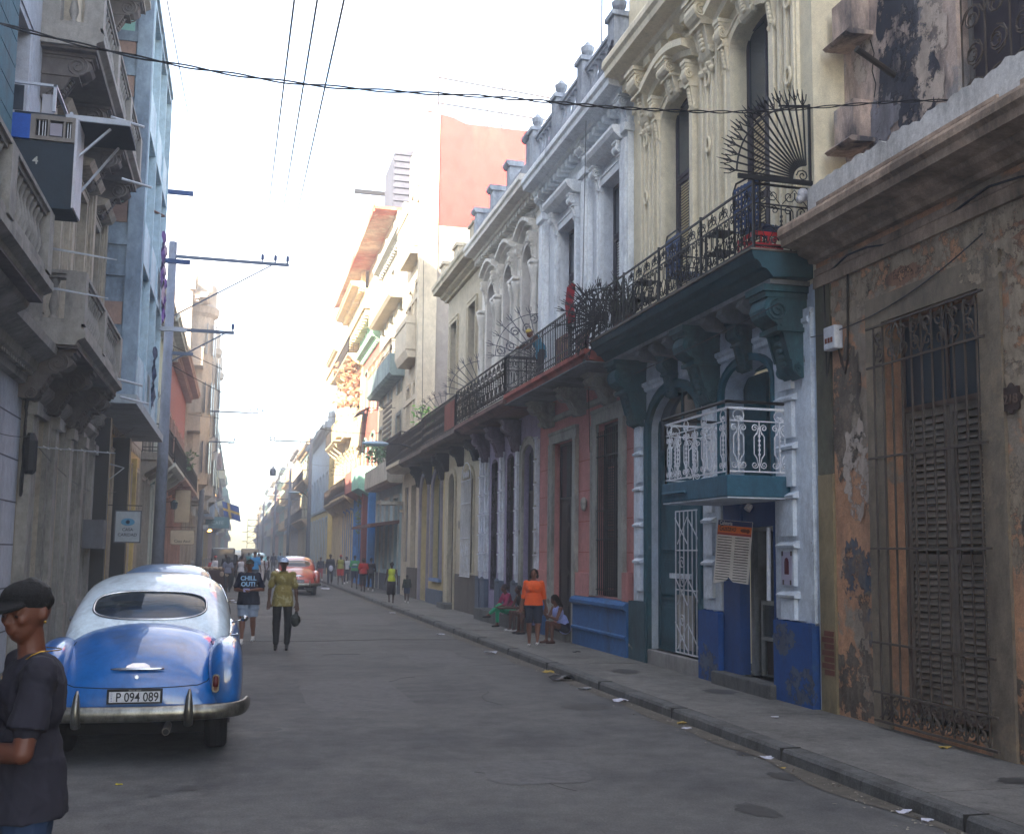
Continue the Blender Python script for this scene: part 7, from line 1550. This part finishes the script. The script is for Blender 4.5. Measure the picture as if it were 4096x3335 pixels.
m = MB(f); m.box(0, .52, 13.60, 13.67, 6.93, 7.24); m.build('blue_panel', mat('blue_board', '#1f4fa0', .7, dirt=.2), hx)
m = MB(f)
for a, c, z0, z1 in ((.52, 1.04, 7.19, 7.25), (.52, 1.04, 6.93, 6.98), (.52, .58, 6.98, 7.19), (.72, .745, 6.98, 7.19), (.90, .925, 6.98, 7.19), (1.0, 1.04, 6.98, 7.19)): m.box(a, c, 13.60, 13.66, z0, z1)
m.build('window_frame', mat('weathered_frame', '#77716c', .85, dirt=.5), hx)
m = MB(f); m.box(.58, 1.0, 13.67, 13.69, 6.95, 7.2); m.build('window_dark', black, hx)
m = MB(f)
for a in (.62, .66, .69, .95, .98): m.bar((a, 13.63, 6.97), (a, 13.63, 7.2), .006)
m.build('window_bars', whiteiron, hx); m = MB(f); m.box(.75, .89, 13.59, 13.6, 6.99, 7.15); m.build('pale_sheet', mat('pale_sheet', '#8b8690', .8), hx)
m = MB(f); m.box(1.04, 1.07, 13.6, 14.15, 6.1, 7.25); m.build('white_side_panel', mat('corrugated_white', '#b0b0b8', .7, dirt=.3), hx)
text_mesh('4', .13, MC['counter_white'], hx, Matrix.Translation((WL+.60, 13.612, 6.62))@Matrix.Rotation(PI/2, 4, 'X'), .002, .003)
m = MB(f); m.box(.3, 1.66, 13.75, 14.6, 7.27, 7.33); m.build('roof_slab', MC['enclosure_dark'], hx); m = MB(f); m.bar((1.02, 13.8, 6.78), (1.42, 13.85, 7.25), .018); m.bar((1.05, 14.2, 6.5), (1.45, 14.5, 7.25), .018); m.each('brace', mat('pale_metal', '#a3a8b2', .5, dirt=.2), hx); m = MB(f); m.box(.9, 1.67, 13.72, 13.748, 7.27, 7.34); m.build('roof_edge', MC['pale_metal'], hx)
m = MB(f)
for a, s in ((.02, 13.66), (.75, 13.66), (.82, 14.5)): m.box(a, a+.035, s, s+.035, 7.33, 7.68)
m.box(.02, .785, 13.66, 13.69, 7.65, 7.68); m.box(.75, .79, 13.66, 15, 7.65, 7.68); m.build('upper_frame', MC['pale_metal'], hx)
m = MB(f); m.box(.02, .4, 13.72, 13.74, 7.33, 7.65); m.build('upper_board', MC['dark_navy_panel'], hx)
m = MB(f); m.box(.6, .75, 13.8, 13.82, 7.35, 7.6); m.build('curtain', mat('curtain_white', '#9c9ca4', .8), hx)
for i, (s, z, a) in enumerate(((14.6, 5.75, 1.5), (15.6, 5.45, 1.3))):
    m = MB(f); m.tube([(.1, s, z+.08), (a*.5, s-.1, z+.05), (a, s-.1, z-.03)], lambda t: .03*(1-t*.7), 4); m.build('projecting_bar', MC['pale_metal'], label=['pale tapering bar poking out below the boxed-in balcony', 'lower pale bar poking out above the stone balcony'][i], cat='bar')
# stone house
b = B('grey_stone_house', 'grey stone building with two deep balustraded balconies on scrolled brackets', f, 16.9, 24.2)
uo = [(17.6, 18.7, 5.3, 8.6), (20.3, 21.4, 5.3, 8.6), (22.6, 23.4, 5.3, 8.6), (17.6, 18.7, 9.9, 13), (20.3, 21.4, 9.9, 13)]
go = [(17.9, 18.8, 1.0, 4.0), (19.6, 20.5, Z0, 4.0), (21.2, 22.1, Z0, 4.0), (22.8, 23.6, Z0, 4.2)]
wallmesh(f, 16.9, 24.2, Z0, 20, uo+go, .35, back=7).build('wall', stn2, b)
for o in uo: fill(f, b, *o, 'window', MC['brown_wood'], darkwood, -.25, 'shutter', .7, .08); surround(f, b, *o, .18, stn2, 0, .10); m = MB(f); m.extr([(0, o[3]+.22), (.3, o[3]+.3), (.38, o[3]+.42), (0, o[3]+.5)], o[0]-.3, o[1]+.3); m.build('hood', stn2, b)
for o in go: fill(f, b, *o, 'door' if o[2] < .5 else 'window', darkwood, darkwood, -.28, 'panel', .7); surround(f, b, *o, .16, stn, 0, .08)
for s in (17.15, 19.2, 20.85, 22.45, 23.95): m = MB(f); m.box(0, .16, s-.17, s+.17, Z0, 4.2); m.box(0, .2, s-.2, s+.2, Z0, .9); m.box(0, .22, s-.22, s+.22, 3.9, 4.1); m.build('pilaster', stn, b); console(f, b, s, .28, 4.75, .6, .34, stn)
for s in (17.15, 19.5, 22.0, 23.95): m = MB(f); m.box(0, .14, s-.2, s+.2, 5.3, 9.3); m.box(.14, .18, s-.12, s+.12, 5.5, 9.1); m.build('pilaster', stn2, b)
m = MB(f); m.extr([(0, 4.2), (.08, 4.22), (.2, 4.35), (.2, 4.45), (0, 4.5)], 16.9, 24.2); m.build('ledge', stn, b)
lbalc(b, 16.35, 21.6, 4.90, .9, 1.08, (16.75, 18.6, 20.6, 21.3)); lbalc(b, 16.55, 23.3, 9.58, .9, 1.1, (16.95, 18.9, 21, 22.8)); lbalc(b, 16.8, 23.3, 13.6, .9, 1.1, (17.2, 22.8))
for i, (s, z) in enumerate(((20.8, 5.1), (22.3, 4.95), (18.6, 9.3), (20.6, 8.9))):
    m = MB(f); m.tube([(.8, s, z), (1.35, s, z-.12)], .025, 6); m.build('drain_spout', MC['pale_metal'], b)
# black columns at the ground floor
for i, (s, w_) in enumerate(((24.3, .26), (28.6, .4))):
    m = MB(f); m.box(0, .42, s, s+w_, SW, 4.75); m.build('black_column', mat('black_paint', '#131318', .5, dirt=.2), label=['narrow black painted column by the grey meter box on the left', 'broad black painted column before the pale yellow shopfront'][i], cat='column', group='black columns on the left pavement')
m = MB(f); m.box(.1, .5, 23.3, 23.9, 1.9, 2.5); m.build('wall_box', mat('grey_box', '#50525a', .6, dirt=.3), label='grey metal box fixed to the wall beside the narrow black column', cat='meter box', )
# blue modern block overhanging the pavement
bl = mat('blue_concrete', '#7a8b9c', .93, dirt=.7, dcol='#3e4c60', sc=1.1, streak=.5, bump=.2); pb = mat('pale_blue_facade', '#a3b8c4', .9, streak=.4, dirt=.5, dcol='#5a7690', bump=.08)
b = B('blue_block', 'pale blue modern block overhanging the left pavement with white fins', f, 24.2, 30.2)
m = MB(f); z = [5.3+i*3.1 for i in range(4)]; 
m.box(-7, .55, 24.25, 30.15, 5.25, 14.6); m.build('core', mat('blue_recess', '#86a2b2', .9, dirt=.2), b)
m = MB(f)
for s in (24.2, 26.2, 28.2, 30.1): m.box(.55, .92, s, s+.10, 5.25, 14.6)
for zz in z+[14.5]: m.box(.55, .90, 24.3, 30.1, zz-.08, zz+.08)
m.box(.0, .95, 24.15, 30.25, 14.6, 14.72); m.build('fins', pb, b)
m = MB(f)
for i in range(3):
    for s in (24.3, 26.3, 28.3): m.box(.55, .60, s+.3, s+1.6, z[i]+1.0, z[i]+2.6)
m.build('window_panes', glass, b)
m = MB(f)
for i in range(3):
    for s in (24.3, 26.3, 28.3): m.box(.82, .88, s, s+1.9, z[i]+.08, z[i]+.95)
m.build('balcony_fronts', pb, b)
m = MB(f); m.box(-7, .62, 24.1, 24.2, 5.25, 14.6); m.build('side_wall', bl, b)
m = MB(f); m.box(.58, .9, 24.02, 24.2, 5.25, 14.6)
for zz in (5.35, 6.4, 8.0, 8.7, 10.4, 11.4, 12.6, 13.4, 14.2): m.box(-.8, .58, 24.04, 24.1, zz-.12, zz+.12)
m.build('concrete_frame', bl, b)
m = MB(f)
for zz in (6.8, 9.1, 12.0, 13.0): m.box(-.3, .55, 24.07, 24.1, zz, zz+.5)
m.build('brick_panels', mat('brick_faded', '#8a7268', .9, dirt=.4, bump=.3), b)
m = MB(f); m.box(-.1, .5, 24.06, 24.1, 9.55, 9.95); m.box(-.1, .5, 24.06, 24.1, 13.45, 13.9); m.build('side_windows', mat('mesh_pale', '#7fb0a8', .6), b)
m = MB(f); m.box(-.1, .95, 24.0, 32.6, 5.05, 5.25); m.box(.0, .9, 30.2, 32.5, 5.25, 6.1) if False else None; m.build('overhang_slab', mat('pale_soffit', '#8f979e', .9, dirt=.3), b)
for i, (s, z_, lb_) in enumerate(((30.3, 11.9, 'dark square'), (30.3, 9.9, 'green round'), (30.0, 7.9, 'pale'))):
    m = MB(f); m.box(.9, 1.6, s, s+.1, z_, z_+.12); m.build('projecting_beam', MC['blue_webbing'] if i < 2 else MC['pale_metal'], label=f'{lb_} beam sticking out over the street from the pale blue block', cat='beam')
for i, (s, z_, h, c) in enumerate(((28.6, 9.0, 1.3, '#4a2f6a'), (29.2, 8.6, 1.5, '#8a7a88'), (29.6, 8.2, 1.1, '#5a3a7a'), (27.6, 5.6, 1.4, '#22304a'))):
    m = MB(f); U = [(1.0+.05*math.sin(q*2+r_), s+.13*r_+.04*math.sin(q*1.3), z_+h*(1-q/8)-.05*r_*r_) for q in range(9) for r_ in range(-2, 3)]; m.add(U, [(q*5+r_, q*5+r_+1, q*5+r_+6, q*5+r_+5) for q in range(8) for r_ in range(4)]); m.build('laundry', cl('la'+c[1:], c), label=['dark violet garment hanging on the pale blue block', 'pinkish garment hanging on the pale blue block', 'purple garment hanging lowest on the upper part of the pale blue block', 'dark navy trousers hanging from the lowest floor of the pale blue block'][i], cat='laundry', group='laundry on the blue block')
# yellow shopfront under the overhang
b = town('pale yellow shopfront building under the blue overhang with tall barred windows', f, 24.25, 36.3, 5.0, '#b89a68', '#9c8f80', 5, 5.0, 3.9, 'none', '#b59763', '#5c5350', .05, 2, parapet=0, name='shopfront_house')
m = MB(f); m.box(-.1, 0.0, 24.2, 24.3, 4.9, 5.0); m.build('filler', stn, b)
for s in (29.7, 31.6, 33.5): m = MB(f); m.box(0, .18, s-.12, s+.12, SW, 4.6); m.build('yellow_pilaster', mat('yellow_pil', '#b9a266', .9, dirt=.3), b)
# further left houses
town('weathered stone house with slim columns past the pale yellow shopfront', f, 36.3, 40.6, 10.3, '#9a8f80', '#8d8478', 2, 4.9, 5.2, 'rail', None, '#4a4744', .7, 7, bn=.8)
town('green fronted house with white ornamental balcony just behind the nearest pole', f, 40.6, 48.3, 10.3, '#9aa090', '#b0aea4', 3, 4.9, 5.2, 'rail', '#3a6450', '#24523c', .8, 9, bn=.85)
b = town('orange fronted house with dark red upper storey and hanging signs', f, 48.3, 63.2, 10.5, '#8a4a3e', '#a08070', 5, 4.9, 5.4, 'rail', '#c07a50', '#5a2f24', .8, 10, bn=.85)
plant('green shrub spilling from the balcony of the red upper storey', .7, 50, 5.2, 1.2, .6, '#3f5a34', 90, seed=60, lf=.14)
# the ornate corner tower block
tw = mat('tower_stone', '#b09a80', .92, dirt=.35, dcol='#6a5c4c', sc=.6, streak=.3, bump=.15); tw2 = mat('tower_trim', '#a69a8c', .92, dirt=.4, dcol='#5c544c', sc=1, bump=.15)
b = town('tall ornate stone corner block with rounded bays and crowned roof, sunlit on its near side', f, 63.3, 95, 16.6, '#a39584', '#a69a8c', 6, 5.0, 3.9, 'wall', '#8d857a', '#4c4844', 1.0, 14, bn=.8, parapet=1.0)
m = MB(f); m.box(-9.9, -.01, 63.2, 63.3, 5, 17.0)
for zz in (9, 12.9, 16.5): m.box(-9.9, .1, 63.1, 63.2, zz, zz+.25)
m.build('near_side_wall', tw, b)
m = MB(f); m.box(-1.3, .1, 63.05, 63.2, 5, 17.2); m.build('corner_pier', tw2, b)
for s in (66.5, 80, 91):
    m = MB(f); m.lathe((.2, s, 5.2), [(.4, 0), (1.1, .6), (1.1, 10.8), (1.35, 11.0), (1.4, 11.4), (1.2, 11.6), (1.2, 12.8), (1.0, 13.0), (.8, 13.5), (.3, 13.9)], 18); m.build('rounded_bay', tw2, b)
    for j in range(3):
        m = MB(f)
        for k_ in range(5): a = -.9+k_*.45; m.box(1.25*math.cos(a)+.15, 1.25*math.cos(a)+.2, s+1.15*math.sin(a)-.15, s+1.15*math.sin(a)+.15, 6.5+j*3.6, 8.4+j*3.6)
        m.build('bay_window', glass, b)
for s in (63.6, 66.5, 69.5): m = MB(f); m.prism([(s-.8+1.6*q/10, 17.4+.9*math.sin(PI*q/10)) for q in range(11)]+[(s+.8, 17.0), (s-.8, 17.0)], lambda a, c, h: (h, a, c), -.1, .25); m.tube([(.28, s+.35*math.cos(a), 17.6+.35*math.sin(a)) for a in [2*PI*q/14 for q in range(14)]], .06, 5, True); m.build('crown_ornament', tw2, b)
y = 95.6
dl = ['light green plastered', 'beige stone', 'orange tinted', 'dark balconied', 'grey blue', 'faded ochre', 'pale rose', 'plain grey', 'cream', 'brownish', 'sea green']
lc = ['#8fb0a0', '#b0a48e', '#b58868', '#7d7872', '#8e9cac', '#b09a68', '#b59a92', '#8c8c8c', '#b8b090', '#94806c', '#85a89c']
for i in range(11):
    L_n = [9, 16, 20, 20, 26, 26, 30, 32, 34, 36, 40][i]; h = [10, 14.2, 14.8, 13.6, 15, 14, 16, 15, 14, 16, 15][i]
    where = ['directly past the ornate tower block', 'second past the ornate tower block', 'behind the blue and yellow flag', 'next after the house with the flag', 'midway between tower block and sea', 'just past the middle of the far left row', 'in the far left row, rising above its neighbours', 'deep in the far left row', 'near the sea on the left', 'last but one before the sea on the left', 'last before the sea on the left'][i]
    town(f'{dl[i]} town house {where}', f, y, y+L_n-.05, h, lc[i], lc[(i+4) % 11], 5, 4.8, 3.8, ['mix', 'wall', 'rail'][i % 3], None, ['#3f5a50', '#5a4a3e', '#3c4a58'][i % 3], .7, i+31, far=i > 0, bn=1.0, parapet=.7); y += L_n
# signs, flag, lanterns
def sign(label, s, n, z, w_, h, col, txt, tc_='#20242c', s2=.1, fr='#4a4e55'):
    r = thing('hanging_sign', label, 'sign', (WL+n, s, z), 'signs hung over the left pavement'); m = MB(f); m.box(n-w_/2, n+w_/2, s, s+.05, z, z+h); m.build('board', mat('sgn'+col[1:], col, .7, dirt=.2), r, bevel=.01)
    m = MB(f); m.bar((0, s+.02, z+h+.12), (n+w_/2, s+.02, z+h+.12), .015); 
    for q in (-.35, .35): m.bar((n+q*w_, s+.02, z+h), (n+q*w_, s+.02, z+h+.12), .008)
    m.build('bracket', iron, r)
    m = MB(f); 
    for q in ((n-w_/2, n+w_/2, z, z+.03), (n-w_/2, n+w_/2, z+h-.03, z+h)): m.box(q[0], q[1], s-.006, s, q[2], q[3])
    for q in (n-w_/2, n+w_/2-.03): m.box(q, q+.03, s-.006, s, z+.03, z+h-.03)
    m.build('sign_frame', mat('fr'+fr[1:], fr, .6), r)
    for k_, t in enumerate(txt.split('|')): text_mesh(t, s2, mat('ink'+tc_[1:], tc_, .6, bump=0), r, Matrix.Translation((WL+n, s-.004, z+h-.12-(k_+1)*s2*1.25))@Matrix.Rotation(PI/2, 4, 'X'), .002, .002)
    return r
r = sign('square grey white sign with a blue eye emblem hanging by the yellow shopfront', 27.0, .62, 2.05, .62, .78, '#8d969e', '||CASA|CARIDAD', '#252b38', .10)
m = MB(f); m.sph((.62, 26.985, 2.55), (.16, .006, .09), 14, 8); m.build('blue_emblem', mat('emblem_blue', '#3c7a9c', .6), r); m = MB(f); m.sph((.62, 26.975, 2.55), (.05, .006, .05), 10, 6); m.build('emblem_centre', mat('emblem_dark', '#1c2c40', .6), r)
sign('cream scalloped cafe sign hanging by the orange front', 48.6, .85, 2.1, 1.05, .65, '#b5a48c', '|Casa Azul', '#2a2420', .17, '#8a7a64')
sign('taller blank cream board hanging above the scalloped cafe sign', 50.2, .72, 3.1, .7, 1.5, '#a8977c', '', '#2a2420', .1, '#7a6a54')
sign('small white lettered sign beyond the second pole', 84, .7, 3.3, .7, .5, '#b4b8bc', 'BAR', '#2a4a8a', .3)
sign('oval teal cafe sign under the flag', 104, 1.3, 3.9, 2.2, 1.1, '#4c7c84', 'CAFE', '#b0c0c0', .5)
fl = thing('flag', 'blue flag with a yellow cross hung out over the far left pavement', 'flag', (WL+1.9, 106, 5)); FL = lambda a, c: (WL+1.6+a*1.6+.25*c, 106+.12*math.sin(a*7), 6.6-c*1.5-.5*a)
def fpatch(a0, a1, c0, c1, dy, m_, nm):
    m = MB(); k = 8
    for i in range(k):
        u0 = a0+(a1-a0)*i/k; u1 = a0+(a1-a0)*(i+1)/k; P = [FL(u0, c0), FL(u1, c0), FL(u1, c1), FL(u0, c1)]; m.add([(p[0], p[1]-dy, p[2]) for p in P]+[(p[0], p[1]+.02, p[2]) for p in P], [(0, 1, 2, 3), (4, 7, 6, 5), (0, 4, 5, 1), (3, 2, 6, 7)])
    m.build(nm, m_, fl)
fpatch(0, 1, 0, 1, 0, cl('flagblue', '#1c4a94'), 'field'); fpatch(.3, .46, 0, 1, .015, cl('flagyellow', '#c9a21c'), 'cross'); fpatch(0, 1, .42, .58, .02, MC['cloth_flagyellow'], 'cross')
m = MB(); m.bar((WL, 106, 6.0), (WL+1.7, 106, 6.8), .05); m.build('flagstaff', iron, fl)
for i, (s, n, z) in enumerate(((101, .9, 6.9), (99, .7, 3.6))):
    r = thing('lit_lantern', ['small lit lamp above the teal sign on the left', 'small lit lamp below the teal sign on the left'][i], 'lamp', (WL+n, s, z)); m = MB(f); m.bar((0, s, z+.15), (n, s, z+.15), .03); m.build('arm', iron, r); m = MB(f); m.sph((n, s, z), (.22, .14, .10), 10, 6); m.build('bulb', mat('warm_bulb', '#ffb050', .5, bump=0, var=0, emit=6), r)
for i, (s, z) in enumerate(((47.5, 3.6), (52.5, 3.5))):
    r = thing('wall_lantern', ['iron lantern on the green front', 'iron lantern on the orange front'][i], 'lantern', (WL, s, z), 'lanterns on the left walls'); m = MB(f); m.bar((0, s, z+.3), (.5, s, z+.35), .02); m.build('arm', iron, r); m = MB(f); m.lathe((.5, s, z), [(.05, 0), (.12, .05), (.16, .3), (.05, .42)], 6); m.build('lantern', glass, r)
# aerials and cable clutter on the near left wall
m = MB(f)
m.bar((.15, 17.4, 3.45), (1.35, 16.9, 3.35), .012)
for i in range(6): t = i/5; c = (.3+t*.95, 17.35-.4*t, 3.44-.08*t); m.bar((c[0], c[1]-.28+.1*t, c[2]), (c[0], c[1]+.28-.1*t, c[2]), .007)
m.build('tv_antenna', mat('aerial_grey', '#a7abb4', .4, .5, bump=0), label='grey comb aerial sticking out from the near left wall', cat='antenna', group='aerials on the left wall')
m = MB(f); c = Vector((.62, 25.5, 3.75))
for i in range(5): a = FR(150+i*14); m.bar(tuple(c), tuple(c+Vector((.9*math.cos(a), .2, .35*math.sin(a)+.1*i))), .010)
m.bar((0, 25.5, 3.2), tuple(c), .014); m.build('tv_antenna', MC['aerial_grey'], label='splayed rod aerial in front of the broad black column', cat='antenna', group='aerials on the left wall')
m = MB(f); q = random.Random(9)
for i in range(6): m.tube([(.06+.03*q.random(), 16.9+.12*q.uniform(-1, 1), 4.7-k_*.25+.05*q.uniform(-1, 1)) for k_ in range(9)], .012, 4)
m.lathe((.14, 17.0, 3.0), [(.06, 0), (.10, .05), (.10, .5), (.05, .62)], 8); m.build('cable_bundle', cablem, label='tangled black cables and junction running down the joint of the left buildings', cat='cables')
# rooftop clutter on the right: aerial beside eaves, plain junk
m = MB(f)
# ------------------------------------------------------------------ haze
HAZE = 1
if HAZE:
    m = MB(); m.box(-14, 18, -8, 428, -1.2, 25); hz = mat('haze_air', '#ffffff', bump=0, var=0)
    N = hz.node_tree.nodes; L = hz.node_tree.links
    for n_ in list(N):
        if n_.type != 'OUTPUT_MATERIAL': N.remove(n_)
    out = [n_ for n_ in N if n_.type == 'OUTPUT_MATERIAL'][0]; pv = N.new('ShaderNodeVolumePrincipled'); pv.inputs['Color'].default_value = (.93, .95, 1, 1); pv.inputs['Density'].default_value = .0042; pv.inputs['Anisotropy'].default_value = .2
    L.new(pv.outputs[0], out.inputs['Volume']); m.build('haze', hz, kind='stuff')
for o in COL.objects:
    if o.parent is None and o.type == 'EMPTY' and not o.children: COL.objects.unlink(o)
